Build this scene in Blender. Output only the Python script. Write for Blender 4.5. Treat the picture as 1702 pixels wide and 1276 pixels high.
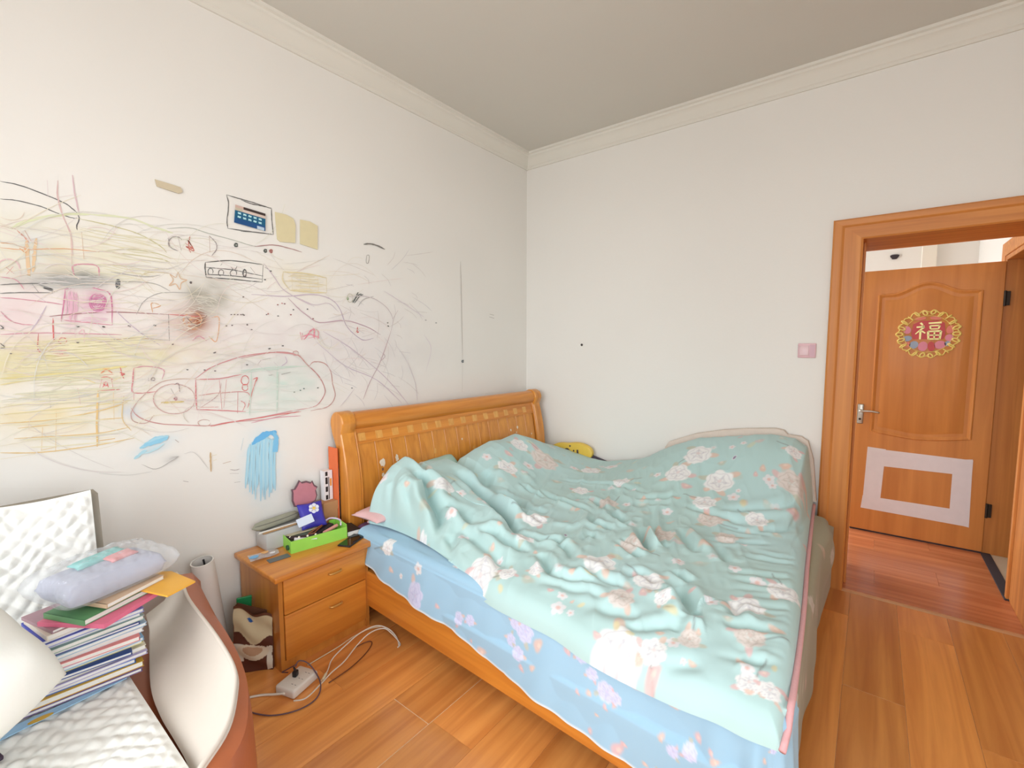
import bpy, bmesh, math, random
import numpy as np
from mathutils import Vector, Matrix

for _o in list(bpy.data.objects):
    bpy.data.objects.remove(_o)
S = bpy.context.scene
C = S.collection
PI = math.pi

# ------------------------------------------------------------------ camera
CAM = (-3.1886, -2.3253, 1.40)
YAW, PITCH = math.radians(37.880), math.radians(-4.783)
cam_data = bpy.data.cameras.new('camera')
cam_data.sensor_width = 36.0
cam_data.lens = 769.83 / 1702 * 36.0
cam_data.clip_start = 0.05
camera = bpy.data.objects.new('camera', cam_data)
C.objects.link(camera)
camera.location = CAM
_f = Vector((math.cos(PITCH) * math.cos(YAW), math.cos(PITCH) * math.sin(YAW), math.sin(PITCH)))
camera.rotation_euler = _f.to_track_quat('-Z', 'Y').to_euler()
S.camera = camera

# ------------------------------------------------------------------ sky, daylight, exposure
WORLD_STRENGTH = 7.1
w = bpy.data.worlds.new('overcast_sky'); S.world = w
w.use_nodes = True
_nt = w.node_tree
_bg = _nt.nodes['Background']
# overcast sky above the horizon, dull ground below it
_tc = _nt.nodes.new('ShaderNodeTexCoord'); _sp = _nt.nodes.new('ShaderNodeSeparateXYZ'); _mr = _nt.nodes.new('ShaderNodeMapRange'); _mx = _nt.nodes.new('ShaderNodeMix')
_mx.data_type = 'RGBA'
_mr.inputs[1].default_value = -0.04; _mr.inputs[2].default_value = 0.04
_mx.inputs[6].default_value = (0.60, 0.60, 0.60, 1); _mx.inputs[7].default_value = (0.93, 0.968, 1.0, 1)
_nt.links.new(_tc.outputs['Generated'], _sp.inputs[0]); _nt.links.new(_sp.outputs['Z'], _mr.inputs[0]); _nt.links.new(_mr.outputs[0], _mx.inputs[0]); _nt.links.new(_mx.outputs[2], _bg.inputs[0])
_bg.inputs[1].default_value = WORLD_STRENGTH

XW, YR, H = -4.40, -3.45, 2.942           # window wall, rear wall, ceiling height
WIN = (-3.25, -0.55, 0.70, 2.74)         # bedroom window: y0, y1, z0, z1
RWIN = (-4.00, -2.50, 0.75, 2.70)        # second bedroom window in the rear wall: x0, x1, z0, z1
ADDED_HWIN = (0.55, 2.25, 0.20, 2.80)          # unseen window added to brighten the hall: x0, x1, z0, z1
HX0, HX1, HY1 = 0.42, 2.35, -0.55         # hall: near face, far wall, end wall

def portal(name, loc, rot, sx, sy):
    l = bpy.data.lights.new(name, 'AREA'); l.shape = 'RECTANGLE'; l.size = sx; l.size_y = sy
    l.cycles.is_portal = True
    o = bpy.data.objects.new(name, l); C.objects.link(o); o.location = loc; o.rotation_euler = rot
    return o
portal('window_daylight_portal', (XW - 0.02, (WIN[0] + WIN[1]) / 2, (WIN[2] + WIN[3]) / 2), (0, -PI / 2, 0), WIN[3] - WIN[2], WIN[1] - WIN[0])
portal('rear_daylight_portal', ((RWIN[0] + RWIN[1]) / 2, YR - 0.02, (RWIN[2] + RWIN[3]) / 2), (PI / 2, 0, 0), RWIN[1] - RWIN[0], RWIN[3] - RWIN[2])
portal('added_hall_portal', ((ADDED_HWIN[0] + ADDED_HWIN[1]) / 2, HY1 + 0.02, (ADDED_HWIN[2] + ADDED_HWIN[3]) / 2), (-PI / 2, 0, 0), ADDED_HWIN[1] - ADDED_HWIN[0], ADDED_HWIN[3] - ADDED_HWIN[2])  # portal of the added hall window

S.view_settings.view_transform = 'Standard'
S.view_settings.look = 'None'
S.view_settings.gamma = 1.0
S.view_settings.use_curve_mapping = False
S.view_settings.exposure = 0.0

# ------------------------------------------------------------------ helpers: colour and materials
def lin(c):
    out = []
    for v in c[:3]:
        v = v / 255.0
        out.append(v / 12.92 if v <= 0.04045 else ((v + 0.055) / 1.055) ** 2.4)
    return (out[0], out[1], out[2], 1.0)

MATS = {}
def new_mat(name):
    m = bpy.data.materials.new(name); m.use_nodes = True
    nt = m.node_tree; b = nt.nodes['Principled BSDF']
    MATS[name] = m
    return m, nt, b

def plain(name, rgb, rough=0.6, var=0.06, scale=30.0, bump=0.0, bscale=200.0, metal=0.0, coat=0.0, spec=0.5):
    """one colour with a little procedural variation and optional fine relief"""
    if name in MATS: return MATS[name]
    m, nt, b = new_mat(name)
    N, L = nt.nodes, nt.links
    c = lin(rgb)
    tc = N.new('ShaderNodeTexCoord'); no = N.new('ShaderNodeTexNoise')
    no.inputs['Scale'].default_value = scale; no.inputs['Detail'].default_value = 3
    L.new(tc.outputs['Object'], no.inputs['Vector'])
    mx = N.new('ShaderNodeMix'); mx.data_type = 'RGBA'
    mx.inputs[6].default_value = tuple(v * (1 - var) for v in c[:3]) + (1,)
    mx.inputs[7].default_value = tuple(min(1, v * (1 + var)) for v in c[:3]) + (1,)
    L.new(no.outputs['Fac'], mx.inputs[0]); L.new(mx.outputs[2], b.inputs['Base Color'])
    b.inputs['Roughness'].default_value = rough; b.inputs['Metallic'].default_value = metal
    b.inputs['Coat Weight'].default_value = coat; b.inputs['Specular IOR Level'].default_value = spec
    if bump:
        n2 = N.new('ShaderNodeTexNoise'); n2.inputs['Scale'].default_value = bscale; n2.inputs['Detail'].default_value = 4
        L.new(tc.outputs['Object'], n2.inputs['Vector'])
        bp = N.new('ShaderNodeBump'); bp.inputs['Strength'].default_value = bump; bp.inputs['Distance'].default_value = 0.002
        L.new(n2.outputs['Fac'], bp.inputs['Height']); L.new(bp.outputs['Normal'], b.inputs['Normal'])
    return m

def wood(name, light, dark, axis='x', rough=0.35, coat=0.25, grain=26.0, along=1.3, rnd=False):
    """streaky timber: noise stretched along one axis"""
    m, nt, b = new_mat(name)
    N, L = nt.nodes, nt.links
    tc = N.new('ShaderNodeTexCoord'); mp = N.new('ShaderNodeMapping')
    sc = [grain] * 3; sc['xyz'.index(axis)] = along
    mp.inputs['Scale'].default_value = sc
    L.new(tc.outputs['Object'], mp.inputs['Vector'])
    if rnd:
        oi = N.new('ShaderNodeObjectInfo'); mu = N.new('ShaderNodeMath'); mu.operation = 'MULTIPLY'; mu.inputs[1].default_value = 37.0
        L.new(oi.outputs['Random'], mu.inputs[0])
        cx = N.new('ShaderNodeCombineXYZ')
        for i in range(3): L.new(mu.outputs[0], cx.inputs[i])
        L.new(cx.outputs[0], mp.inputs['Location'])
    n1 = N.new('ShaderNodeTexNoise'); n1.inputs['Scale'].default_value = 1.0; n1.inputs['Detail'].default_value = 5; n1.inputs['Distortion'].default_value = 0.6
    L.new(mp.outputs[0], n1.inputs['Vector'])
    rp = N.new('ShaderNodeValToRGB')
    rp.color_ramp.elements[0].position = 0.30; rp.color_ramp.elements[0].color = lin(dark)
    rp.color_ramp.elements[1].position = 0.68; rp.color_ramp.elements[1].color = lin(light)
    L.new(n1.outputs['Fac'], rp.inputs[0])
    out = rp.outputs[0]
    if rnd:
        hs = N.new('ShaderNodeHueSaturation'); mr = N.new('ShaderNodeMapRange')
        mr.inputs[3].default_value = 0.86; mr.inputs[4].default_value = 1.14
        L.new(oi.outputs['Random'], mr.inputs[0]); L.new(mr.outputs[0], hs.inputs['Value']); L.new(out, hs.inputs['Color'])
        out = hs.outputs[0]
    L.new(out, b.inputs['Base Color'])
    b.inputs['Roughness'].default_value = rough
    b.inputs['Coat Weight'].default_value = coat; b.inputs['Coat Roughness'].default_value = 0.2
    bp = N.new('ShaderNodeBump'); bp.inputs['Strength'].default_value = 0.08; bp.inputs['Distance'].default_value = 0.002
    L.new(n1.outputs['Fac'], bp.inputs['Height']); L.new(bp.outputs['Normal'], b.inputs['Normal'])
    return m

def printed(name, rough=0.8, sheen=0.0, bump=0.12, bscale=350.0):
    """cloth or paint whose flat print sits in the mesh colour attribute 'print'"""
    m, nt, b = new_mat(name)
    N, L = nt.nodes, nt.links
    at = N.new('ShaderNodeAttribute'); at.attribute_name = 'print'
    L.new(at.outputs['Color'], b.inputs['Base Color'])
    b.inputs['Roughness'].default_value = rough; b.inputs['Specular IOR Level'].default_value = 0.25
    b.inputs['Sheen Weight'].default_value = sheen
    tc = N.new('ShaderNodeTexCoord'); n2 = N.new('ShaderNodeTexNoise'); n2.inputs['Scale'].default_value = bscale; n2.inputs['Detail'].default_value = 3
    L.new(tc.outputs['Object'], n2.inputs['Vector'])
    bp = N.new('ShaderNodeBump'); bp.inputs['Strength'].default_value = bump; bp.inputs['Distance'].default_value = 0.001
    L.new(n2.outputs['Fac'], bp.inputs['Height']); L.new(bp.outputs['Normal'], b.inputs['Normal'])
    return m

def clear_film(name, tint=(235, 240, 242), alpha=0.35, rough=0.12):
    m, nt, b = new_mat(name)
    b.inputs['Base Color'].default_value = lin(tint); b.inputs['Roughness'].default_value = rough
    b.inputs['Alpha'].default_value = alpha; b.inputs['Specular IOR Level'].default_value = 0.9
    tc = nt.nodes.new('ShaderNodeTexCoord'); n2 = nt.nodes.new('ShaderNodeTexNoise'); n2.inputs['Scale'].default_value = 45
    nt.links.new(tc.outputs['Object'], n2.inputs['Vector'])
    bp = nt.nodes.new('ShaderNodeBump'); bp.inputs['Strength'].default_value = 1.0; bp.inputs['Distance'].default_value = 0.008
    nt.links.new(n2.outputs['Fac'], bp.inputs['Height']); nt.links.new(bp.outputs['Normal'], b.inputs['Normal'])
    return m

def pane_glass(name):
    m = bpy.data.materials.new(name); m.use_nodes = True; nt = m.node_tree; MATS[name] = m
    for n in list(nt.nodes):
        if n.type != 'OUTPUT_MATERIAL': nt.nodes.remove(n)
    out = [n for n in nt.nodes if n.type == 'OUTPUT_MATERIAL'][0]
    t = nt.nodes.new('ShaderNodeBsdfTransparent'); g = nt.nodes.new('ShaderNodeBsdfGlossy'); g.inputs['Roughness'].default_value = 0.02
    fr = nt.nodes.new('ShaderNodeFresnel'); fr.inputs[0].default_value = 1.25
    mx = nt.nodes.new('ShaderNodeMixShader')
    nt.links.new(fr.outputs[0], mx.inputs[0]); nt.links.new(t.outputs[0], mx.inputs[1]); nt.links.new(g.outputs[0], mx.inputs[2])
    nt.links.new(mx.outputs[0], out.inputs[0])
    return m

# ------------------------------------------------------------------ helpers: objects
def wloc(o):
    v = Vector((0, 0, 0))
    while o is not None:
        v += o.location; o = o.parent
    return v

def mk(name, geo, mat, parent=None, smooth=None, label=None, cat=None, group=None, kind=None, origin=None):
    """one mesh object from (verts, faces) in world coordinates"""
    V, F = geo
    V = np.asarray(V, dtype=float).reshape(-1, 3)
    if parent is not None:
        org = np.array(wloc(parent))
    elif origin is not None:
        org = np.array(origin, dtype=float)
    else:
        lo, hi = V.min(0), V.max(0); org = np.array([(lo[0] + hi[0]) / 2, (lo[1] + hi[1]) / 2, lo[2]])
    me = bpy.data.meshes.new(name)
    me.from_pydata((V - org).tolist(), [], [list(map(int, f)) for f in F])
    if mat is not None: me.materials.append(mat)
    if smooth:
        me.polygons.foreach_set('use_smooth', [True] * len(me.polygons))
        if smooth is not True: me.set_sharp_from_angle(angle=math.radians(smooth))
    me.update()
    o = bpy.data.objects.new(name, me); C.objects.link(o)
    if parent is not None: o.parent = parent
    else: o.location = org
    tag(o, label, cat, group, kind)
    return o

def tag(o, label=None, cat=None, group=None, kind=None):
    if label: o['label'] = label
    if cat: o['category'] = cat
    if group: o['group'] = group
    if kind: o['kind'] = kind
    return o

def thing(name, loc, label=None, cat=None, group=None, kind=None):
    o = bpy.data.objects.new(name, None); C.objects.link(o); o.location = loc; o.empty_display_size = 0.05
    return tag(o, label, cat, group, kind)

def join(*geos):
    V, F = [], []
    for v, f in geos:
        n = len(V); V += [tuple(p) for p in v]; F += [[i + n for i in q] for q in f]
    return V, F

def xf(geo, M):
    return [tuple(M @ Vector(p)) for p in geo[0]], geo[1]

def from_bm(bm):
    bm.verts.index_update()
    g = ([tuple(v.co) for v in bm.verts], [[v.index for v in f.verts] for f in bm.faces]); bm.free(); return g

def box(x0, x1, y0, y1, z0, z1, bev=0.0, seg=2):
    bm = bmesh.new(); bmesh.ops.create_cube(bm, size=1.0)
    for v in bm.verts:
        v.co = Vector(((x0 + x1) / 2 + v.co.x * (x1 - x0), (y0 + y1) / 2 + v.co.y * (y1 - y0), (z0 + z1) / 2 + v.co.z * (z1 - z0)))
    if bev: bmesh.ops.bevel(bm, geom=bm.edges[:], offset=bev, segments=seg, affect='EDGES', profile=0.5)
    return from_bm(bm)

def obox(c, size, rz=0.0, rx=0.0, ry=0.0, bev=0.0, seg=2):
    """box centred at c, rotated"""
    sx, sy, sz = size
    g = box(-sx / 2, sx / 2, -sy / 2, sy / 2, -sz / 2, sz / 2, bev, seg)
    M = Matrix.Translation(c) @ Matrix.Rotation(rz, 4, 'Z') @ Matrix.Rotation(ry, 4, 'Y') @ Matrix.Rotation(rx, 4, 'X')
    return xf(g, M)

def smooth_path(P, n=6, closed=False):
    P = [Vector(p) for p in P]
    if len(P) < 3: return P
    out = []; m = len(P)
    rng = range(m if closed else m - 1)
    for i in rng:
        p0 = P[(i - 1) % m] if (closed or i > 0) else P[0] * 2 - P[1]
        p1 = P[i]; p2 = P[(i + 1) % m]
        p3 = P[(i + 2) % m] if (closed or i + 2 < m) else p2 * 2 - p1
        for k in range(n):
            t = k / n
            out.append(0.5 * ((2 * p1) + (p2 - p0) * t + (2 * p0 - 5 * p1 + 4 * p2 - p3) * t * t + (3 * p1 - p0 - 3 * p2 + p3) * t ** 3))
    if not closed: out.append(P[-1])
    return out

def tube(P, r, n=8, smooth=0, closed=False, cap=True):
    """circle swept along a path; r a number or a list"""
    if smooth: P = smooth_path(P, smooth, closed)
    P = [Vector(p) for p in P]; m = len(P)
    R = r if isinstance(r, (list, tuple)) else [r] * m
    if len(R) != m: R = list(np.interp(np.linspace(0, 1, m), np.linspace(0, 1, len(R)), R))
    V, F = [], []
    up = Vector((0, 0, 1))
    prev = None
    for i in range(m):
        a = P[(i - 1) % m] if (closed or i > 0) else P[i]; b = P[(i + 1) % m] if (closed or i < m - 1) else P[i]
        t = (b - a).normalized()
        if prev is None:
            s = t.cross(up)
            if s.length < 0.05: s = t.cross(Vector((1, 0, 0)))
        else:
            s = prev - t * prev.dot(t)
        s.normalize(); prev = s
        q = t.cross(s)
        for k in range(n):
            an = 2 * PI * k / n
            V.append(tuple(P[i] + (s * math.cos(an) + q * math.sin(an)) * R[i]))
    for i in range(m if closed else m - 1):
        j = (i + 1) % m
        for k in range(n):
            F.append([i * n + k, i * n + (k + 1) % n, j * n + (k + 1) % n, j * n + k])
    if cap and not closed:
        F.append([k for k in range(n)][::-1]); F.append([(m - 1) * n + k for k in range(n)])
    return V, F

def prism(outline, d, axis='z'):
    """2D outline (list of 3D points in one plane) extruded by vector d"""
    d = Vector(d); n = len(outline)
    V = [tuple(Vector(p)) for p in outline] + [tuple(Vector(p) + d) for p in outline]
    F = [list(range(n))[::-1], list(range(n, 2 * n))]
    for i in range(n): F.append([i, (i + 1) % n, n + (i + 1) % n, n + i])
    return V, F

def loft(rings, closed=True, cap=True):
    n = len(rings[0]); V = [tuple(p) for r in rings for p in r]; F = []
    for i in range(len(rings) - 1):
        for k in range(n if closed else n - 1):
            F.append([i * n + k, i * n + (k + 1) % n, (i + 1) * n + (k + 1) % n, (i + 1) * n + k])
    if cap and closed:
        F.append(list(range(n))[::-1]); F.append([(len(rings) - 1) * n + k for k in range(n)])
    return V, F

def grid_faces(nu, nv, off=0):
    i = np.arange(nu - 1)[:, None]; j = np.arange(nv - 1)[None, :]
    a = (i * nv + j + off).ravel()
    return np.stack([a, a + nv, a + nv + 1, a + 1], 1)

def mk_np(name, V, Q, mat, parent=None, col=None, smooth=True, **kw):
    """big quad mesh from numpy arrays, optional per-vertex print colour (linear rgb)"""
    V = np.asarray(V, dtype=np.float64)
    if parent is not None: org = np.array(wloc(parent))
    else:
        lo, hi = V.min(0), V.max(0); org = np.array([(lo[0] + hi[0]) / 2, (lo[1] + hi[1]) / 2, lo[2]])
    me = bpy.data.meshes.new(name); nq = len(Q)
    me.vertices.add(len(V)); me.vertices.foreach_set('co', (V - org).astype(np.float32).ravel())
    me.loops.add(nq * 4); me.loops.foreach_set('vertex_index', np.asarray(Q, dtype=np.int32).ravel())
    me.polygons.add(nq); me.polygons.foreach_set('loop_start', np.arange(0, nq * 4, 4, dtype=np.int32))
    if smooth: me.polygons.foreach_set('use_smooth', np.ones(nq, dtype=bool))
    me.update(calc_edges=True); me.validate()
    if col is not None:
        a = me.color_attributes.new('print', 'FLOAT_COLOR', 'POINT')
        cc = np.ones((len(V), 4), dtype=np.float32); cc[:, :3] = col
        a.data.foreach_set('color', cc.ravel())
    me.materials.append(mat)
    o = bpy.data.objects.new(name, me); C.objects.link(o)
    if parent is not None: o.parent = parent
    else: o.location = org
    return tag(o, kw.get('label'), kw.get('cat'), kw.get('group'), kw.get('kind'))

_perm = np.random.RandomState(7).rand(64, 64)
def vnoise(x, y):
    """smooth value noise, numpy"""
    x = np.asarray(x, dtype=float); y = np.asarray(y, dtype=float)
    xi = np.floor(x).astype(int); yi = np.floor(y).astype(int)
    fx = x - xi; fy = y - yi
    fx = fx * fx * (3 - 2 * fx); fy = fy * fy * (3 - 2 * fy)
    g = lambda a, b: _perm[a % 64, b % 64]
    return (g(xi, yi) * (1 - fx) + g(xi + 1, yi) * fx) * (1 - fy) + (g(xi, yi + 1) * (1 - fx) + g(xi + 1, yi + 1) * fx) * fy
def sstep(a, b, x):
    t = np.clip((np.asarray(x, dtype=float) - a) / (b - a), 0, 1); return t * t * (3 - 2 * t)

# ================================================================== MEASURED DATA (metres; wall strokes in millimetres on the wall plane)
FOLDS = [(-0.027,0.0147,[(-1.773,-0.35),(-1.802,-0.435),(-1.831,-0.523)]),
(0.0189,0.0315,[(-1.713,-0.439),(-1.763,-0.5),(-1.793,-0.596),(-1.817,-0.68)]),
(-0.0216,0.0147,[(-1.712,-0.491),(-1.743,-0.562),(-1.775,-0.641),(-1.806,-0.723)]),
(-0.0405,0.0168,[(-1.729,-0.391),(-1.784,-0.463),(-1.813,-0.503),(-1.816,-0.598)]),
(-0.0607,0.021,[(-1.613,-0.454),(-1.623,-0.501),(-1.608,-0.544),(-1.648,-0.6),(-1.666,-0.673),(-1.705,-0.73),(-1.79,-0.782)]),
(0.027,0.0525,[(-1.688,-0.454),(-1.716,-0.53),(-1.724,-0.63),(-1.752,-0.718),(-1.811,-0.789)]),
(0.027,0.0315,[(-1.679,-0.398),(-1.678,-0.477),(-1.664,-0.547),(-1.639,-0.553)]),
(0.0378,0.0473,[(-1.483,-0.433),(-1.495,-0.56),(-1.498,-0.687),(-1.52,-0.824),(-1.576,-0.98),(-1.571,-1.063)]),
(-0.0473,0.0231,[(-1.348,-0.482),(-1.344,-0.591),(-1.362,-0.691),(-1.399,-0.795),(-1.454,-0.916),(-1.502,-1.044)]),
(0.027,0.0315,[(-1.34,-0.713),(-1.367,-0.867),(-1.378,-0.999),(-1.375,-1.095)]),
(-0.0338,0.0368,[(-1.132,-0.504),(-1.183,-0.576),(-1.314,-0.648)]),
(-0.0243,0.0168,[(-1.636,-0.649),(-1.606,-0.729),(-1.598,-0.783),(-1.648,-0.903)]),
(0.0243,0.0263,[(-1.7,-0.747),(-1.631,-0.777),(-1.668,-0.922),(-1.736,-1.082),(-1.783,-1.182)]),
(-0.0297,0.0189,[(-1.693,-0.853),(-1.7,-0.951),(-1.729,-1.044),(-1.756,-1.13),(-1.795,-1.221)]),
(-0.0216,0.0158,[(-1.662,-0.916),(-1.636,-1.03),(-1.654,-1.129),(-1.652,-1.229)]),
(0.0189,0.0231,[(-1.641,-0.897),(-1.604,-1.004),(-1.627,-1.107),(-1.619,-1.194)]),
(-0.0203,0.021,[(-1.732,-0.825),(-1.784,-0.892),(-1.841,-0.95)]),
(-0.0189,0.0158,[(-1.809,-0.379),(-1.836,-0.46),(-1.833,-0.518)]),
(0.0162,0.021,[(-1.777,-0.906),(-1.819,-0.961),(-1.871,-1.045)]),
(-0.0286,0.0168,[(-1.361,-0.726),(-1.438,-0.876),(-1.495,-0.993),(-1.529,-1.074)]),
(0.0187,0.0231,[(-1.322,-0.733),(-1.376,-0.878),(-1.385,-0.993)]),
(-0.0154,0.0158,[(-1.319,-0.892),(-1.367,-1.014),(-1.352,-1.125)]),
(-0.0198,0.0168,[(-1.244,-0.699),(-1.217,-0.814),(-1.267,-0.942),(-1.223,-1.041)]),
(-0.0154,0.0126,[(-0.992,-0.81),(-1.032,-0.953),(-1.052,-1.096),(-1.108,-1.242)]),
(0.0132,0.021,[(-0.916,-0.628),(-0.93,-0.699),(-0.98,-0.768)]),
(-0.0132,0.0105,[(-1.034,-0.708),(-1.045,-0.79),(-1.062,-0.92)]),
(-0.022,0.0147,[(-1.52,-1.187),(-1.513,-1.255),(-1.553,-1.349),(-1.622,-1.411)]),
(0.0165,0.021,[(-1.508,-1.204),(-1.537,-1.317)]),
(-0.0198,0.0147,[(-0.916,-1.032),(-0.929,-1.147),(-1.003,-1.253),(-1.075,-1.338),(-1.117,-1.43)]),
(-0.0176,0.0126,[(-1.108,-1.242),(-1.21,-1.283),(-1.228,-1.353),(-1.257,-1.425)]),
(-0.0154,0.0126,[(-1.01,-1.269),(-1.122,-1.373),(-1.146,-1.46)]),
(0.0132,0.0189,[(-0.97,-1.209),(-1.087,-1.325),(-1.206,-1.424)]),
(-0.0242,0.0147,[(-1.123,-1.49),(-1.267,-1.57),(-1.331,-1.616)]),
(0.0154,0.0189,[(-1.137,-1.539),(-1.241,-1.606),(-1.265,-1.65)]),
(-0.0176,0.0126,[(-1.069,-1.541),(-1.232,-1.618),(-1.264,-1.67)]),
(-0.0176,0.0137,[(-1.643,-1.26),(-1.676,-1.316),(-1.73,-1.374)]),
(-0.0132,0.0126,[(-1.55,-1.05),(-1.533,-1.172),(-1.495,-1.279),(-1.384,-1.301)]),
(0.011,0.0189,[(-1.352,-1.125),(-1.333,-1.216),(-1.239,-1.268)]),
(-0.0132,0.0126,[(-1.439,-1.349),(-1.35,-1.346),(-1.389,-1.396)]),
(-0.0176,0.0126,[(-1.341,-1.476),(-1.406,-1.573),(-1.436,-1.619)]),
(-0.0132,0.0105,[(-1.307,-1.481),(-1.349,-1.558),(-1.377,-1.629)]),
(-0.011,0.0126,[(-0.724,-0.799),(-0.662,-0.927),(-0.639,-1.071),(-0.665,-1.229),(-0.736,-1.394)]),
(-0.0108,0.0147,[(-0.796,-1.343),(-0.739,-1.458),(-0.678,-1.524)]),
(-0.0144,0.0168,[(-0.78,-1.723),(-0.711,-1.877),(-0.62,-2.022),(-0.519,-2.078)]),
(0.0108,0.0315,[(-0.817,-1.756),(-0.75,-1.885),(-0.653,-2.027)]),
(-0.0144,0.0147,[(-0.883,-1.912),(-0.836,-1.994),(-0.793,-2.047),(-0.713,-2.076),(-0.509,-2.112)]),
(-0.0216,0.0168,[(-1.024,-1.639),(-1.156,-1.73),(-1.252,-1.799)]),
(0.0135,0.0231,[(-0.995,-1.658),(-1.113,-1.744),(-1.222,-1.82)]),
(-0.0162,0.0147,[(-1.119,-1.838),(-1.212,-1.885),(-1.257,-1.914)]),
(-0.0162,0.0168,[(-1.177,-1.503),(-1.297,-1.586),(-1.368,-1.647)]),
(-0.0108,0.0126,[(-1.064,-1.746),(-1.054,-1.847),(-1.006,-1.936),(-0.958,-2.023)]),
(-0.0108,0.0147,[(-0.789,-1.574),(-0.802,-1.729),(-0.835,-1.902)]),
(-0.0108,0.0126,[(-0.899,-1.81),(-0.893,-1.914),(-0.888,-2.012)]),
(-0.02,0.0126,[(-1.45,-1.761),(-1.483,-1.802),(-1.504,-1.845)]),
(-0.038,0.021,[(-1.556,-1.805),(-1.614,-1.852),(-1.677,-1.898),(-1.67,-1.931)]),
(0.018,0.0263,[(-1.634,-1.804),(-1.661,-1.848),(-1.704,-1.892)]),
(-0.02,0.0147,[(-1.637,-1.461),(-1.637,-1.491),(-1.661,-1.552),(-1.663,-1.604),(-1.665,-1.68)]),
(-0.012,0.0189,[(-1.808,-1.594),(-1.808,-1.662),(-1.791,-1.736),(-1.773,-1.767)]),
(-0.013,0.0147,[(-1.83,-1.733),(-1.84,-1.772),(-1.808,-1.819),(-1.76,-1.874)]),
(-0.01,0.0189,[(-1.946,-1.889),(-1.907,-1.94),(-1.871,-1.988)]),
(-0.018,0.0147,[(-1.661,-1.284),(-1.694,-1.339),(-1.731,-1.379),(-1.733,-1.447),(-1.7,-1.563),(-1.702,-1.653)]),
(0.013,0.021,[(-1.709,-1.359),(-1.716,-1.436),(-1.692,-1.535)]),
(-0.012,0.0147,[(-1.799,-1.368),(-1.776,-1.464),(-1.761,-1.559),(-1.758,-1.637)]),
(0.01,0.021,[(-1.766,-1.534),(-1.749,-1.616),(-1.76,-1.66)]),
(-0.016,0.0147,[(-1.632,-1.73),(-1.625,-1.789),(-1.608,-1.823)]),
(-0.014,0.0126,[(-1.597,-1.628),(-1.55,-1.675),(-1.6,-1.759)]),
(-0.0144,0.0168,[(-1.802,-1.878),(-1.754,-1.883),(-1.719,-1.886)]),
(-0.0108,0.0126,[(-1.691,-1.995),(-1.685,-2.033),(-1.664,-2.08),(-1.669,-2.099)]),
(-0.0126,0.0147,[(-1.788,-2.077),(-1.794,-2.099),(-1.802,-2.129)]),
(-0.0162,0.0147,[(-1.642,-2.011),(-1.593,-2.013),(-1.539,-1.994)]),
(-0.0059,0.0115,[(-1.034,-2.118),(-1.073,-2.067),(-1.08,-1.959)]),
(-0.0067,0.0115,[(-1.096,-2.124),(-1.127,-2.056),(-1.164,-1.92)]),
(-0.0031,0.0115,[(-1.186,-2.133),(-1.209,-2.087),(-1.243,-2.0)]),
(-0.0056,0.0115,[(-1.234,-2.137),(-1.28,-2.059),(-1.341,-1.907)]),
(-0.0054,0.0115,[(-1.308,-2.144),(-1.356,-2.08),(-1.377,-1.944)]),
(-0.0039,0.0115,[(-1.359,-2.149),(-1.397,-2.082),(-1.461,-1.952)]),
(-0.0053,0.0115,[(-1.405,-2.153),(-1.421,-2.107),(-1.469,-2.024)]),
(-0.0064,0.0115,[(-1.47,-2.159),(-1.507,-2.097),(-1.562,-1.977)]),
(-0.0059,0.0115,[(-1.508,-2.162),(-1.552,-2.095),(-1.61,-1.963)]),
(-0.0042,0.0115,[(-1.557,-2.167),(-1.566,-2.135),(-1.593,-2.077)]),
(-0.0046,0.0115,[(-1.598,-2.171),(-1.646,-2.103),(-1.686,-1.965)]),
(-0.0059,0.0115,[(-1.629,-2.173),(-1.657,-2.125),(-1.68,-2.027)]),
(-0.0052,0.0115,[(-1.677,-2.178),(-1.688,-2.142),(-1.718,-2.076)]),
(-0.0048,0.0115,[(-1.698,-2.18),(-1.717,-2.135),(-1.749,-2.05)]),
(-0.0064,0.0115,[(-1.73,-2.183),(-1.746,-2.133),(-1.79,-2.041)]),
(-0.0061,0.0115,[(-1.755,-2.185),(-1.792,-2.125),(-1.834,-2.006)])]
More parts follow.
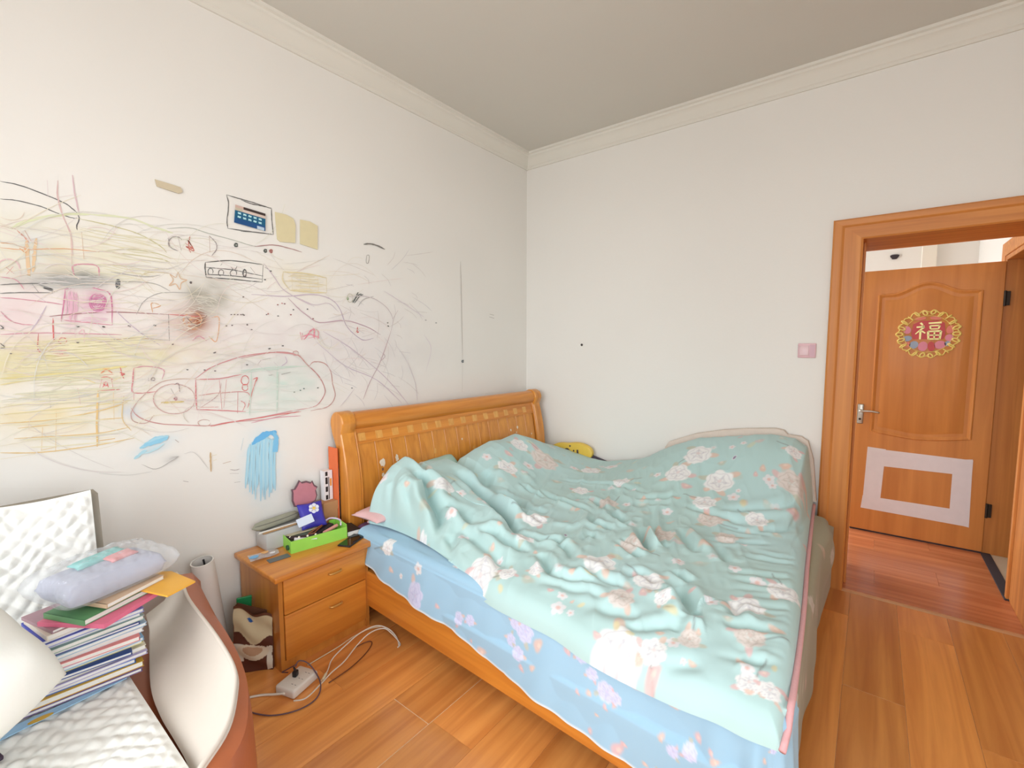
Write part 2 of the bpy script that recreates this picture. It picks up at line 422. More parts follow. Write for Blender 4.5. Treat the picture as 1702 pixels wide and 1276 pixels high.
BLOOMS = [(-1.553,-0.593,0.089,'W'),(-1.487,-0.654,0.051,'w'),(-1.453,-0.804,0.049,'w'),(-1.816,-0.704,0.08,'W'),(-1.707,-0.64,0.068,'t'),(-1.72,-0.907,0.05,'w'),(-1.841,-1.13,0.132,'W'),(-1.38,-1.06,0.123,'W'),(-1.582,-1.15,0.083,'W'),(-1.593,-1.014,0.032,'p'),(-1.7,-0.503,0.028,'p'),(-1.722,-0.332,0.051,'w'),(-0.99,-0.577,0.116,'W'),(-0.824,-0.618,0.071,'w'),(-1.036,-0.45,0.061,'w'),(-0.704,-0.455,0.117,'W'),(-0.88,-0.5,0.054,'p'),(-1.489,-0.422,0.069,'t'),(-1.657,-0.763,0.06,'w'),(-1.64,-1.245,0.026,'p'),(-0.639,-0.619,0.179,'T'),(-0.48,-0.754,0.061,'w'),(-0.417,-0.849,0.128,'W'),(-0.286,-0.937,0.096,'w'),(-0.82,-0.998,0.102,'W'),(-0.594,-1.154,0.095,'W'),(-0.686,-1.263,0.04,'w'),(-0.517,-1.348,0.045,'w'),(-1.106,-1.142,0.044,'p'),(-0.905,-1.222,0.103,'T'),(-0.874,-1.311,0.045,'w'),(-1.579,-1.514,0.124,'W'),(-1.339,-1.554,0.115,'T'),(-1.434,-1.268,0.028,'d'),(-1.746,-1.32,0.049,'w'),(-1.154,-1.608,0.121,'T'),(-1.006,-1.35,0.043,'p'),(-0.348,-1.528,0.15,'W'),(-0.509,-1.465,0.137,'W'),(-0.535,-1.696,0.146,'W'),(-0.722,-1.674,0.114,'W'),(-0.287,-1.702,0.036,'w'),(-0.254,-1.756,0.036,'w'),(-0.371,-1.735,0.035,'d'),(-0.28,-2.01,0.077,'W'),(-0.487,-1.929,0.058,'w'),(-0.52,-1.951,0.043,'w'),(-0.47,-2.027,0.129,'T'),(-0.607,-1.545,0.062,'p'),(-0.604,-1.65,0.038,'p'),(-0.584,-1.804,0.029,'w'),(-0.633,-1.792,0.061,'w'),(-0.671,-1.846,0.049,'y'),(-0.785,-1.93,0.097,'W'),(-0.866,-1.74,0.114,'T'),(-0.875,-1.534,0.057,'w'),(-0.646,-2.063,0.067,'p'),(-0.387,-2.093,0.051,'p'),(-0.43,-1.889,0.041,'p'),(-0.471,-1.863,0.03,'p'),(-1.163,-1.804,0.071,'p'),(-1.379,-1.755,0.05,'w'),(-1.005,-1.847,0.098,'T'),(-1.044,-1.924,0.036,'w'),(-1.294,-1.945,0.048,'w'),(-0.723,-1.532,0.037,'p'),(-0.393,-1.988,0.051,'p'),(-1.936,-1.755,0.153,'W'),(-1.896,-1.854,0.079,'W'),(-1.844,-1.895,0.042,'w'),(-1.81,-1.932,0.066,'T'),(-1.877,-1.508,0.053,'w'),(-1.823,-1.492,0.037,'w'),(-1.877,-1.557,0.028,'w'),(-1.915,-1.677,0.029,'p'),(-1.864,-1.721,0.033,'y'),(-1.872,-1.771,0.026,'y'),(-1.933,-1.823,0.031,'p'),(-1.95,-1.875,0.044,'p'),(-1.592,-1.718,0.109,'W'),(-1.684,-1.805,0.058,'W'),(-1.734,-1.677,0.093,'T'),(-1.755,-1.332,0.061,'W'),(-1.811,-1.329,0.053,'t'),(-1.671,-1.523,0.039,'y'),(-1.699,-1.461,0.032,'p'),(-1.728,-1.845,0.05,'y'),(-1.36,-1.754,0.044,'w'),(-1.673,-1.73,0.039,'p'),(-1.83,-1.849,0.026,'p'),(-1.83,-1.536,0.017,'p'),(-1.829,-1.571,0.026,'y'),(-1.775,-1.948,0.021,'p'),(-1.357,-2.035,0.056,'w'),(-1.37,-2.119,0.105,'W'),(-1.601,-1.939,0.047,'w'),(-1.547,-2.038,0.109,'W'),(-1.514,-1.989,0.033,'p'),(-1.635,-2.137,0.042,'p'),(-1.718,-2.079,0.084,'T'),(-1.879,-2.108,0.063,'W'),(-1.841,-2.097,0.038,'w'),(-1.821,-2.075,0.029,'p'),(-1.876,-2.157,0.053,'W'),(-1.833,-2.137,0.026,'p'),(-1.848,-2.195,0.025,'p'),(-1.903,-2.114,0.022,'p'),(-1.883,-1.962,0.024,'p'),(-1.888,-1.939,0.018,'w'),(-1.797,-2.156,0.023,'y'),(-1.873,-1.139,0.124,'W'),(-1.818,-1.238,0.068,'W'),(-1.886,-1.257,0.029,'y'),(-1.755,-1.144,0.034,'w'),(-1.827,-1.444,0.025,'p'),(-1.84,-0.603,0.039,'p'),(-1.718,-1.079,0.027,'p'),(-1.475,-0.341,0.047,'t'),(-0.787,-0.809,0.06,'t'),(-0.781,-1.371,0.038,'p'),(-0.825,-2.135,0.031,'p'),(-0.411,-1.679,0.039,'t'),(-0.871,-2.024,0.043,'t'),(-1.259,-1.359,0.046,'t'),(-1.572,-1.867,0.024,'p'),(-1.666,-2.006,0.026,'t'),(-1.71,-1.927,0.031,'w')]
SHEET_BLOOMS = [(-0.8,0.309,0.11,'L'),(-0.556,0.444,0.072,'W'),(-0.794,0.418,0.052,'w'),(-0.563,0.496,0.029,'p'),(-0.985,0.513,0.031,'w'),(-1.068,0.306,0.05,'L'),(-1.13,0.321,0.044,'L'),(-1.398,0.385,0.079,'L'),(-1.35,0.39,0.04,'L'),(-1.339,0.328,0.046,'L'),(-1.379,0.299,0.05,'L'),(-1.462,0.363,0.048,'p'),(-1.201,0.23,0.046,'p'),(-1.046,0.246,0.023,'p'),(-1.398,0.256,0.027,'p'),(-1.447,0.279,0.027,'p'),(-1.579,0.394,0.032,'p'),(-1.632,0.397,0.045,'L'),(-1.675,0.358,0.04,'L'),(-1.727,0.327,0.061,'L'),(-1.763,0.324,0.038,'L'),(-1.732,0.286,0.019,'p'),(-1.822,0.391,0.035,'p'),(-1.926,0.391,0.024,'p'),(-1.945,0.388,0.018,'p'),(-1.778,0.178,0.047,'p'),(-1.797,0.203,0.021,'p'),(-1.945,0.269,0.035,'L'),(-1.99,0.29,0.042,'L'),(-2.006,0.335,0.026,'p'),(-1.91,0.29,0.024,'p'),(-2.054,0.303,0.026,'p'),(-2.043,0.321,0.019,'p'),(-2.145,0.439,0.023,'D'),(-2.17,0.411,0.017,'D'),(-2.228,0.434,0.033,'L'),(-2.213,0.395,0.024,'L'),(-1.632,0.285,0.018,'p'),(-1.67,0.298,0.02,'p'),(-0.843,0.228,0.024,'p'),(-0.944,0.313,0.026,'p'),(-0.684,0.353,0.025,'w'),(-1.146,0.248,0.016,'p'),(-1.683,0.183,0.02,'p'),(-1.703,0.246,0.015,'p'),(-0.606,0.357,0.032,'p'),(-2.182,0.363,0.017,'p'),(-1.865,0.182,0.018,'p'),(-1.902,0.175,0.028,'L'),(-2.26,0.416,0.02,'p')]
DRAWINGS = [('two thin black pencil arcs',[((60,60,62),4.8,[-2978,1944,-2934,1943,-2876,1928,-2824,1910,-2804,1895,-2792,1883]),((60,60,62),4.3,[-2981,1886,-2944,1890,-2887,1884,-2848,1871,-2810,1862,-2793,1863]),((60,60,62),4.4,[-2792,1883,-2787,1862,-2795,1837,-2795,1820])]),
('broad pale green rainbow arc',[((216,224,178),13.0,[-2965,1793,-2910,1833,-2827,1869,-2756,1885]),((218,224,184),11.0,[-2756,1885,-2643,1895,-2562,1877,-2497,1864]),((196,190,140),6.0,[-2793,1863,-2722,1858,-2646,1848,-2596,1833,-2544,1804,-2524,1781]),((196,190,140),4.9,[-2699,1754,-2625,1756,-2547,1752,-2514,1743]),((196,190,140),4.9,[-2737,1754,-2650,1774,-2567,1774,-2502,1758]),((220,214,180),5.3,[-2794,1808,-2717,1803,-2634,1805,-2545,1794]),((220,214,180),3.2,[-2721,1663,-2677,1658,-2631,1664,-2584,1651]),((220,214,180),3.4,[-2784,1830,-2704,1825,-2618,1829,-2526,1825]),((220,214,180),4.8,[-2787,1824,-2721,1815,-2649,1813,-2574,1802]),((220,214,180),6.0,[-2744,1704,-2686,1707,-2625,1703,-2561,1688]),((220,214,180),4.0,[-2760,1831,-2679,1824,-2592,1813,-2497,1807]),((220,214,180),4.1,[-2748,1703,-2691,1693,-2632,1683,-2568,1686]),((220,214,180),5.3,[-2720,1827,-2658,1822,-2593,1827,-2524,1825]),((220,214,180),5.6,[-2728,1691,-2679,1682,-2627,1686,-2573,1674]),((220,214,180),4.1,[-2772,1674,-2708,1672,-2641,1666,-2570,1646]),((220,214,180),4.2,[-2739,1758,-2688,1757,-2636,1744,-2580,1739]),((220,214,180),5.2,[-2716,1710,-2670,1697,-2622,1698,-2572,1692]),((220,214,180),4.8,[-2743,1782,-2688,1780,-2630,1767,-2569,1772]),((220,214,180),3.2,[-2790,1765,-2710,1754,-2623,1743,-2528,1741]),((220,214,180),5.6,[-2734,1788,-2680,1779,-2624,1782,-2565,1781]),((220,214,180),4.5,[-2709,1742,-2668,1737,-2624,1736,-2579,1731])]),
('faint pink tower strokes',[((212,176,186),6.6,[-2797,2015,-2793,1940,-2787,1884]),((214,176,176),6.5,[-2837,1985,-2840,1929,-2831,1864,-2814,1805,-2812,1725]),((222,200,206),4.2,[-2864,1978,-2865,1922]),((224,200,200),4.4,[-2849,1921,-2788,1950]),((222,196,180),11.0,[-2814,1805,-2817,1678]),((224,200,176),8.9,[-2783,1816,-2782,1718])]),
('orange and brown stick figures',[((206,140,120),5.2,[-2949,1790,-2933,1772,-2922,1752]),((206,150,130),5.2,[-2931,1794,-2915,1754]),((222,184,140),14.6,[-2928,1762,-2928,1708,-2930,1642]),((222,186,140),12.6,[-2904,1772,-2912,1710,-2919,1654]),((178,140,120),4.1,[-2987,1799,-2950,1793]),((222,160,110),4.1,[-2990,1741,-2961,1743,-2924,1730]),((222,160,110),4.3,[-2991,1725,-2935,1728,-2834,1747,-2737,1751]),((222,160,110),5.2,[-2947,1732,-2932,1718,-2935,1739]),((196,160,110),12.5,[-2937,1644,-2925,1643])]),
('pink crayon house with scribbled door',[((206,130,150),5.9,[-2812,1650,-2812,1691,-2749,1699,-2742,1661]),((198,96,140),5.5,[-2842,1601,-2790,1618,-2745,1610,-2713,1589,-2715,1478]),((206,130,150),5.8,[-2857,1491,-2788,1485,-2715,1477]),((198,96,140),4.8,[-2840,1601,-2848,1543,-2858,1485]),((220,164,188),3.1,[-2811,1568,-2813,1552,-2811,1535,-2815,1518]),((220,164,188),5.6,[-2810,1593,-2810,1562,-2814,1532,-2818,1501]),((220,164,188),3.1,[-2820,1582,-2818,1556,-2819,1530,-2821,1504]),((220,164,188),4.9,[-2828,1598,-2833,1567,-2834,1536,-2834,1506]),((220,164,188),3.4,[-2843,1569,-2839,1554,-2841,1538,-2844,1523]),((220,164,188),2.8,[-2826,1568,-2829,1544,-2829,1521,-2829,1498]),((220,164,188),5.2,[-2832,1590,-2829,1556,-2832,1520,-2834,1485]),((220,164,188),5.6,[-2816,1594,-2815,1560,-2820,1525,-2822,1491]),((220,164,188),5.4,[-2820,1592,-2822,1566,-2825,1540,-2824,1514]),((220,164,188),4.4,[-2839,1579,-2840,1556,-2840,1533,-2844,1511]),((220,164,188),3.3,[-2812,1589,-2817,1555,-2816,1523,-2817,1490]),((220,164,188),3.8,[-2821,1595,-2826,1566,-2828,1537,-2828,1509]),((220,164,188),4.7,[-2825,1593,-2829,1562,-2829,1530,-2831,1498]),((220,164,188),5.6,[-2824,1599,-2826,1564,-2829,1529,-2833,1494]),((226,186,202),4.6,[-2805,1487,-2782,1489,-2759,1489,-2736,1488]),((226,186,202),3.8,[-2800,1538,-2775,1542,-2750,1547,-2724,1544]),((226,186,202),3.7,[-2786,1521,-2768,1527,-2749,1527,-2730,1527]),((226,186,202),4.4,[-2811,1491,-2783,1497,-2755,1493,-2726,1496]),((226,186,202),5.6,[-2800,1518,-2775,1525,-2749,1526,-2724,1524]),((226,186,202),3.4,[-2786,1505,-2766,1503,-2745,1503,-2724,1502]),((226,186,202),4.9,[-2807,1563,-2783,1565,-2758,1568,-2734,1565]),((226,186,202),3.1,[-2804,1540,-2781,1545,-2758,1547,-2735,1544]),((226,186,202),5.0,[-2798,1502,-2775,1501,-2752,1498,-2728,1499]),((226,186,202),4.2,[-2811,1558,-2787,1561,-2762,1564,-2738,1564]),((198,96,150),5.4,[-2744,1562,-2745,1558,-2747,1554,-2750,1551,-2753,1550,-2756,1551,-2759,1553,-2760,1557,-2760,1561,-2760,1566,-2757,1569,-2754,1572,-2751,1573,-2748,1572,-2746,1570,-2744,1566]),((198,96,150),5.5,[-2760,1545,-2764,1549,-2766,1556,-2766,1563,-2764,1570,-2760,1576,-2754,1580,-2749,1580,-2744,1578,-2740,1574,-2738,1567,-2739,1559,-2741,1552,-2745,1546,-2750,1543,-2756,1543]),((198,96,150),5.5,[-2760,1584,-2753,1588,-2746,1588,-2739,1583,-2734,1576,-2733,1566,-2734,1555,-2738,1546,-2744,1539,-2752,1535,-2759,1536,-2766,1540,-2770,1548,-2772,1558,-2770,1568,-2766,1577]),((198,96,150),5.5,[-2746,1594,-2738,1590,-2731,1582,-2728,1570,-2729,1557,-2733,1545,-2740,1535,-2749,1530,-2759,1529,-2767,1533,-2773,1542,-2776,1554,-2775,1567,-2771,1579,-2764,1588,-2754,1594]),((206,130,150),4.3,[-3002,1560,-2954,1558,-2887,1552,-2846,1546]),((206,130,150),4.2,[-3004,1514,-2984,1485,-2959,1473,-2928,1471]),((190,168,190),4.3,[-2925,1582,-2887,1549]),((206,130,150),3.7,[-2997,1629,-2961,1622,-2944,1592]),((226,184,190),4.9,[-3003,1649,-3003,1656,-3002,1663,-2999,1670,-2996,1676,-2991,1682,-2986,1686,-2980,1689,-2975,1690,-2969,1690,-2964,1688,-2959,1685,-2955,1681,-2953,1675,-2951,1668,-2951,1661]),((206,84,84),3.3,[-2982,1663,-2965,1643]),((206,84,84),3.3,[-2964,1668,-2982,1639]),((226,184,190),4.1,[-2950,1683,-2949,1629]),((190,168,190),3.8,[-2892,1540,-2915,1488,-2937,1449]),((224,190,200),4.4,[-2819,1609,-2824,1398]),((226,184,190),4.5,[-2818,1440,-2799,1458,-2800,1398])]),
('smeared charcoal band with black end blob',[((188,186,182),6.5,[-2929,1619,-2865,1624,-2796,1629,-2722,1632]),((188,186,182),6.3,[-2898,1638,-2847,1643,-2793,1646,-2737,1648]),((188,186,182),4.5,[-2878,1640,-2841,1649,-2802,1650,-2762,1649]),((188,186,182),5.0,[-2890,1618,-2845,1626,-2798,1630,-2750,1628]),((188,186,182),6.8,[-2893,1631,-2829,1627,-2761,1638,-2688,1643]),((188,186,182),6.8,[-2852,1617,-2818,1612,-2782,1616,-2745,1622]),((188,186,182),5.6,[-2921,1626,-2868,1629,-2812,1632,-2753,1634]),((188,186,182),3.8,[-2906,1635,-2850,1642,-2791,1647,-2730,1650]),((188,186,182),5.4,[-2857,1640,-2802,1652,-2746,1650,-2687,1651]),((188,186,182),6.7,[-2904,1607,-2851,1607,-2796,1612,-2738,1623]),((188,186,182),4.9,[-2856,1639,-2813,1643,-2769,1641,-2722,1647]),((188,186,182),3.5,[-2928,1608,-2875,1615,-2820,1615,-2761,1622]),((188,186,182),4.0,[-2852,1644,-2815,1650,-2777,1651,-2738,1652]),((188,186,182),5.0,[-2922,1622,-2852,1623,-2776,1631,-2696,1633]),((188,186,182),3.3,[-2915,1633,-2849,1635,-2779,1638,-2704,1649]),((188,186,182),6.8,[-2869,1621,-2829,1625,-2787,1626,-2744,1635]),((188,186,182),3.7,[-2889,1649,-2833,1651,-2774,1656,-2712,1662]),((188,186,182),5.7,[-2926,1616,-2875,1617,-2820,1618,-2762,1624]),((188,186,182),6.5,[-2873,1625,-2838,1630,-2802,1630,-2765,1631]),((188,186,182),3.9,[-2893,1639,-2852,1638,-2810,1648,-2766,1649]),((188,186,182),4.2,[-2868,1623,-2833,1631,-2796,1636,-2759,1639]),((188,186,182),4.1,[-2864,1630,-2807,1633,-2746,1644,-2683,1650]),((150,150,148),4.8,[-2843,1630,-2809,1629,-2773,1634,-2737,1636]),((150,150,148),3.3,[-2835,1633,-2803,1630,-2770,1636,-2736,1638]),((150,150,148),4.6,[-2840,1634,-2810,1635,-2780,1637,-2750,1636]),((150,150,148),6.0,[-2857,1639,-2820,1637,-2781,1642,-2741,1647]),((150,150,148),5.5,[-2868,1622,-2836,1623,-2804,1623,-2770,1625]),((150,150,148),6.3,[-2869,1635,-2832,1637,-2793,1641,-2753,1644]),((150,150,148),3.5,[-2838,1639,-2820,1639,-2801,1640,-2782,1643]),((150,150,148),4.3,[-2842,1641,-2810,1644,-2776,1648,-2741,1647]),((150,150,148),4.7,[-2859,1619,-2835,1616,-2809,1619,-2783,1624]),((150,150,148),5.5,[-2864,1631,-2831,1630,-2796,1635,-2761,1635]),((150,150,148),3.9,[-2847,1621,-2817,1623,-2786,1621,-2754,1627]),((150,150,148),5.9,[-2871,1622,-2841,1621,-2810,1621,-2778,1624]),((150,150,148),3.6,[-2844,1645,-2817,1643,-2789,1646,-2760,1644]),((150,150,148),4.3,[-2881,1636,-2849,1640,-2817,1639,-2783,1641]),((150,150,148),6.2,[-2868,1640,-2828,1640,-2787,1642,-2744,1646]),((150,150,148),5.8,[-2836,1619,-2814,1624,-2791,1626,-2768,1624]),((70,74,80),7.0,[-2683,1637,-2684,1631,-2686,1625,-2688,1622,-2690,1621,-2693,1622,-2694,1627,-2695,1633,-2694,1639,-2693,1646,-2691,1650,-2689,1653,-2686,1652,-2684,1649,-2683,1644,-2683,1637]),((70,74,80),9.3,[-2686,1637,-2686,1632,-2687,1629,-2689,1626,-2690,1626,-2691,1627,-2692,1630,-2692,1634,-2692,1639,-2691,1643,-2690,1646,-2689,1648,-2688,1647,-2686,1645,-2686,1642,-2686,1637]),((84,84,84),4.5,[-2999,1602,-2954,1610,-2870,1621]),((84,84,84),4.5,[-3001,1573,-2956,1580,-2872,1587]),((84,84,84),4.2,[-2923,1613,-2909,1586]),((110,110,110),6.4,[-2907,1612,-2872,1598,-2896,1602,-2868,1590]),((168,164,160),4.8,[-2708,1680,-2604,1674,-2550,1687]),((168,164,160),4.9,[-2676,1647,-2579,1651,-2520,1624])]),
('round orange-brown scribble with grey cloud',[((206,150,112),7.8,[-2432,1508,-2433,1504,-2436,1500,-2440,1497,-2445,1496,-2450,1496,-2453,1499,-2456,1503,-2456,1508,-2455,1513,-2452,1517,-2448,1519,-2443,1520,-2439,1520,-2435,1517,-2433,1513]),((196,132,92),7.8,[-2427,1471,-2436,1468,-2444,1468,-2452,1472,-2458,1479,-2460,1488,-2459,1497,-2454,1505,-2447,1512,-2438,1515,-2430,1514,-2422,1510,-2416,1503,-2414,1494,-2416,1485,-2420,1477]),((206,150,112),7.8,[-2463,1477,-2472,1486,-2477,1498,-2478,1511,-2473,1524,-2463,1534,-2451,1541,-2438,1542,-2426,1538,-2416,1529,-2412,1517,-2412,1503,-2417,1490,-2427,1480,-2439,1474,-2452,1473]),((120,92,80),5.8,[-2468,1521,-2429,1481,-2389,1532]),((150,110,90),5.3,[-2443,1550,-2410,1496]),((206,200,186),5.0,[-2429,1597,-2404,1600,-2380,1594,-2355,1592]),((206,200,186),4.2,[-2416,1610,-2390,1607,-2364,1609,-2339,1591]),((206,200,186),4.8,[-2434,1564,-2395,1556,-2355,1545,-2315,1523]),((206,200,186),3.6,[-2423,1564,-2402,1562,-2381,1558,-2360,1541]),((206,200,186),4.2,[-2434,1602,-2409,1585,-2381,1595,-2355,1572]),((206,200,186),3.5,[-2463,1601,-2415,1607,-2367,1597,-2317,1575]),((206,200,186),4.8,[-2446,1611,-2414,1613,-2382,1610,-2349,1604]),((206,200,186),3.8,[-2460,1566,-2412,1552,-2362,1545,-2310,1530]),((206,200,186),3.9,[-2425,1590,-2398,1572,-2369,1576,-2340,1566]),((206,200,186),3.8,[-2428,1606,-2400,1612,-2372,1607,-2344,1594]),((206,200,186),3.4,[-2422,1551,-2395,1543,-2368,1532,-2339,1538]),((206,200,186),3.4,[-2431,1584,-2402,1593,-2374,1572,-2345,1566]),((216,200,186),4.5,[-2512,1475,-2486,1482,-2459,1487,-2431,1490]),((216,200,186),6.4,[-2498,1449,-2485,1439,-2471,1442,-2458,1438]),((216,200,186),5.2,[-2501,1468,-2484,1482,-2468,1476,-2451,1467]),((216,200,186),4.7,[-2517,1545,-2492,1544,-2467,1535,-2440,1539]),((216,200,186),4.1,[-2498,1479,-2484,1487,-2470,1485,-2455,1497]),((216,200,186),4.6,[-2494,1512,-2482,1497,-2468,1507,-2455,1498]),((216,200,186),3.1,[-2507,1542,-2481,1534,-2453,1546,-2425,1553]),((216,200,186),4.0,[-2499,1470,-2483,1470,-2466,1478,-2449,1472]),((216,200,186),6.4,[-2523,1537,-2492,1539,-2462,1538,-2430,1542]),((216,200,186),3.9,[-2495,1538,-2479,1542,-2462,1552,-2446,1536]),((216,200,186),6.4,[-2507,1511,-2488,1513,-2469,1524,-2449,1522]),((216,200,186),3.7,[-2527,1466,-2498,1479,-2469,1468,-2439,1476]),((222,160,110),5.4,[-2371,1522,-2342,1520,-2357,1419,-2388,1440]),((206,130,150),4.7,[-2450,1419,-2425,1440,-2395,1419])]),
('long red and grey wagon outline',[((150,90,96),4.7,[-2890,1502,-2804,1517,-2702,1528,-2531,1528]),((206,84,84),5.1,[-2531,1528,-2474,1526,-2414,1524]),((206,84,84),5.2,[-2878,1496,-2880,1450,-2880,1410]),((150,104,110),4.6,[-2880,1410,-2820,1398,-2747,1414,-2653,1427,-2534,1421]),((90,80,76),5.5,[-2531,1528,-2534,1418]),((200,96,100),4.8,[-2918,1441,-2921,1379,-2885,1372,-2844,1362]),((206,130,150),4.5,[-3009,1436,-2918,1443,-2800,1443,-2688,1441]),((206,84,84),3.9,[-2847,1416,-2849,1411,-2851,1407,-2855,1405,-2859,1404,-2863,1406,-2866,1409,-2868,1413,-2867,1418,-2865,1422,-2862,1426,-2858,1427,-2854,1427,-2850,1424,-2848,1421,-2847,1416]),((190,168,190),4.3,[-2702,1534,-2641,1462,-2565,1398]),((168,164,160),4.0,[-2638,1522,-2609,1578,-2549,1615,-2440,1625]),((50,46,46),7.6,[-2818,1470,-2814,1469,-2809,1468]),((50,46,46),7.8,[-2745,1471,-2741,1470,-2736,1469]),((50,46,46),8.1,[-2668,1476,-2663,1475,-2658,1474]),((50,46,46),8.4,[-2585,1481,-2580,1480,-2575,1479]),((50,46,46),7.6,[-2821,1412,-2817,1411,-2813,1410]),((222,160,150),6.2,[-2890,1373,-2880,1372,-2870,1372,-2859,1368]),((222,160,150),4.9,[-2893,1390,-2882,1394,-2870,1390,-2858,1392]),((222,160,150),3.9,[-2890,1387,-2877,1383,-2864,1382,-2851,1380]),((222,160,150),5.4,[-2882,1375,-2871,1377,-2859,1378,-2848,1372]),((222,160,150),7.9,[-2881,1392,-2868,1389,-2855,1390,-2842,1388]),((222,160,150),8.2,[-2879,1379,-2869,1376,-2858,1382,-2847,1378]),((222,160,150),5.9,[-2892,1370,-2879,1369,-2865,1365,-2851,1364]),((222,160,150),4.5,[-2891,1368,-2876,1363,-2859,1362,-2843,1363]),((222,160,150),4.2,[-2885,1377,-2875,1376,-2864,1378,-2854,1378]),((222,160,150),4.5,[-2887,1378,-2874,1376,-2860,1376,-2845,1378]),((222,160,150),5.1,[-2893,1384,-2882,1381,-2870,1380,-2858,1381]),((222,160,150),5.2,[-2888,1394,-2877,1394,-2866,1392,-2855,1392]),((60,60,60),3.7,[-3007,1468,-3001,1457,-3008,1455]),((60,60,60),3.7,[-3011,1407,-3001,1393,-3012,1390])]),
('grey car outline with red scribble',[((140,130,130),5.0,[-2514,1804,-2515,1809,-2516,1815,-2516,1821,-2514,1827,-2512,1833,-2509,1839,-2504,1844,-2500,1848,-2494,1850,-2489,1852,-2484,1852,-2479,1851,-2474,1849,-2470,1846,-2468,1841]),((140,130,130),5.0,[-2515,1841,-2510,1806,-2484,1794]),((150,130,130),5.1,[-2481,1854,-2472,1799]),((200,90,80),5.1,[-2437,1865,-2445,1820,-2438,1794]),((206,96,80),6.2,[-2456,1831,-2430,1812,-2454,1818,-2425,1803,-2446,1846,-2433,1822]),((178,140,120),5.3,[-2363,1878,-2364,1806]),((150,140,140),5.3,[-2363,1878,-2339,1851,-2338,1824,-2358,1793]),((176,180,170),5.5,[-2518,1879,-2438,1898,-2366,1888,-2270,1877,-2173,1865,-2099,1884]),((50,60,56),11.0,[-2250,1857,-2252,1852,-2257,1849,-2261,1852,-2261,1858,-2257,1862,-2252,1862,-2250,1857]),((50,60,56),11.5,[-2120,1852,-2123,1847,-2128,1845,-2132,1848,-2131,1853,-2127,1856,-2122,1856,-2120,1852]),((150,70,64),11.6,[-2094,1854,-2097,1849,-2102,1847,-2105,1849,-2105,1854,-2101,1858,-2096,1858,-2094,1854]),((160,110,110),6.6,[-2174,1863,-2093,1884,-2025,1883,-1945,1872])]),
('wobbly black ink frame drawn around the small blue card',[((52,50,50),5.7,[-2286,2071,-2227,2068,-2157,2063,-2092,2056]),((52,50,50),5.4,[-2286,2071,-2279,2031,-2289,1958,-2287,1924]),((60,58,58),5.6,[-2287,1924,-2199,1928,-2097,1934]),((52,50,50),5.7,[-2226,2064,-2181,2057,-2142,2058,-2090,2058]),((52,50,50),5.8,[-2090,2058,-2090,2005,-2086,1934]),((60,58,58),5.7,[-2233,1922,-2156,1931,-2086,1934])]),
('black ink bus with passengers',[((50,50,50),6.0,[-2384,1761,-2281,1783,-2140,1784]),((50,50,50),6.3,[-2140,1784,-2148,1700]),((50,50,50),6.0,[-2148,1700,-2278,1700,-2384,1696]),((50,50,50),5.8,[-2384,1696,-2387,1733,-2384,1761]),((60,60,60),4.9,[-2385,1740,-2276,1742,-2142,1730]),((60,60,60),4.9,[-2384,1710,-2277,1715,-2147,1715]),((70,70,70),4.2,[-2367,1709,-2370,1710,-2374,1712,-2376,1716,-2376,1720,-2376,1725,-2374,1730,-2372,1734,-2368,1737,-2365,1738,-2361,1736,-2358,1734,-2357,1730,-2356,1725,-2357,1720,-2359,1715]),((70,70,70),4.3,[-2325,1709,-2329,1709,-2332,1712,-2334,1715,-2335,1720,-2334,1725,-2332,1730,-2330,1734,-2326,1736,-2322,1737,-2319,1736,-2316,1734,-2314,1730,-2314,1724,-2315,1719,-2317,1715]),((70,70,70),4.4,[-2274,1713,-2279,1714,-2283,1716,-2285,1720,-2287,1724,-2286,1729,-2284,1734,-2280,1738,-2276,1741,-2271,1742,-2266,1741,-2263,1739,-2260,1735,-2260,1730,-2260,1724,-2263,1720]),((70,70,70),8.4,[-2218,1734,-2219,1728,-2221,1722,-2224,1718,-2226,1717,-2229,1719,-2231,1723,-2232,1729,-2232,1736,-2230,1742,-2228,1747,-2225,1750,-2222,1749,-2220,1746,-2218,1741,-2218,1734]),((70,70,70),4.4,[-2282,1754,-2269,1741,-2256,1761]),((70,70,70),4.3,[-2325,1755,-2318,1765]),((110,90,80),4.5,[-2199,1765,-2179,1738]),((90,90,90),5.3,[-2133,1773,-2104,1758])]),
('small orange star outline',[((214,170,130),5.0,[-2488,1707,-2481,1681,-2458,1677,-2479,1662,-2486,1634,-2499,1656,-2522,1647,-2507,1672,-2517,1694,-2498,1683,-2488,1707]),((70,60,60),7.7,[-2441,1668,-2442,1665,-2445,1665,-2446,1667,-2445,1670,-2442,1670,-2441,1668]),((222,160,110),5.0,[-2585,1532,-2586,1570,-2557,1562,-2584,1549]),((206,190,150),4.9,[-2614,1679,-2577,1696,-2517,1697]),((216,208,176),3.9,[-2615,1666,-2614,1672,-2612,1677,-2609,1682,-2604,1688,-2599,1693,-2593,1697,-2586,1701,-2578,1705,-2569,1708,-2560,1711,-2551,1712,-2542,1713,-2533,1714,-2524,1713,-2516,1712])]),
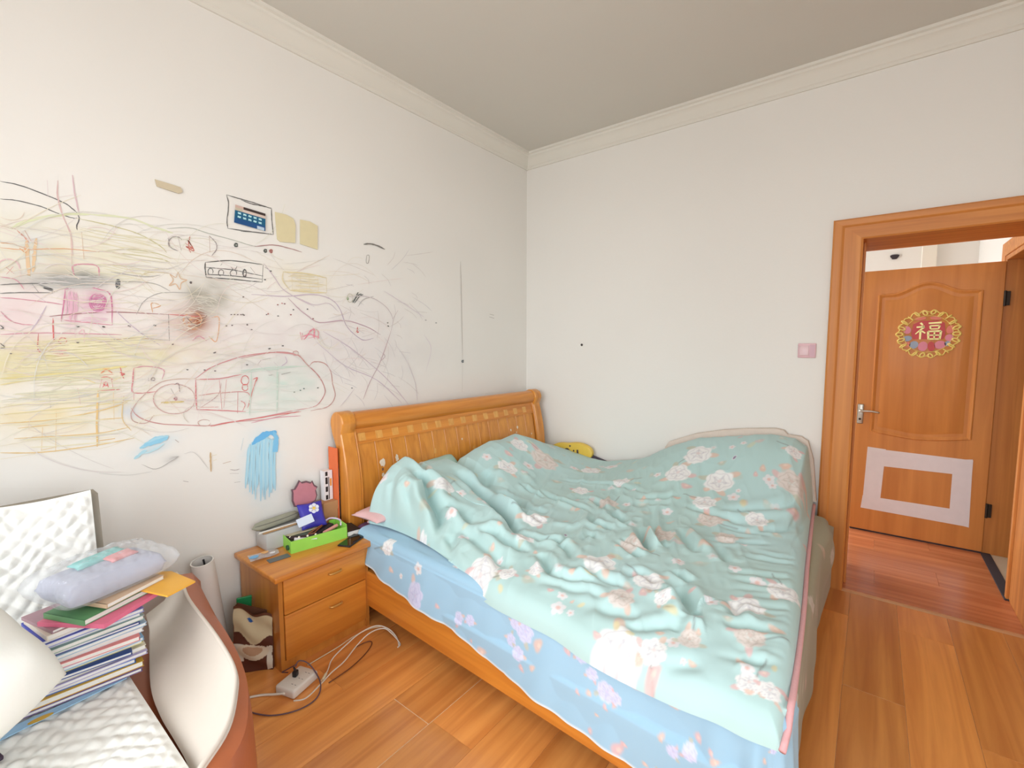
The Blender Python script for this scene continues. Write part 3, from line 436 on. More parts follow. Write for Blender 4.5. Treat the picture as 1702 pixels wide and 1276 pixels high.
('dense yellow crayon bands',[((218,202,130),8.7,[-3019,1288,-2956,1290,-2890,1296,-2804,1304]),((220,204,130),11.6,[-2804,1304,-2742,1310,-2678,1317]),((222,206,140),6.3,[-3020,1267,-2970,1276,-2917,1282]),((224,216,166),3.3,[-2902,1375,-2844,1378,-2782,1378,-2716,1382]),((224,216,166),5.9,[-2988,1340,-2876,1345,-2752,1359,-2613,1362]),((224,216,166),5.5,[-2949,1388,-2858,1391,-2759,1404,-2650,1409]),((224,216,166),5.9,[-2986,1326,-2885,1331,-2773,1340,-2649,1349]),((224,216,166),5.9,[-2896,1401,-2803,1409,-2701,1420,-2589,1431]),((224,216,166),4.4,[-2901,1385,-2831,1391,-2756,1390,-2674,1403]),((224,216,166),4.6,[-2958,1343,-2850,1347,-2730,1363,-2595,1369]),((224,216,166),3.8,[-2950,1373,-2849,1374,-2738,1377,-2614,1396]),((224,216,166),3.8,[-2946,1340,-2851,1355,-2747,1356,-2632,1363]),((224,216,166),5.7,[-2990,1323,-2869,1328,-2733,1338,-2578,1345]),((224,216,166),3.4,[-2922,1397,-2823,1405,-2714,1418,-2594,1416]),((224,216,166),4.0,[-2912,1333,-2845,1335,-2774,1340,-2699,1342]),((224,216,166),5.2,[-2918,1343,-2860,1344,-2798,1353,-2733,1353]),((224,216,166),3.8,[-2987,1354,-2893,1358,-2790,1362,-2676,1371]),((224,216,166),4.6,[-2910,1379,-2840,1386,-2766,1387,-2686,1396]),((224,216,166),4.1,[-2900,1351,-2838,1356,-2773,1362,-2703,1366]),((224,216,166),5.6,[-3010,1393,-2925,1399,-2832,1404,-2731,1421]),((224,216,166),4.6,[-2909,1344,-2820,1347,-2722,1360,-2615,1369]),((224,216,166),4.0,[-2934,1350,-2851,1345,-2760,1357,-2661,1367]),((224,216,166),5.3,[-2934,1404,-2826,1422,-2707,1425,-2574,1441]),((224,216,166),4.2,[-2898,1386,-2802,1404,-2697,1406,-2582,1419]),((224,216,166),4.0,[-2969,1389,-2886,1394,-2795,1401,-2696,1413]),((224,216,166),3.9,[-2929,1394,-2826,1395,-2712,1409,-2586,1421]),((224,216,166),5.5,[-2943,1388,-2858,1390,-2766,1408,-2665,1409]),((224,216,166),5.9,[-2974,1373,-2879,1374,-2774,1386,-2658,1397]),((224,216,166),3.1,[-3000,1406,-2915,1413,-2822,1425,-2721,1432]),((228,220,180),4.9,[-2885,1395,-2786,1400,-2676,1412,-2555,1420]),((228,220,180),3.3,[-2889,1382,-2797,1388,-2697,1394,-2587,1396]),((228,220,180),3.8,[-2913,1407,-2842,1410,-2765,1418,-2684,1414]),((228,220,180),5.6,[-2918,1388,-2808,1391,-2686,1404,-2549,1413]),((228,220,180),3.6,[-2861,1379,-2786,1379,-2705,1388,-2618,1394]),((228,220,180),2.9,[-2813,1410,-2728,1410,-2635,1423,-2535,1424]),((228,220,180),4.0,[-2897,1354,-2814,1360,-2724,1364,-2626,1370]),((228,220,180),3.7,[-2851,1378,-2795,1379,-2736,1378,-2673,1380]),((228,220,180),5.3,[-2870,1383,-2805,1389,-2735,1392,-2661,1403]),((228,220,180),3.1,[-2936,1371,-2837,1377,-2728,1386,-2608,1389]),((228,220,180),5.2,[-2851,1400,-2774,1404,-2690,1409,-2600,1420]),((228,220,180),4.5,[-2888,1352,-2814,1363,-2736,1360,-2651,1363]),((228,220,180),5.4,[-2919,1368,-2834,1365,-2740,1377,-2638,1384]),((228,220,180),4.2,[-2936,1364,-2843,1376,-2742,1380,-2631,1391]),((214,212,180),3.1,[-2949,1266,-2867,1271,-2779,1275,-2683,1278]),((214,212,180),2.9,[-2931,1315,-2866,1311,-2796,1312,-2722,1321]),((214,212,180),3.2,[-2912,1271,-2845,1270,-2774,1274,-2699,1270]),((214,212,180),4.5,[-2992,1232,-2895,1236,-2789,1234,-2672,1240]),((214,212,180),3.7,[-2940,1277,-2876,1280,-2809,1281,-2737,1281]),((214,212,180),2.9,[-2999,1214,-2935,1216,-2867,1209,-2794,1211]),((214,212,180),3.5,[-2927,1281,-2869,1283,-2807,1281,-2742,1289]),((214,212,180),2.8,[-2944,1300,-2870,1304,-2790,1304,-2704,1304]),((214,212,180),2.7,[-2987,1234,-2891,1232,-2785,1237,-2669,1229]),((214,212,180),4.3,[-2934,1258,-2887,1260,-2839,1258,-2788,1254]),((214,212,180),3.7,[-2954,1227,-2879,1229,-2799,1230,-2712,1230]),((214,212,180),4.2,[-2960,1220,-2885,1225,-2805,1219,-2718,1221]),((214,212,180),4.6,[-2912,1254,-2836,1256,-2754,1255,-2666,1250]),((214,212,180),3.7,[-3014,1277,-2937,1279,-2854,1279,-2763,1288]),((214,212,180),2.3,[-2973,1225,-2898,1227,-2818,1230,-2731,1234]),((214,212,180),4.1,[-2980,1287,-2908,1290,-2831,1295,-2749,1288])]),
('orange and yellow grid of shelves',[((226,190,120),6.0,[-3028,1135,-2899,1134,-2777,1149,-2685,1174]),((226,190,120),5.0,[-2988,1114,-2784,1116,-2700,1115]),((226,190,120),5.5,[-2999,1079,-2787,1065,-2685,1075]),((226,190,120),5.5,[-3034,1036,-2929,1019,-2784,1020,-2671,1029]),((226,190,120),4.3,[-2928,1109,-2935,1027]),((226,190,120),4.4,[-2889,1162,-2899,1020]),((226,184,110),7.8,[-2770,1230,-2780,1122,-2785,1013]),((222,206,140),4.6,[-3026,1165,-2897,1169,-2781,1173,-2663,1182]),((222,206,140),4.3,[-3025,1189,-2913,1202]),((226,190,120),4.7,[-2726,1219,-2730,1109]),((226,190,120),4.3,[-2695,1203,-2705,1113,-2680,1060]),((222,180,110),14.1,[-2778,1036,-2731,1038]),((226,200,150),10.9,[-2937,1027,-2896,1033]),((226,208,160),4.3,[-3036,1014,-2951,1017]),((168,164,160),3.5,[-2903,1221,-2903,1176]),((214,210,190),3.9,[-3023,1213,-2938,1224,-2893,1239,-2834,1274]),((230,222,186),3.8,[-2936,1192,-2884,1192,-2828,1191,-2771,1184]),((230,222,186),5.2,[-2963,1043,-2887,1034,-2806,1030,-2718,1020]),((230,222,186),5.5,[-3004,1196,-2908,1198,-2803,1189,-2685,1192]),((230,222,186),4.5,[-3017,1200,-2918,1194,-2808,1194,-2685,1194]),((230,222,186),4.2,[-2945,1160,-2895,1157,-2842,1160,-2787,1156]),((230,222,186),3.1,[-2977,1188,-2896,1188,-2808,1186,-2713,1182]),((230,222,186),4.4,[-2988,1073,-2906,1066,-2818,1060,-2721,1059]),((230,222,186),5.1,[-3016,1128,-2932,1124,-2840,1117,-2740,1114]),((230,222,186),3.2,[-3015,1195,-2927,1203,-2832,1202,-2727,1198]),((230,222,186),2.9,[-2939,1059,-2870,1058,-2798,1046,-2719,1045]),((230,222,186),5.5,[-3009,1138,-2940,1136,-2867,1137,-2788,1137]),((230,222,186),3.2,[-2964,1228,-2907,1228,-2846,1225,-2781,1232]),((230,222,186),4.0,[-3005,1217,-2925,1221,-2840,1217,-2747,1224]),((230,222,186),3.0,[-2930,1226,-2868,1227,-2804,1230,-2735,1223]),((230,222,186),3.7,[-2983,1069,-2901,1068,-2812,1060,-2714,1057]),((230,222,186),3.9,[-2921,1117,-2883,1112,-2843,1110,-2801,1106]),((230,222,186),3.2,[-2946,1216,-2901,1215,-2855,1211,-2806,1219]),((230,222,186),3.4,[-2987,1231,-2926,1225,-2860,1232,-2792,1226])]),
('red lantern doodle with yellow rays',[((206,84,84),4.6,[-2780,1230,-2747,1228,-2704,1227]),((206,84,84),4.6,[-2757,1273,-2766,1236]),((206,84,84),4.7,[-2729,1271,-2726,1233]),((206,84,84),4.6,[-2765,1275,-2744,1279,-2724,1268]),((206,84,84),4.6,[-2757,1239,-2745,1258,-2740,1238]),((206,84,84),4.6,[-2741,1251,-2742,1249,-2743,1246,-2746,1245,-2748,1245,-2751,1246,-2752,1248,-2753,1251,-2753,1254,-2752,1256,-2750,1258,-2747,1259,-2745,1258,-2743,1257,-2741,1254,-2741,1251]),((216,110,70),6.0,[-2759,1293,-2742,1306,-2725,1292]),((226,140,80),5.6,[-2753,1310,-2732,1312]),((206,84,84),4.7,[-2764,1287,-2722,1287]),((206,84,84),4.7,[-2700,1315,-2696,1283,-2691,1269]),((206,84,84),5.7,[-2703,1294,-2688,1286,-2701,1284]),((230,200,110),9.1,[-2810,1276,-2776,1257]),((230,206,120),7.1,[-2724,1264,-2691,1280]),((206,130,150),4.0,[-2827,1241,-2823,1181]),((226,184,190),4.5,[-2880,1225,-2822,1230,-2768,1230])]),
('pink square speech box',[((206,130,150),5.0,[-2658,1310,-2615,1315,-2560,1298,-2568,1258]),((206,110,120),5.8,[-2658,1310,-2664,1257,-2663,1211,-2586,1210]),((206,110,120),4.8,[-2663,1211,-2665,1183]),((130,110,110),4.9,[-2592,1261,-2592,1259,-2594,1257,-2596,1256,-2599,1256,-2601,1257,-2603,1258,-2604,1261,-2603,1263,-2602,1265,-2600,1267,-2598,1267,-2596,1267,-2594,1266,-2592,1264,-2592,1261]),((130,110,110),3.9,[-2613,1268,-2613,1254]),((190,180,140),6.3,[-2652,1320,-2632,1323])]),
('large pink winding track outline',[((196,120,124),6.4,[-2447,1255,-2380,1303,-2268,1344,-2148,1363,-2063,1362,-1972,1347]),((190,120,120),7.0,[-2259,1339,-2140,1362,-2055,1365,-1984,1347,-1940,1300,-1884,1243,-1851,1185,-1848,1138,-1890,1085,-1939,1071]),((200,130,136),5.8,[-1939,1071,-2023,1067,-2194,1052,-2272,1050]),((186,130,124),6.6,[-1930,1291,-1901,1313,-1842,1302,-1808,1258,-1800,1191,-1787,1123,-1830,1069,-1930,1056]),((190,130,130),5.5,[-1984,1359,-1985,1355,-1989,1351,-1994,1349,-2000,1349,-2006,1350,-2010,1353,-2013,1357,-2012,1362,-2010,1366,-2005,1369,-2000,1370,-1994,1370,-1988,1367,-1985,1364,-1984,1359]),((190,150,140),4.8,[-2447,1255,-2528,1256,-2578,1244,-2627,1204,-2664,1158,-2677,1123,-2667,1094,-2628,1085,-2602,1114]),((196,130,130),5.4,[-2676,1152,-2650,1109,-2586,1076,-2493,1057,-2399,1042,-2319,1048,-2162,1040,-1982,1064]),((206,84,84),6.4,[-2399,1038,-2319,1046,-2202,1050,-2075,1056,-1982,1057]),((206,130,150),5.4,[-2228,1031,-2111,1042,-1983,1036]),((190,150,140),4.2,[-2398,1054,-2400,1049,-2405,1045,-2413,1043,-2423,1043,-2432,1045,-2440,1049,-2445,1054,-2447,1060,-2446,1065,-2441,1069,-2434,1071,-2425,1072,-2415,1070,-2407,1067,-2401,1062]),((206,200,190),4.1,[-2480,1066,-2487,1072,-2492,1079,-2496,1086,-2498,1094,-2499,1102,-2498,1110,-2494,1117,-2490,1124,-2484,1129,-2477,1133,-2469,1135,-2460,1136,-2452,1135,-2444,1133,-2436,1128])]),
('red panelled box inside the winding track',[((204,104,112),6.8,[-2447,1251,-2449,1182,-2449,1120]),((204,104,112),6.6,[-2449,1120,-2346,1104,-2249,1087]),((204,110,116),6.6,[-2354,1246,-2350,1109]),((204,110,116),5.5,[-2325,1244,-2342,1116]),((204,96,104),7.9,[-2279,1184,-2285,1085]),((200,130,130),5.7,[-2440,1181,-2350,1185,-2237,1176,-2232,1104]),((200,120,124),6.0,[-2447,1251,-2354,1250,-2256,1265]),((206,84,84),5.4,[-2436,1128,-2363,1122]),((190,150,150),4.3,[-2430,1129,-2364,1175,-2347,1230]),((204,120,116),6.3,[-2194,1241,-2222,1162,-2240,1105]),((206,84,84),6.3,[-2210,1238,-2190,1245,-2203,1220]),((206,84,84),5.1,[-2229,1234,-2231,1226,-2235,1219,-2242,1214,-2249,1214,-2255,1217,-2260,1224,-2263,1232,-2262,1241,-2259,1249,-2254,1255,-2247,1257,-2240,1256,-2234,1251,-2230,1243,-2229,1234]),((206,84,84),5.1,[-2235,1201,-2236,1195,-2240,1190,-2244,1188,-2249,1187,-2254,1190,-2258,1194,-2260,1200,-2259,1206,-2257,1212,-2253,1216,-2248,1217,-2243,1216,-2239,1213,-2236,1208,-2235,1201]),((210,130,130),5.1,[-2270,1142,-2251,1123,-2264,1091])]),
('oval pond with a yellow bar',[((196,150,146),4.9,[-2453,1167,-2461,1141,-2481,1121,-2509,1111,-2540,1112,-2568,1123,-2589,1143,-2600,1167,-2599,1193,-2586,1215,-2563,1231,-2534,1237,-2503,1232,-2476,1217,-2458,1194,-2453,1167]),((210,186,110),11.2,[-2576,1163,-2539,1161,-2494,1160]),((150,60,70),8.7,[-2519,1174,-2521,1171,-2525,1170,-2528,1173,-2528,1177,-2525,1179,-2520,1178,-2519,1174]),((110,100,100),4.6,[-2539,1219,-2525,1185]),((130,110,110),4.6,[-2526,1234,-2511,1238,-2508,1202])]),
('pale teal rectangle sketch',[((190,214,200),7.6,[-2264,1274,-2151,1281,-1973,1292]),((190,214,200),7.4,[-2217,1272,-2225,1171,-2234,1070]),((190,214,200),7.8,[-2092,1292,-2098,1178,-2106,1064]),((190,214,200),7.1,[-2262,1282,-2101,1293,-1940,1291]),((190,214,200),7.2,[-2097,1288,-2099,1176,-2106,1072]),((190,214,200),7.2,[-2271,1084,-2110,1077]),((216,224,216),4.7,[-2210,1191,-2139,1191,-2065,1172,-1986,1166]),((216,224,216),5.2,[-2262,1137,-2161,1116,-2050,1125,-1931,1102]),((216,224,216),3.6,[-2219,1128,-2120,1129,-2015,1116,-1902,1109]),((216,224,216),6.7,[-2140,1214,-2084,1202,-2024,1196,-1961,1210]),((216,224,216),4.8,[-2257,1093,-2162,1092,-2062,1073,-1954,1060]),((216,224,216),4.7,[-2186,1278,-2108,1275,-2026,1256,-1939,1259]),((216,224,216),3.9,[-2234,1114,-2156,1111,-2075,1084,-1988,1073]),((216,224,216),5.0,[-2222,1205,-2148,1191,-2070,1185,-1988,1174]),((216,224,216),7.1,[-2138,1134,-2062,1116,-1981,1114,-1896,1107]),((216,224,216),3.8,[-2226,1279,-2138,1277,-2046,1268,-1946,1272])]),
('small slanting blue crayon patch',[((128,200,232),21.2,[-2656,984,-2620,1003,-2587,1009]),((128,200,232),17.4,[-2652,986,-2615,1006,-2583,1012]),((128,200,232),14.0,[-2647,988,-2609,1008,-2579,1015]),((128,200,232),24.3,[-2642,990,-2604,1011,-2576,1018]),((128,200,232),22.0,[-2637,992,-2598,1014,-2572,1021]),((150,210,236),14.9,[-2650,990,-2602,1015,-2556,1019]),((120,196,234),20.0,[-2644,995,-2590,1002,-2559,1015]),((160,214,234),14.7,[-2676,944,-2652,964,-2634,972]),((176,218,232),9.9,[-2649,960,-2610,968,-2573,991])]),
('large bright blue jellyfish shape in crayon',[((150,210,236),13.2,[-2245,916,-2254,840,-2268,722]),((164,216,238),13.2,[-2239,931,-2247,855,-2261,740]),((140,206,238),13.2,[-2233,930,-2237,853,-2255,738]),((150,210,236),13.3,[-2227,940,-2233,864,-2250,699]),((164,216,238),13.3,[-2221,945,-2227,869,-2243,723]),((140,206,238),13.3,[-2215,952,-2223,876,-2238,686]),((150,210,236),13.3,[-2209,962,-2218,886,-2231,703]),((164,216,238),13.4,[-2203,965,-2208,888,-2226,657]),((140,206,238),13.4,[-2197,966,-2204,890,-2217,713]),((150,210,236),13.4,[-2191,970,-2200,893,-2210,725]),((164,216,238),13.5,[-2185,972,-2189,894,-2203,737]),((140,206,238),13.5,[-2180,965,-2185,887,-2201,642]),((150,210,236),13.5,[-2173,972,-2177,894,-2192,697]),((164,216,238),13.5,[-2168,964,-2176,887,-2187,660]),((140,206,238),13.6,[-2162,968,-2168,890,-2180,644]),((150,210,236),13.6,[-2156,954,-2164,876,-2172,687]),((164,216,238),13.6,[-2150,951,-2159,873,-2165,696]),((140,206,238),13.7,[-2144,944,-2149,865,-2160,651]),((150,210,236),13.7,[-2139,939,-2143,860,-2152,672]),((164,216,238),13.7,[-2132,941,-2142,862,-2146,668]),((140,206,238),13.7,[-2127,931,-2136,853,-2138,686]),((150,210,236),13.8,[-2121,913,-2127,834,-2131,676]),((70,168,236),19.1,[-2228,925,-2207,951,-2173,972,-2148,977]),((70,168,236),19.1,[-2224,926,-2199,953,-2166,972,-2144,973]),((70,168,236),19.1,[-2220,928,-2190,956,-2160,972,-2141,969]),((70,168,236),19.2,[-2216,930,-2182,958,-2153,972,-2138,965]),((70,168,236),19.2,[-2212,932,-2174,960,-2146,971,-2135,961]),((70,168,236),19.3,[-2208,934,-2165,962,-2140,971,-2132,957]),((70,168,236),19.3,[-2204,936,-2157,964,-2133,971,-2128,953]),((70,168,236),19.4,[-2199,938,-2148,966,-2126,971,-2125,949]),((70,168,236),19.4,[-2195,940,-2140,969,-2119,971,-2122,945]),((96,184,238),17.9,[-2126,978,-2120,933,-2131,872]),((96,184,238),18.0,[-2122,970,-2116,932,-2126,871]),((96,184,238),18.0,[-2118,963,-2113,932,-2120,870]),((96,184,238),18.0,[-2114,955,-2109,931,-2115,869]),((170,200,216),5.7,[-2266,965,-2279,908])]),
('short brown and grey marks by the blue shape',[((196,160,110),9.7,[-2406,923,-2407,883,-2408,833]),((176,140,110),8.9,[-2358,861,-2324,864]),((214,200,140),6.5,[-2399,905,-2381,906]),((214,200,140),6.0,[-2396,881,-2382,886]),((120,110,110),5.2,[-2515,816,-2496,808]),((150,140,140),3.9,[-2330,827,-2307,819,-2288,821]),((150,140,140),4.0,[-2332,808,-2293,801]),((120,116,116),4.5,[-2314,762,-2288,759]),((150,130,120),6.2,[-2535,1000,-2523,986]),((168,164,160),3.6,[-2654,918,-2608,889,-2552,912,-2532,923]),((190,186,184),5.2,[-2561,921,-2526,926,-2557,928]),((206,204,200),3.4,[-2786,910,-2701,884,-2621,881]),((200,198,196),3.7,[-2506,934,-2466,930,-2416,848])]),
('pink crown-like scribble',[((224,110,130),11.2,[-1972,1467,-1963,1427]),((224,120,140),9.3,[-1960,1463,-1957,1429]),((226,130,150),9.4,[-1962,1445,-1915,1455,-1867,1437]),((222,110,134),11.4,[-1952,1429,-1899,1487,-1896,1437]),((226,130,150),10.8,[-1885,1483,-1871,1465,-1877,1431]),((226,140,156),9.5,[-1914,1464,-1892,1432]),((226,140,156),9.6,[-1930,1436,-1876,1446]),((206,84,84),8.2,[-1635,1504,-1638,1474,-1626,1478])]),
('yellow gridded bus outline',[((222,204,150),9.3,[-2047,1761,-1931,1767,-1816,1758]),((222,204,150),8.4,[-1816,1758,-1818,1679]),((222,204,150),9.3,[-1818,1679,-1925,1674,-2016,1675]),((224,208,160),7.1,[-2047,1761,-2049,1718,-2016,1675]),((226,212,170),6.1,[-2004,1752,-2004,1672]),((226,212,170),6.2,[-1959,1756,-1959,1676]),((226,212,170),6.2,[-1913,1759,-1912,1680]),((226,212,170),6.3,[-1865,1763,-1864,1684]),((226,212,170),6.2,[-2049,1718,-1933,1722,-1817,1718]),((230,216,176),6.3,[-2023,1743,-1978,1748,-1930,1752,-1882,1754]),((230,216,176),4.6,[-2022,1724,-1977,1726,-1930,1729,-1882,1732]),((230,216,176),7.6,[-2009,1750,-1968,1756,-1926,1757,-1883,1762]),((230,216,176),6.7,[-1973,1718,-1936,1719,-1899,1721,-1860,1727]),((230,216,176),7.2,[-1990,1738,-1948,1742,-1905,1740,-1860,1743]),((230,216,176),7.9,[-1986,1701,-1938,1703,-1889,1706,-1838,1713]),((230,216,176),7.6,[-1974,1681,-1949,1686,-1924,1688,-1898,1686]),((230,216,176),6.8,[-2007,1681,-1961,1681,-1912,1684,-1863,1686])]),
('small black feathery scribble',[((64,70,66),8.9,[-1662,1637,-1632,1676,-1604,1693]),((64,70,66),8.9,[-1656,1640,-1629,1691,-1624,1696]),((74,80,76),8.2,[-1651,1636,-1616,1677,-1592,1691]),((64,70,66),10.2,[-1666,1644,-1638,1670]),((190,186,160),4.7,[-1660,1664,-1662,1654,-1666,1646,-1673,1641,-1680,1639,-1687,1642,-1692,1648,-1695,1656,-1694,1666,-1691,1675,-1686,1682,-1678,1686,-1671,1685,-1665,1681,-1661,1673,-1660,1664]),((110,150,90),8.0,[-1687,1660,-1689,1655,-1693,1654,-1696,1657,-1696,1662,-1692,1665,-1689,1664,-1687,1660]),((168,164,160),5.5,[-1629,1618,-1593,1659,-1522,1685])]),
('sweeping faint purple loops',[((190,168,190),6.6,[-2200,1638,-2044,1642,-1888,1664,-1789,1644,-1739,1591,-1710,1516,-1667,1469,-1600,1430,-1529,1441]),((186,150,166),7.0,[-2027,1635,-1975,1586,-1930,1553,-1864,1520,-1709,1536,-1575,1506,-1479,1462]),((206,186,200),7.2,[-1846,1474,-1692,1390,-1510,1255,-1386,1142,-1279,1023]),((206,190,204),7.2,[-1887,1418,-1717,1284,-1512,1193,-1334,1040]),((212,202,208),7.0,[-1273,1279,-1219,1153,-1207,1038]),((204,192,196),6.5,[-1683,1672,-1546,1678,-1437,1630,-1388,1559,-1403,1485]),((196,170,176),7.1,[-1403,1485,-1484,1306,-1561,1186,-1611,1087]),((196,176,180),6.6,[-1347,1614,-1388,1559]),((200,176,184),6.5,[-1484,1306,-1452,1332,-1464,1353]),((212,200,210),6.0,[-1447,1722,-1305,1660,-1136,1582]),((200,180,196),6.0,[-2138,1791,-2091,1731,-2051,1676,-1973,1635,-1890,1601]),((206,190,200),5.8,[-1973,1639,-1890,1610,-1810,1624,-1750,1581]),((216,206,214),6.4,[-1139,1468,-1080,1377,-1129,1228]),((216,208,212),6.1,[-1378,1411,-1286,1301,-1246,1222]),((210,200,206),5.2,[-1850,1363,-1803,1258,-1676,1193]),((210,200,206),6.1,[-1757,1062,-1712,1106,-1666,1152])]),
('grey eyebrow stroke above a tiny drawn rectangle',[((96,92,88),12.0,[-1581,1973,-1537,1982,-1489,1980,-1434,1967]),((150,146,140),5.6,[-1562,1914,-1545,1914,-1552,1873,-1566,1874,-1562,1914])]),
('thin vertical pencil line beside the headboard wall',[((176,168,160),6.4,[-794,1987,-789,1818,-786,1647,-782,1288]),((190,184,176),5.6,[-782,1288,-788,1062]),((70,80,90),12.9,[-771,1285,-774,1280,-782,1279,-788,1283,-788,1288,-782,1291,-774,1290,-771,1285]),((130,124,116),9.3,[-482,1636,-430,1631]),((130,124,116),9.3,[-486,1615,-426,1607])]),
('scattered dots and tiny crayon ticks',[((140,50,50),7.7,[-2083,1599,-2080,1598,-2076,1599]),((190,120,120),7.8,[-2062,1608,-2058,1606,-2054,1607]),((120,70,80),7.8,[-2049,1607,-2045,1605,-2041,1606]),((60,60,60),7.9,[-2006,1579,-2002,1578,-1998,1579]),((60,60,64),8.1,[-1932,1587,-1929,1586,-1924,1587]),((150,60,60),7.6,[-2131,1552,-2128,1551,-2124,1552]),((110,110,110),7.7,[-2084,1545,-2080,1543,-2076,1544]),((140,60,56),7.9,[-2020,1555,-2017,1553,-2012,1554]),((130,60,60),8.2,[-1904,1539,-1900,1538,-1895,1539]),((60,66,70),7.6,[-2110,1758,-2107,1757,-2102,1759]),((60,60,60),7.5,[-2139,1715,-2135,1713,-2131,1715]),((110,100,90),7.3,[-2240,1624,-2237,1623,-2234,1624]),((120,110,110),7.3,[-2228,1499,-2225,1497,-2222,1498]),((70,60,60),7.4,[-2210,1475,-2207,1473,-2203,1474]),((60,64,60),7.6,[-2130,1386,-2127,1384,-2122,1385]),((90,90,90),7.8,[-2066,1398,-2062,1397,-2058,1398]),((70,74,74),8.3,[-1890,1176,-1887,1174,-1882,1175]),((60,90,80),8.1,[-1986,1170,-1982,1168,-1978,1168]),((60,80,80),8.1,[-1967,1178,-1963,1175,-1959,1176]),((120,130,120),8.0,[-2018,1163,-2014,1161,-2010,1162]),((120,120,130),8.9,[-1687,1160,-1683,1158,-1677,1158]),((120,120,110),9.4,[-1432,1535,-1427,1534,-1421,1535]),((150,150,150),10.5,[-1041,1551,-1034,1549,-1026,1551]),((80,80,70),9.5,[-1429,1517,-1424,1515,-1417,1516]),((170,170,170),10.2,[-1131,1565,-1125,1563,-1117,1564]),((90,80,70),7.3,[-2245,1544,-2242,1542,-2239,1544]),((90,70,70),6.0,[-2295,1540,-2292,1539,-2288,1541]),((90,70,70),6.1,[-2282,1541,-2278,1540,-2275,1542]),((90,70,70),6.1,[-2268,1541,-2265,1540,-2261,1542]),((90,70,70),6.1,[-2254,1542,-2251,1541,-2247,1543]),((90,70,70),6.2,[-2241,1541,-2237,1539,-2234,1542]),((90,70,70),6.0,[-2318,1488,-2314,1487,-2311,1489]),((90,70,70),6.1,[-2294,1491,-2291,1490,-2287,1492]),((90,70,70),6.2,[-2229,1495,-2225,1494,-2222,1496]),((90,70,70),6.3,[-2212,1473,-2208,1472,-2205,1474]),((90,70,70),6.2,[-2240,1624,-2237,1623,-2233,1625]),((90,70,70),5.6,[-2526,1405,-2524,1403,-2520,1406]),((90,70,70),5.9,[-2369,1369,-2366,1368,-2362,1370]),((90,70,70),6.4,[-2139,1548,-2135,1547,-2132,1549]),((80,74,74),6.2,[-2480,1297,-2476,1295,-2472,1296]),((80,74,74),6.4,[-2415,1292,-2411,1291,-2407,1292]),((80,74,74),6.5,[-2374,1287,-2370,1285,-2366,1286]),((80,74,74),6.8,[-2239,1310,-2235,1308,-2230,1310]),((80,74,74),7.0,[-2135,1384,-2130,1382,-2125,1384]),((80,74,74),7.2,[-2069,1398,-2064,1397,-2058,1398]),((80,74,74),6.5,[-2374,1367,-2370,1366,-2365,1367]),((80,74,74),5.3,[-2821,1411,-2818,1409,-2815,1411]),((80,74,74),4.9,[-2991,1373,-2989,1371,-2986,1372]),((120,110,110),4.1,[-2166,1329,-2124,1338]),((150,120,120),4.6,[-2187,1308,-2170,1329]),((190,168,190),6.0,[-2054,1344,-2047,1317,-2074,1296]),((190,168,190),4.8,[-2112,1319,-2091,1296]),((120,120,120),4.9,[-2076,1254,-2031,1263]),((140,130,130),4.1,[-2140,1255,-2115,1256]),((150,150,150),6.1,[-2077,1257,-2028,1264]),((150,150,150),5.9,[-2136,1252,-2120,1255])]),
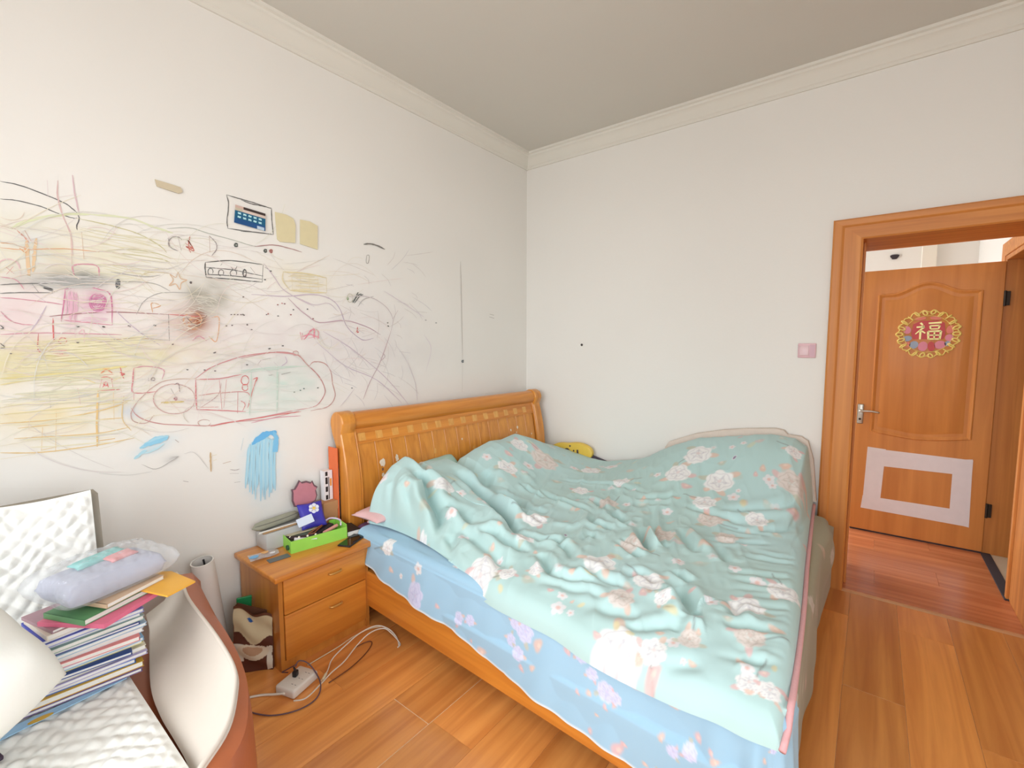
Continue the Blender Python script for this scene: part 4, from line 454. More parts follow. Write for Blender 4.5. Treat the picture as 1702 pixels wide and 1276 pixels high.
('faint grey scratches above the headboard',[((208,204,206),4.5,[-1716,1262,-1645,1325,-1595,1390]),((214,208,204),5.0,[-1239,1733,-1199,1716,-1188,1696]),((208,204,206),4.7,[-1510,1177,-1509,1124,-1534,1073]),((214,208,204),4.6,[-1606,1447,-1547,1462,-1511,1477]),((208,204,206),4.4,[-1762,1439,-1714,1384,-1687,1326]),((214,208,204),4.3,[-1796,1350,-1791,1316,-1808,1282]),((208,204,206),4.3,[-1813,1542,-1730,1566,-1665,1590]),((214,208,204),4.8,[-1419,1507,-1346,1544,-1299,1581]),((208,204,206),5.0,[-1256,1664,-1188,1616,-1148,1564]),((214,208,204),4.6,[-1636,1334,-1556,1320,-1498,1305]),((208,204,206),4.9,[-1268,1878,-1224,1867,-1208,1853]),((214,208,204),4.9,[-1357,1548,-1329,1527,-1328,1504]),((208,204,206),4.8,[-1374,1652,-1365,1597,-1384,1540]),((214,208,204),4.8,[-1376,1437,-1362,1400,-1376,1363]),((208,204,206),4.8,[-1388,1854,-1306,1926,-1248,1997]),((214,208,204),5.0,[-1280,1954,-1154,1985,-1051,2013]),((208,204,206),4.4,[-1679,1617,-1673,1579,-1690,1539]),((214,208,204),5.1,[-1211,1615,-1144,1615,-1107,1613]),((208,204,206),4.5,[-1676,1436,-1641,1374,-1629,1312]),((214,208,204),4.8,[-1421,1394,-1429,1314,-1463,1234]),((208,204,206),4.8,[-1463,1101,-1410,1038,-1384,976]),((214,208,204),4.5,[-1580,1797,-1553,1775,-1550,1750]),((208,204,206),4.5,[-1681,1336,-1653,1285,-1648,1234]),((214,208,204),4.9,[-1362,1464,-1326,1451,-1318,1437]),((208,204,206),4.2,[-1801,1434,-1798,1404,-1816,1373]),((214,208,204),4.8,[-1430,1237,-1436,1188,-1468,1140]),((208,204,206),4.5,[-1666,1124,-1620,1082,-1597,1042]),((214,208,204),4.7,[-1419,1877,-1375,1924,-1357,1966]),((208,204,206),4.4,[-1786,1328,-1712,1276,-1658,1223]),((214,208,204),4.6,[-1618,1230,-1585,1191,-1576,1152]),((208,204,206),4.4,[-1701,1736,-1663,1734,-1648,1730]),((214,208,204),4.5,[-1609,1688,-1575,1679,-1566,1668]),((208,204,206),4.3,[-1794,1269,-1754,1229,-1736,1188]),((214,208,204),4.8,[-1511,1173,-1412,1128,-1335,1083]),((208,204,206),4.7,[-1506,1355,-1448,1277,-1416,1198]),((214,208,204),4.9,[-1298,1912,-1226,1913,-1181,1909]),((208,204,206),4.7,[-1554,1303,-1485,1284,-1441,1265]),((214,208,204),4.4,[-1741,1621,-1685,1597,-1650,1571]),((208,204,206),5.1,[-1228,1704,-1133,1666,-1064,1625]),((214,208,204),4.9,[-1350,1669,-1291,1660,-1259,1648]),((208,204,206),4.4,[-1709,1514,-1639,1491,-1590,1466]),((214,208,204),4.7,[-1462,1822,-1415,1790,-1394,1755]),((208,204,206),4.4,[-1737,1297,-1702,1257,-1690,1217]),((214,208,204),4.5,[-1604,1347,-1606,1314,-1632,1281]),((208,204,206),4.9,[-1328,1275,-1317,1226,-1334,1179]),((214,208,204),5.0,[-1354,1204,-1260,1145,-1192,1085]),((208,204,206),4.9,[-1344,1360,-1285,1355,-1252,1350]),((214,208,204),4.3,[-1821,1690,-1727,1717,-1651,1742]),((208,204,206),4.5,[-1682,1378,-1612,1322,-1563,1264]),((214,208,204),4.9,[-1415,1154,-1366,1147,-1343,1141]),((208,204,206),4.8,[-1452,1447,-1400,1386,-1374,1324]),((214,208,204),5.0,[-1297,1629,-1232,1601,-1195,1571]),((208,204,206),4.4,[-1729,1190,-1677,1172,-1648,1155]),((214,208,204),4.6,[-1495,1598,-1487,1519,-1504,1439]),((208,204,206),4.8,[-1478,1245,-1415,1225,-1376,1207]),((214,208,204),5.0,[-1235,1917,-1160,1881,-1114,1841]),((208,204,206),4.4,[-1691,1674,-1628,1653,-1587,1629]),((214,208,204),4.5,[-1700,1281,-1610,1250,-1541,1219]),((208,204,206),4.7,[-1524,1388,-1469,1352,-1438,1316]),((214,208,204),4.6,[-1613,1585,-1512,1554,-1430,1521])])]
SMUDGES = [(-2.9129,1.6175,0.09339999999999993,0.02089999999999992,(150,150,146),0.5,0.5,24,0.0),(-2.4091,1.5405,0.028000000000000025,0.03139999999999987,(90,60,40),0.5,0.4,30,0.0),(-2.4901,1.4855,0.06689999999999996,0.050799999999999956,(215,165,140),0.35,0.5,14,0.0),(-2.7569,1.5554,0.05669999999999975,0.06329999999999991,(205,110,160),0.45,0.5,28,0.0),(-2.753,1.5624,0.02450000000000019,0.03390000000000004,(180,80,140),0.5,0.5,30,0.0),(-2.8285,1.5287,0.021300000000000097,0.0746,(200,105,155),0.5,0.5,28,0.0),(-2.9319,1.302,0.23150000000000004,0.04239999999999999,(214,198,110),0.45,0.7,22,0.0),(-2.8132,1.7361,0.2958000000000003,0.10880000000000001,(222,216,178),0.45,0.7,16,0.0),(-2.8954,1.1478,0.32220000000000004,0.08739999999999992,(232,212,150),0.4,0.7,18,0.0),(-2.9511,1.4698,0.0907,0.12470000000000003,(225,185,192),0.4,0.7,20,0.0),(-2.4927,1.4347,0.2909999999999999,0.1532,(222,204,198),0.42,0.8,20,0.0),(-2.0644,1.321,0.4092,0.21099999999999985,(220,206,206),0.4,0.8,20,0.0),(-2.0693,1.2006,0.22580000000000022,0.12089999999999979,(196,220,208),0.5,0.6,20,0.0),(-2.5057,1.1788,0.21229999999999993,0.10320000000000018,(225,215,205),0.25,0.5,14,0.0),(-2.6002,0.9865,0.0625,0.02510000000000001,(130,205,235),0.35,0.5,25,0.3),(-2.8819,1.3755,0.03160000000000007,0.025900000000000034,(220,140,120),0.35,0.5,14,0.0),(-1.6116,1.4468,0.39949999999999997,0.242,(214,206,208),0.28,0.5,14,0.0),(-1.2647,1.2994,0.3153999999999999,0.23040000000000016,(212,208,206),0.22,0.5,14,0.0),(-2.681,1.1341,0.0383,0.033600000000000074,(170,195,225),0.35,0.5,14,0.0),(-2.5513,0.9211,0.030100000000000016,0.018000000000000016,(140,140,140),0.25,0.5,30,0.0),(-2.5078,2.0474,0.02959999999999985,0.012199999999999989,(190,170,140),0.3,0.4,30,-0.25),(-2.9054,1.7425,0.045700000000000074,0.06240000000000001,(190,205,215),0.3,0.5,14,0.0),(-2.8465,1.7098,0.04029999999999978,0.08590000000000009,(220,200,170),0.25,0.5,14,0.0),(-1.9556,1.7325,0.14979999999999993,0.07919999999999994,(232,220,180),0.35,0.5,14,0.0),(-2.8055,1.644,0.08909999999999973,0.02849999999999997,(96,100,98),0.75,0.45,24,0.0),(-2.3822,1.6154,0.08740000000000014,0.06840000000000002,(140,134,112),0.7,0.5,24,0.0),(-2.434,1.5004,0.051000000000000156,0.05719999999999992,(160,84,36),0.85,0.35,22,0.0),(-2.8348,1.3639,0.33820000000000006,0.057499999999999885,(215,205,120),0.55,0.7,22,0.0),(-2.1877,0.8111,0.06879999999999997,0.14270000000000005,(150,212,240),0.55,0.5,28,0.0)]

# ================================================================== MATERIALS OF THE ROOM
wall_paint = plain('wall_paint', (235, 232, 226), 0.85, 0.02, 1.6, 0.25, 60)
wall_drawn = printed('wall_paint_drawn_on', 0.85, 0, 0.25, 60)
ceiling_paint = plain('ceiling_paint', (214, 210, 201), 0.9, 0.03, 1.2, 0.2, 40)
plaster = plain('plaster_moulding', (226, 222, 212), 0.7, 0.02, 6)
wood_floor = wood('laminate_floor', (238, 164, 88), (204, 126, 60), 'x', 0.30, 0.35, 20, 1.1, rnd=True)
wood_hall = wood('hall_laminate', (216, 136, 90), (182, 104, 64), 'y', 0.26, 0.4, 18, 1.1, rnd=True)
joint_fill = plain('floor_joint', (236, 204, 166), 0.6, 0.1, 80)
wood_case = wood('door_casing_wood', (218, 144, 70), (192, 118, 54), 'z', 0.5, 0.05, 30, 1.0)
wood_case_h = wood('door_head_wood', (218, 144, 70), (192, 118, 54), 'y', 0.5, 0.05, 30, 1.0)
wood_door = wood('door_leaf_wood', (218, 142, 66), (198, 122, 52), 'z', 0.5, 0.08, 16, 0.9)
brass = plain('threshold_brass', (222, 186, 146), 0.35, 0.1, 60, metal=0.6)
steel = plain('brushed_steel', (190, 186, 176), 0.3, 0.08, 90, metal=0.9)
dark_metal = plain('dark_hinge_metal', (58, 48, 40), 0.45, 0.1, 60, metal=0.7)
white_frame = plain('white_window_frame', (225, 226, 226), 0.4, 0.02, 10)
glass = pane_glass('window_glass')
tile_mat = plain('beige_floor_tile', (205, 190, 165), 0.25, 0.05, 9)
dark_gap = plain('dark_gap_and_threshold', (60, 52, 56), 0.8, 0.1, 50)  # shade of gap and hole put into the colour; the threshold is dark itself

# ================================================================== ROOM SHELL
# floor: planks running along x, each a piece of its own, on a pale base that shows in the joints
floor = mk('floor', box(XW, 0.0, YR, 0.0, -0.05, -0.0022), joint_fill, kind='structure')
PW = 0.200; random.seed(4)
ends = {}
r0 = -1.094
row = 0
y_top = r0 + PW * 6
for k in range(-14, 7):
    ya, yb = r0 + PW * k, r0 + PW * (k + 1)
    ya, yb = max(ya, YR), min(yb, 0.0)
    if yb - ya < 0.02: continue
    if k == 0: xs = [-3.31, -2.11, -0.91]
    elif k in (-6, -7, -8): xs = [-3.3 + 0.0, -2.12, -0.915] if k == -7 else [-3.9, -2.7, -1.5, -0.3]
    else:
        s = -0.13 - ((k * 0.437) % 1.2); xs = sorted([s - 1.2 * j for j in range(4) if s - 1.2 * j > XW + 0.1])
    cuts = [XW] + xs + [0.0]
    for a, b in zip(cuts[:-1], cuts[1:]):
        if b - a < 0.03: continue
        gl = 0.0020 if (k in (0, -7)) else 0.0004         # end joints that stand open
        gy0 = 0.0005; gy1 = 0.0005
        if k == 0: gy0 = 0.0020
        if k == -1: gy1 = 0.0020
        mk('plank', box(a + gl, b - gl, ya + gy0, yb - gy1, -0.0022, 0.0, 0.0005, 1), wood_floor, floor)

# left wall carries the children's drawings: fine grid so that smudges can be printed on it
WX0 = XW
nx, nz = 380, 246
gx = np.linspace(WX0, 0.0, nx); gz = np.linspace(0.0, H, nz)
GX, GZ = np.meshgrid(gx, gz, indexing='ij')
wall_rgb = np.array(lin((235, 232, 226))[:3])
WCOL = np.tile(wall_rgb, (nx * nz, 1)); _x = GX.ravel(); _z = GZ.ravel()
WCOL *= (0.985 + 0.03 * vnoise(_x * 3, _z * 3))[:, None]
def smudge(cx, cz, rx, rz, rgb, a, rough=0.5, freq=14, rot=0.0):
    global WCOL
    dx, dz = _x - cx, _z - cz
    ex = (dx * math.cos(rot) + dz * math.sin(rot)) / rx; ez = (-dx * math.sin(rot) + dz * math.cos(rot)) / rz
    g = np.exp(-(ex ** 2 + ez ** 2)) * a * (1 - rough + 2 * rough * vnoise(_x * freq + cx * 9, _z * freq * 1.7 + cz * 5))
    g = np.clip(g, 0, 1)[:, None]
    WCOL = WCOL * (1 - g) + np.array(lin(rgb)[:3]) * g
for s_ in SMUDGES: smudge(*s_)
wall_left = thing('wall_left', (0, 0, 0), kind='structure')
V = np.stack([GX.ravel(), np.zeros(nx * nz), GZ.ravel()], 1)
mk_np('painted_face', V, grid_faces(nx, nz)[:, ::-1], wall_drawn, wall_left, WCOL)
mk('masonry', box(XW - 0.24, 0.0, 0.002, 0.24, -0.05, H + 0.05), wall_paint, wall_left)

# right wall with the doorway: pieces around the opening
OY0, OY1, OZ = -2.985, -2.254, 1.970     # clear opening
wall_right = mk('wall_right', join(box(0.0, HX0, OY1 + 0.03, 0.24, -0.05, H + 0.05),
                                   box(0.0, HX0, OY0 - 0.03, OY1 + 0.03, OZ + 0.03, H + 0.05),
                                   box(0.0, HX0, YR - 0.24, OY0 - 0.03, -0.05, H + 0.05)), wall_paint, kind='structure')
# window wall with the bedroom window
wy0, wy1, wz0, wz1 = WIN
wall_window = mk('wall_window', join(box(XW - 0.24, XW, YR - 0.24, wy0, -0.05, H + 0.05), box(XW - 0.24, XW, wy1, 0.0, -0.05, H + 0.05),
                                     box(XW - 0.24, XW, wy0, wy1, -0.05, wz0), box(XW - 0.24, XW, wy0, wy1, wz1, H + 0.05)), wall_paint, kind='structure')
rx0, rx1, rz0, rz1 = RWIN
wall_rear = mk('wall_rear', join(box(XW, rx0, YR - 0.24, YR, -0.05, H + 0.05), box(rx1, 0.0, YR - 0.24, YR, -0.05, H + 0.05),
                                 box(rx0, rx1, YR - 0.24, YR, -0.05, rz0), box(rx0, rx1, YR - 0.24, YR, rz1, H + 0.05)), wall_paint, kind='structure')
ceiling = mk('ceiling', box(XW, 0.0, YR, 0.0, H, H + 0.1), ceiling_paint, kind='structure')

def window(name, x0, x1, y0, y1, z0, z1, n):
    """white casement: outer frame, mullions and panes, lying in an x- or y-plane"""
    alongy = abs(y1 - y0) > abs(x1 - x0)
    t = thing(name, ((x0 + x1) / 2, (y0 + y1) / 2, z0), kind='structure')
    a0, a1 = (y0, y1) if alongy else (x0, x1)
    def bar(b0, b1, c0, c1):
        return box(x0, x1, b0, b1, c0, c1, 0.004, 1) if alongy else box(b0, b1, y0, y1, c0, c1, 0.004, 1)
    fw = 0.05
    mk('window_frame', join(bar(a0, a1, z0, z0 + fw), bar(a0, a1, z1 - fw, z1), bar(a0, a0 + fw, z0 + fw, z1 - fw), bar(a1 - fw, a1, z0 + fw, z1 - fw)), white_frame, t)
    for i in range(1, n):
        m_ = a0 + (a1 - a0) * i / n
        mk('mullion', bar(m_ - 0.025, m_ + 0.025, z0 + fw, z1 - fw), white_frame, t)
    for i in range(n):
        b0 = a0 + (a1 - a0) * i / n + (fw if i == 0 else 0.025); b1 = a0 + (a1 - a0) * (i + 1) / n - (fw if i == n - 1 else 0.025)
        xm, ym = (x0 + x1) / 2, (y0 + y1) / 2
        g = box(xm - 0.003, xm + 0.003, b0, b1, z0 + fw, z1 - fw) if alongy else box(b0, b1, ym - 0.003, ym + 0.003, z0 + fw, z1 - fw)
        mk('pane', g, glass, t)
    return t
window('window_1', XW - 0.16, XW - 0.10, wy0, wy1, wz0, wz1, 3)
window('window_3', rx0, rx1, YR - 0.16, YR - 0.10, rz0, rz1, 3)

# crown mouldings: stepped plaster profile swept along the wall
def crown(name, p0, p1, nrm):
    prof = [(0, -0.112), (0.010, -0.112), (0.014, -0.098), (0.020, -0.092), (0.026, -0.070), (0.036, -0.048), (0.048, -0.034), (0.056, -0.030), (0.060, -0.018), (0.074, -0.014), (0.076, 0.0), (0, 0)]
    rings = []
    for p in (p0, p1):
        rings.append([(p[0] + nrm[0] * a + (0), p[1] + nrm[1] * a, H + b) for a, b in prof])
    return mk(name, loft(rings), plaster, kind='structure', smooth=25)
crown('trim_1', (XW, 0, 0), (0, 0, 0), (0, -1))
crown('trim_2', (0, 0, 0), (0, YR, 0), (-1, 0))

# ------------------------------------------------------------------ bedroom doorway: casing, jamb lining, threshold
door_1 = thing('door_1', (0, (OY0 + OY1) / 2, 0), kind='structure')
CW = 0.137
def casing_v(y_in, sgn):
    # flat board with a raised outer bead and a chamfered inner lip
    p = [(0, 0), (-0.016, 0), (-0.022, 0.010), (-0.022, 0.085), (-0.030, 0.095), (-0.034, 0.112), (-0.034, 0.128), (-0.026, CW), (0, CW)]
    return lambda z: [(x, y_in + sgn * d, z(d)) for x, d in p]
f = casing_v(OY1, 1); mk('casing', loft([f(lambda d: 0.0), f(lambda d: OZ + d * 0.83)]), wood_case, door_1, smooth=20)
f = casing_v(OY0, -1); mk('casing', loft([f(lambda d: 0.0), f(lambda d: OZ + d * 0.83)]), wood_case, door_1, smooth=20)
p = [(0, 0), (-0.016, 0), (-0.022, 0.008), (-0.022, 0.070), (-0.030, 0.079), (-0.034, 0.093), (-0.034, 0.106), (-0.026, 0.114), (0, 0.114)]
rA = [(x, OY1 + d / 0.832, OZ + d) for x, d in p]; rB = [(x, OY0 - d / 0.832, OZ + d) for x, d in p]
mk('casing_head', loft([rA, rB]), wood_case_h, door_1, smooth=20)
mk('jamb', box(0.0, HX0, OY1, OY1 + 0.03, -0.05, OZ + 0.03), wood_case, door_1)
mk('jamb', box(0.0, HX0, OY0 - 0.03, OY0, -0.05, OZ + 0.03), wood_case, door_1)
mk('jamb_head', box(0.0, HX0, OY0, OY1, OZ, OZ + 0.03), wood_case_h, door_1)
mk('door_stop', box(0.10, 0.13, OY1 - 0.012, OY1, 0, OZ, 0.002, 1), wood_case, door_1)
rA = [(-0.020, 0.0), (-0.014, 0.004), (0.0, 0.006), (0.014, 0.004), (0.020, 0.0)]
mk('threshold', loft([[(x, OY1 + 0.09, z) for x, z in rA], [(x, OY0, z) for x, z in rA]]), brass, door_1, smooth=30)

# ------------------------------------------------------------------ hall behind the doorway
DX = 1.133                                # plane of the open hall door
SY = -2.985                               # hall's right wall, holding the second doorway
floor_hall = mk('floor_hall', box(0.0, HX1, SY - 0.0, HY1, -0.05, -0.006), joint_fill, kind='structure')
yy = OY1 + 0.30; n_ = 0
for i in range(8):
    xa = 0.0 + 0.195 * i; xb = min(xa + 0.195, HX1)
    for a, b in ((SY, -2.1 - 0.3 * (i % 3)), (-2.1 - 0.3 * (i % 3), -0.6), (-0.6, HY1 + 0.0)):
        if b - a < 0.06: continue
        if xa < HX0 and b > OY1 + 0.03:
            if a > OY1: continue
            b = OY1 + 0.03
        mk('plank', box(xa + 0.0004, xb - 0.0004, a + 0.0004, b - 0.0004, -0.006, 0.0, 0.0006, 1), wood_hall, floor_hall)
mk('wall_hall_far', box(HX1, HX1 + 0.2, SY - 1.6, HY1 + 0.2, -0.05, H + 0.05), wall_paint, kind='structure')
mk('wall_hall_end', join(box(HX0, ADDED_HWIN[0], HY1, HY1 + 0.2, -0.05, H), box(ADDED_HWIN[1], HX1, HY1, HY1 + 0.2, -0.05, H),
                         box(ADDED_HWIN[0], ADDED_HWIN[1], HY1, HY1 + 0.2, -0.05, ADDED_HWIN[2]), box(ADDED_HWIN[0], ADDED_HWIN[1], HY1, HY1 + 0.2, ADDED_HWIN[3], H)), wall_paint, kind='structure')
window('added_window_2', ADDED_HWIN[0], ADDED_HWIN[1], HY1 + 0.08, HY1 + 0.14, ADDED_HWIN[2], ADDED_HWIN[3], 2)  # window out of view, added to light the hall
mk('ceiling_hall', box(0.0, HX1 + 0.2, SY - 1.6, HY1 + 0.2, H, H + 0.1), ceiling_paint, kind='structure')
D2X0, D2X1, D2Z = 0.456, 1.15, 1.945       # second doorway along x
mk('wall_hall_right', join(box(HX0, D2X0 - 0.034, SY - 0.16, SY - 0.02, -0.05, H), box(D2X1 + 0.03, HX1, SY - 0.16, SY, -0.05, H),
                           box(D2X0 - 0.03, D2X1 + 0.03, SY - 0.16, SY, D2Z + 0.03, H)), wall_paint, kind='structure')
mk('floor_tiled', join(*[box(0.3 + 0.41 * i, 0.3 + 0.41 * i + 0.406, SY - 0.02 - 0.41 * (j + 1), SY - 0.02 - 0.41 * j - 0.004, -0.03, 0.002, 0.002, 1) for i in range(5) for j in range(4)]), tile_mat, kind='structure')
mk('wall_side_room', box(0.0, HX1 + 0.2, SY - 1.7, SY - 1.6, -0.05, H), wall_paint, kind='structure')
mk('wall_side_room_near', box(HX0 - 0.12, HX0, SY - 1.6, SY - 0.16, -0.05, H), wall_paint, kind='structure')

door_2 = thing('door_2', (D2X1, SY, 0), kind='structure')
# frame of the second doorway
mk('jamb', box(D2X1, D2X1 + 0.035, SY - 0.18, SY + 0.012, -0.02, D2Z + 0.03, 0.002, 1), wood_case, door_2)
mk('jamb', box(D2X0 - 0.035, D2X0, SY - 0.18, SY + 0.012, -0.02, D2Z + 0.03, 0.002, 1), wood_case, door_2)
mk('jamb_head', box(D2X0, D2X1, SY - 0.18, SY + 0.012, D2Z, D2Z + 0.03, 0.002, 1), wood_case_h, door_2)
mk('casing', box(D2X1 + 0.035, D2X1 + 0.13, SY, SY + 0.018, 0, D2Z + 0.12, 0.003, 1), wood_case, door_2)
mk('casing_head', box(D2X0 - 0.04, D2X1 + 0.035, SY, SY + 0.018, D2Z + 0.03, D2Z + 0.12, 0.003, 1), wood_case_h, door_2)
mk('threshold', box(D2X0 - 0.05, D2X1, SY - 0.03, SY + 0.02, 0.0, 0.006, 0.002, 1), dark_gap, door_2)
# the leaf, swung open and standing parallel to the bedroom's doorway
LY0, LY1, LZ0, LZ1, LT = -2.972, -2.246, 0.012, 1.937, 0.040
leaf = mk('door_leaf', box(DX, DX + LT, LY0, LY1, LZ0, LZ1, 0.003, 1), wood_door, door_2)
mk('bottom_gap_shade', box(DX + 0.004, DX + 0.036, LY0 + 0.004, LY1 - 0.004, 0.002, LZ0), dark_gap, leaf)  # dark strip that colours in the shade of the gap under the leaf
def arch_outline(y0, y1, z0, z1, rise, n=28, inset=0.0, shoulder=0.14):
    """cathedral-top panel outline in the door plane"""
    y0 += inset; y1 -= inset; z0 += inset; z1 -= inset
    w_ = y1 - y0
    pts = [(y0 + w_ * (1 - i / 10), z0 - 0.42 * rise * math.sin(PI * i / 10) ** 1.5) for i in range(1, 10)] + [(y0, z0)]
    for i in range(n + 1):
        t = i / n
        if t < shoulder: h_ = 0
        elif t > 1 - shoulder: h_ = 0
        else:
            s_ = (t - shoulder) / (1 - 2 * shoulder); h_ = rise * (0.5 - 0.5 * math.cos(2 * PI * s_)) ** 0.9
        pts.append((y0 + w_ * t, z1 + h_))
    pts.append((y1, z0))
    return pts
def panel(pts_outer, pts_mid, pts_in, d0, d1):
    """raised-and-fielded panel: groove at the rim, bevel up to a field"""
    rings = [[(DX - d, y, z) for y, z in P] for P, d in ((pts_outer, 0.0005), (pts_outer, d0), (pts_mid, -0.004), (pts_in, d1))]
    V, F = loft(rings, True, False); n = len(pts_outer); F.append([3 * n + k for k in range(n)])
    return V, F
PY0, PY1 = -2.866, -2.345
def ins(i, a): return arch_outline(PY0, PY1, 0.770, 1.755, 0.068, inset=i)
def bead(pts, r, name='moulding'):
    mk(name, tube([(DX, y, z) for y, z in pts], r, 8, 0, True), wood_door, leaf, smooth=True)
mk('upper_panel', panel(ins(0, 0), ins(0.022, 0), ins(0.050, 0), 0.006, 0.007), wood_door, leaf, smooth=30)
bead(ins(-0.004, 0), 0.008)
h = mk('handle_plate', box(DX - 0.007, DX, -2.292, -2.254, 0.815, 0.962, 0.006, 2), steel, leaf, smooth=30)
mk('lever', tube([(DX - 0.007, -2.272, 0.915), (DX - 0.045, -2.272, 0.915), (DX - 0.052, -2.285, 0.915), (DX - 0.052, -2.33, 0.917), (DX - 0.050, -2.385, 0.911)], [0.009, 0.009, 0.009, 0.008, 0.006], 10, 5), steel, h, smooth=True)
mk('keyhole', tube([(DX - 0.0075, -2.272, 0.850), (DX - 0.010, -2.272, 0.850)], 0.008, 12), dark_metal, h, smooth=40)
for z_ in (1.70, 0.30):
    mk('hinge', join(box(DX - 0.004, DX + 0.004, -3.0, -2.972, z_ - 0.045, z_ + 0.045, 0.001, 1), tube([(DX - 0.006, -2.976, z_ - 0.048), (DX - 0.006, -2.976, z_ + 0.048)], 0.007, 10)), dark_metal, door_2, smooth=40)
# dark patch coloured as a hole's shaded inside, far hall wall above the door
hole = [(HX1 - 0.003, -2.436 + 0.030 * math.cos(a) * (1 + 0.25 * math.sin(3 * a)), 2.201 + 0.026 * math.sin(a) * (1 + 0.2 * math.cos(2 * a))) for a in np.linspace(0, 2 * PI, 14, endpoint=False)]
mk('dark_hole_patch', prism(hole, (-0.012, 0, 0)), dark_gap, label='small dark patch standing in for a hole in the hall wall above the open door', cat='cover')
mk('wall_pipe_casing', box(HX1 - 0.05, HX1 - 0.002, -2.72, -2.62, 0, H - 0.01, 0.004, 1), plain('casing_white', (235, 228, 214), 0.5, 0.02, 4), label='pale vertical pipe casing on the hall wall above the door', cat='casing')

# ================================================================== DUVET BASE SHAPE (used for folds and print)
HEADP = [(-1.90, 0.56), (-1.868, 0.60), (-1.777, 0.686), (-1.708, 0.737), (-1.656, 0.775), (-1.579, 0.794), (-1.525, 0.748), (-1.5, 0.715), (-1.469, 0.74), (-1.373, 0.731), (-1.281, 0.724), (-1.245, 0.672), (-1.167, 0.656), (-1.116, 0.701), (-1.009, 0.734), (-0.866, 0.761), (-0.731, 0.752), (-0.59, 0.764), (-0.44, 0.716), (-0.266, 0.643), (0.007, 0.55)]
WALLP = [(-0.425, 0.569), (-0.678, 0.538), (-0.819, 0.545), (-1.061, 0.596), (-1.156, 0.648), (-1.311, 0.732), (-1.47, 0.803), (-1.74, 0.853), (-1.871, 0.876), (-1.997, 0.868), (-2.06, 0.825), (-2.088, 0.68), (-2.097, 0.52)]
ZM = 0.470                                # mattress top
def mattress_edge(y): return -1.825 + 0.045 * y      # left edge of the mattress; the bed stands slightly askew
def duvet_base(x, y):
    x = np.asarray(x, dtype=float); y = np.asarray(y, dtype=float)
    hb = np.interp(x, [p[0] for p in HEADP], [p[1] for p in HEADP]) - 0.535
    d = -0.34 - y
    a = np.clip(hb, 0, 1) * np.where(d < 0, np.exp(-(d / 0.13) ** 2), np.exp(-(d / 0.30) ** 2))
    yy_ = [p[0] for p in WALLP][::-1]; zz_ = [p[1] for p in WALLP][::-1]
    wb = np.interp(y, yy_, zz_) - 0.535
    e = -0.13 - x
    b = np.clip(wb, 0, 1) * np.where(e < 0, np.exp(-(e / 0.25) ** 2), np.exp(-(e / 0.42) ** 2))
    z = 0.535 + np.sqrt(a * a + b * b)
    out = mattress_edge(y) + 0.25 - x
    z = z - np.where(out > 0, out * 0.17 + 2.2 * np.clip(out - 0.2, 0, 0.2) ** 2, 0)
    return z

# ================================================================== CRAYON DRAWINGS ON THE LEFT WALL
crayon = {}
def crayon_mat(rgb):
    if rgb not in crayon:
        m, nt, b = new_mat('crayon_%d_%d_%d' % rgb)
        b.inputs['Base Color'].default_value = lin(rgb); b.inputs['Roughness'].default_value = 0.8; b.inputs['Specular IOR Level'].default_value = 0.2
        crayon[rgb] = m
    return crayon[rgb]
random.seed(21)
def ribbon(pts, wid, y):
    """wax stroke lying on the wall: slightly wobbling strip of changing width"""
    P = smooth_path([(a, 0, b) for a, b in pts], 5)
    V, F = [], []
    n = len(P)
    for i, p_ in enumerate(P):
        t = (P[min(i + 1, n - 1)] - P[max(i - 1, 0)])
        if t.length < 1e-9: t = Vector((1, 0, 0))
        t.normalize(); nn = Vector((-t.z, 0, t.x))
        e = min(1.0, 0.35 + 1.3 * min(i, n - 1 - i) / max(1, n * 0.25))
        ww = wid * 0.5 * e * random.uniform(0.75, 1.15)
        c = p_ + nn * random.uniform(-0.12, 0.12) * wid
        V.append((c.x + nn.x * ww, y, c.z + nn.z * ww)); V.append((c.x - nn.x * ww, y, c.z - nn.z * ww))
    for i in range(n - 1): F.append([2 * i, 2 * i + 1, 2 * i + 3, 2 * i + 2])
    return V, F
web = []
for i in range(330):                       # web of faint old crayon strokes behind the clear drawings
    c0 = Vector((random.uniform(-3.15, -1.62), random.uniform(1.12, 1.88)))
    if i % 3: c0 = Vector((random.uniform(-3.15, -2.30), random.uniform(1.05, 1.86)))
    L_ = random.uniform(0.06, 0.34); an = random.gauss(0.08, 0.40); cv = random.gauss(0, 0.12)
    pts = []
    for k in range(6):
        t = k / 5; pts += [int(1000 * (c0.x + L_ * t * math.cos(an) - L_ * cv * 4 * t * (1 - t) * math.sin(an))), int(1000 * (c0.y + L_ * t * math.sin(an) + L_ * cv * 4 * t * (1 - t)))]
    web.append((((222, 212, 200), (214, 202, 206), (224, 214, 182), (208, 208, 202), (226, 200, 200), (214, 216, 190), (218, 196, 176), (200, 196, 194))[i % 8], random.uniform(1.6, 3.4), pts))
DRAWINGS.append(('web of faint old crayon strokes', web))
order = sorted(range(len(DRAWINGS)), key=lambda i: 0 if DRAWINGS[i][0].startswith(('web', 'faint grey')) else 1)
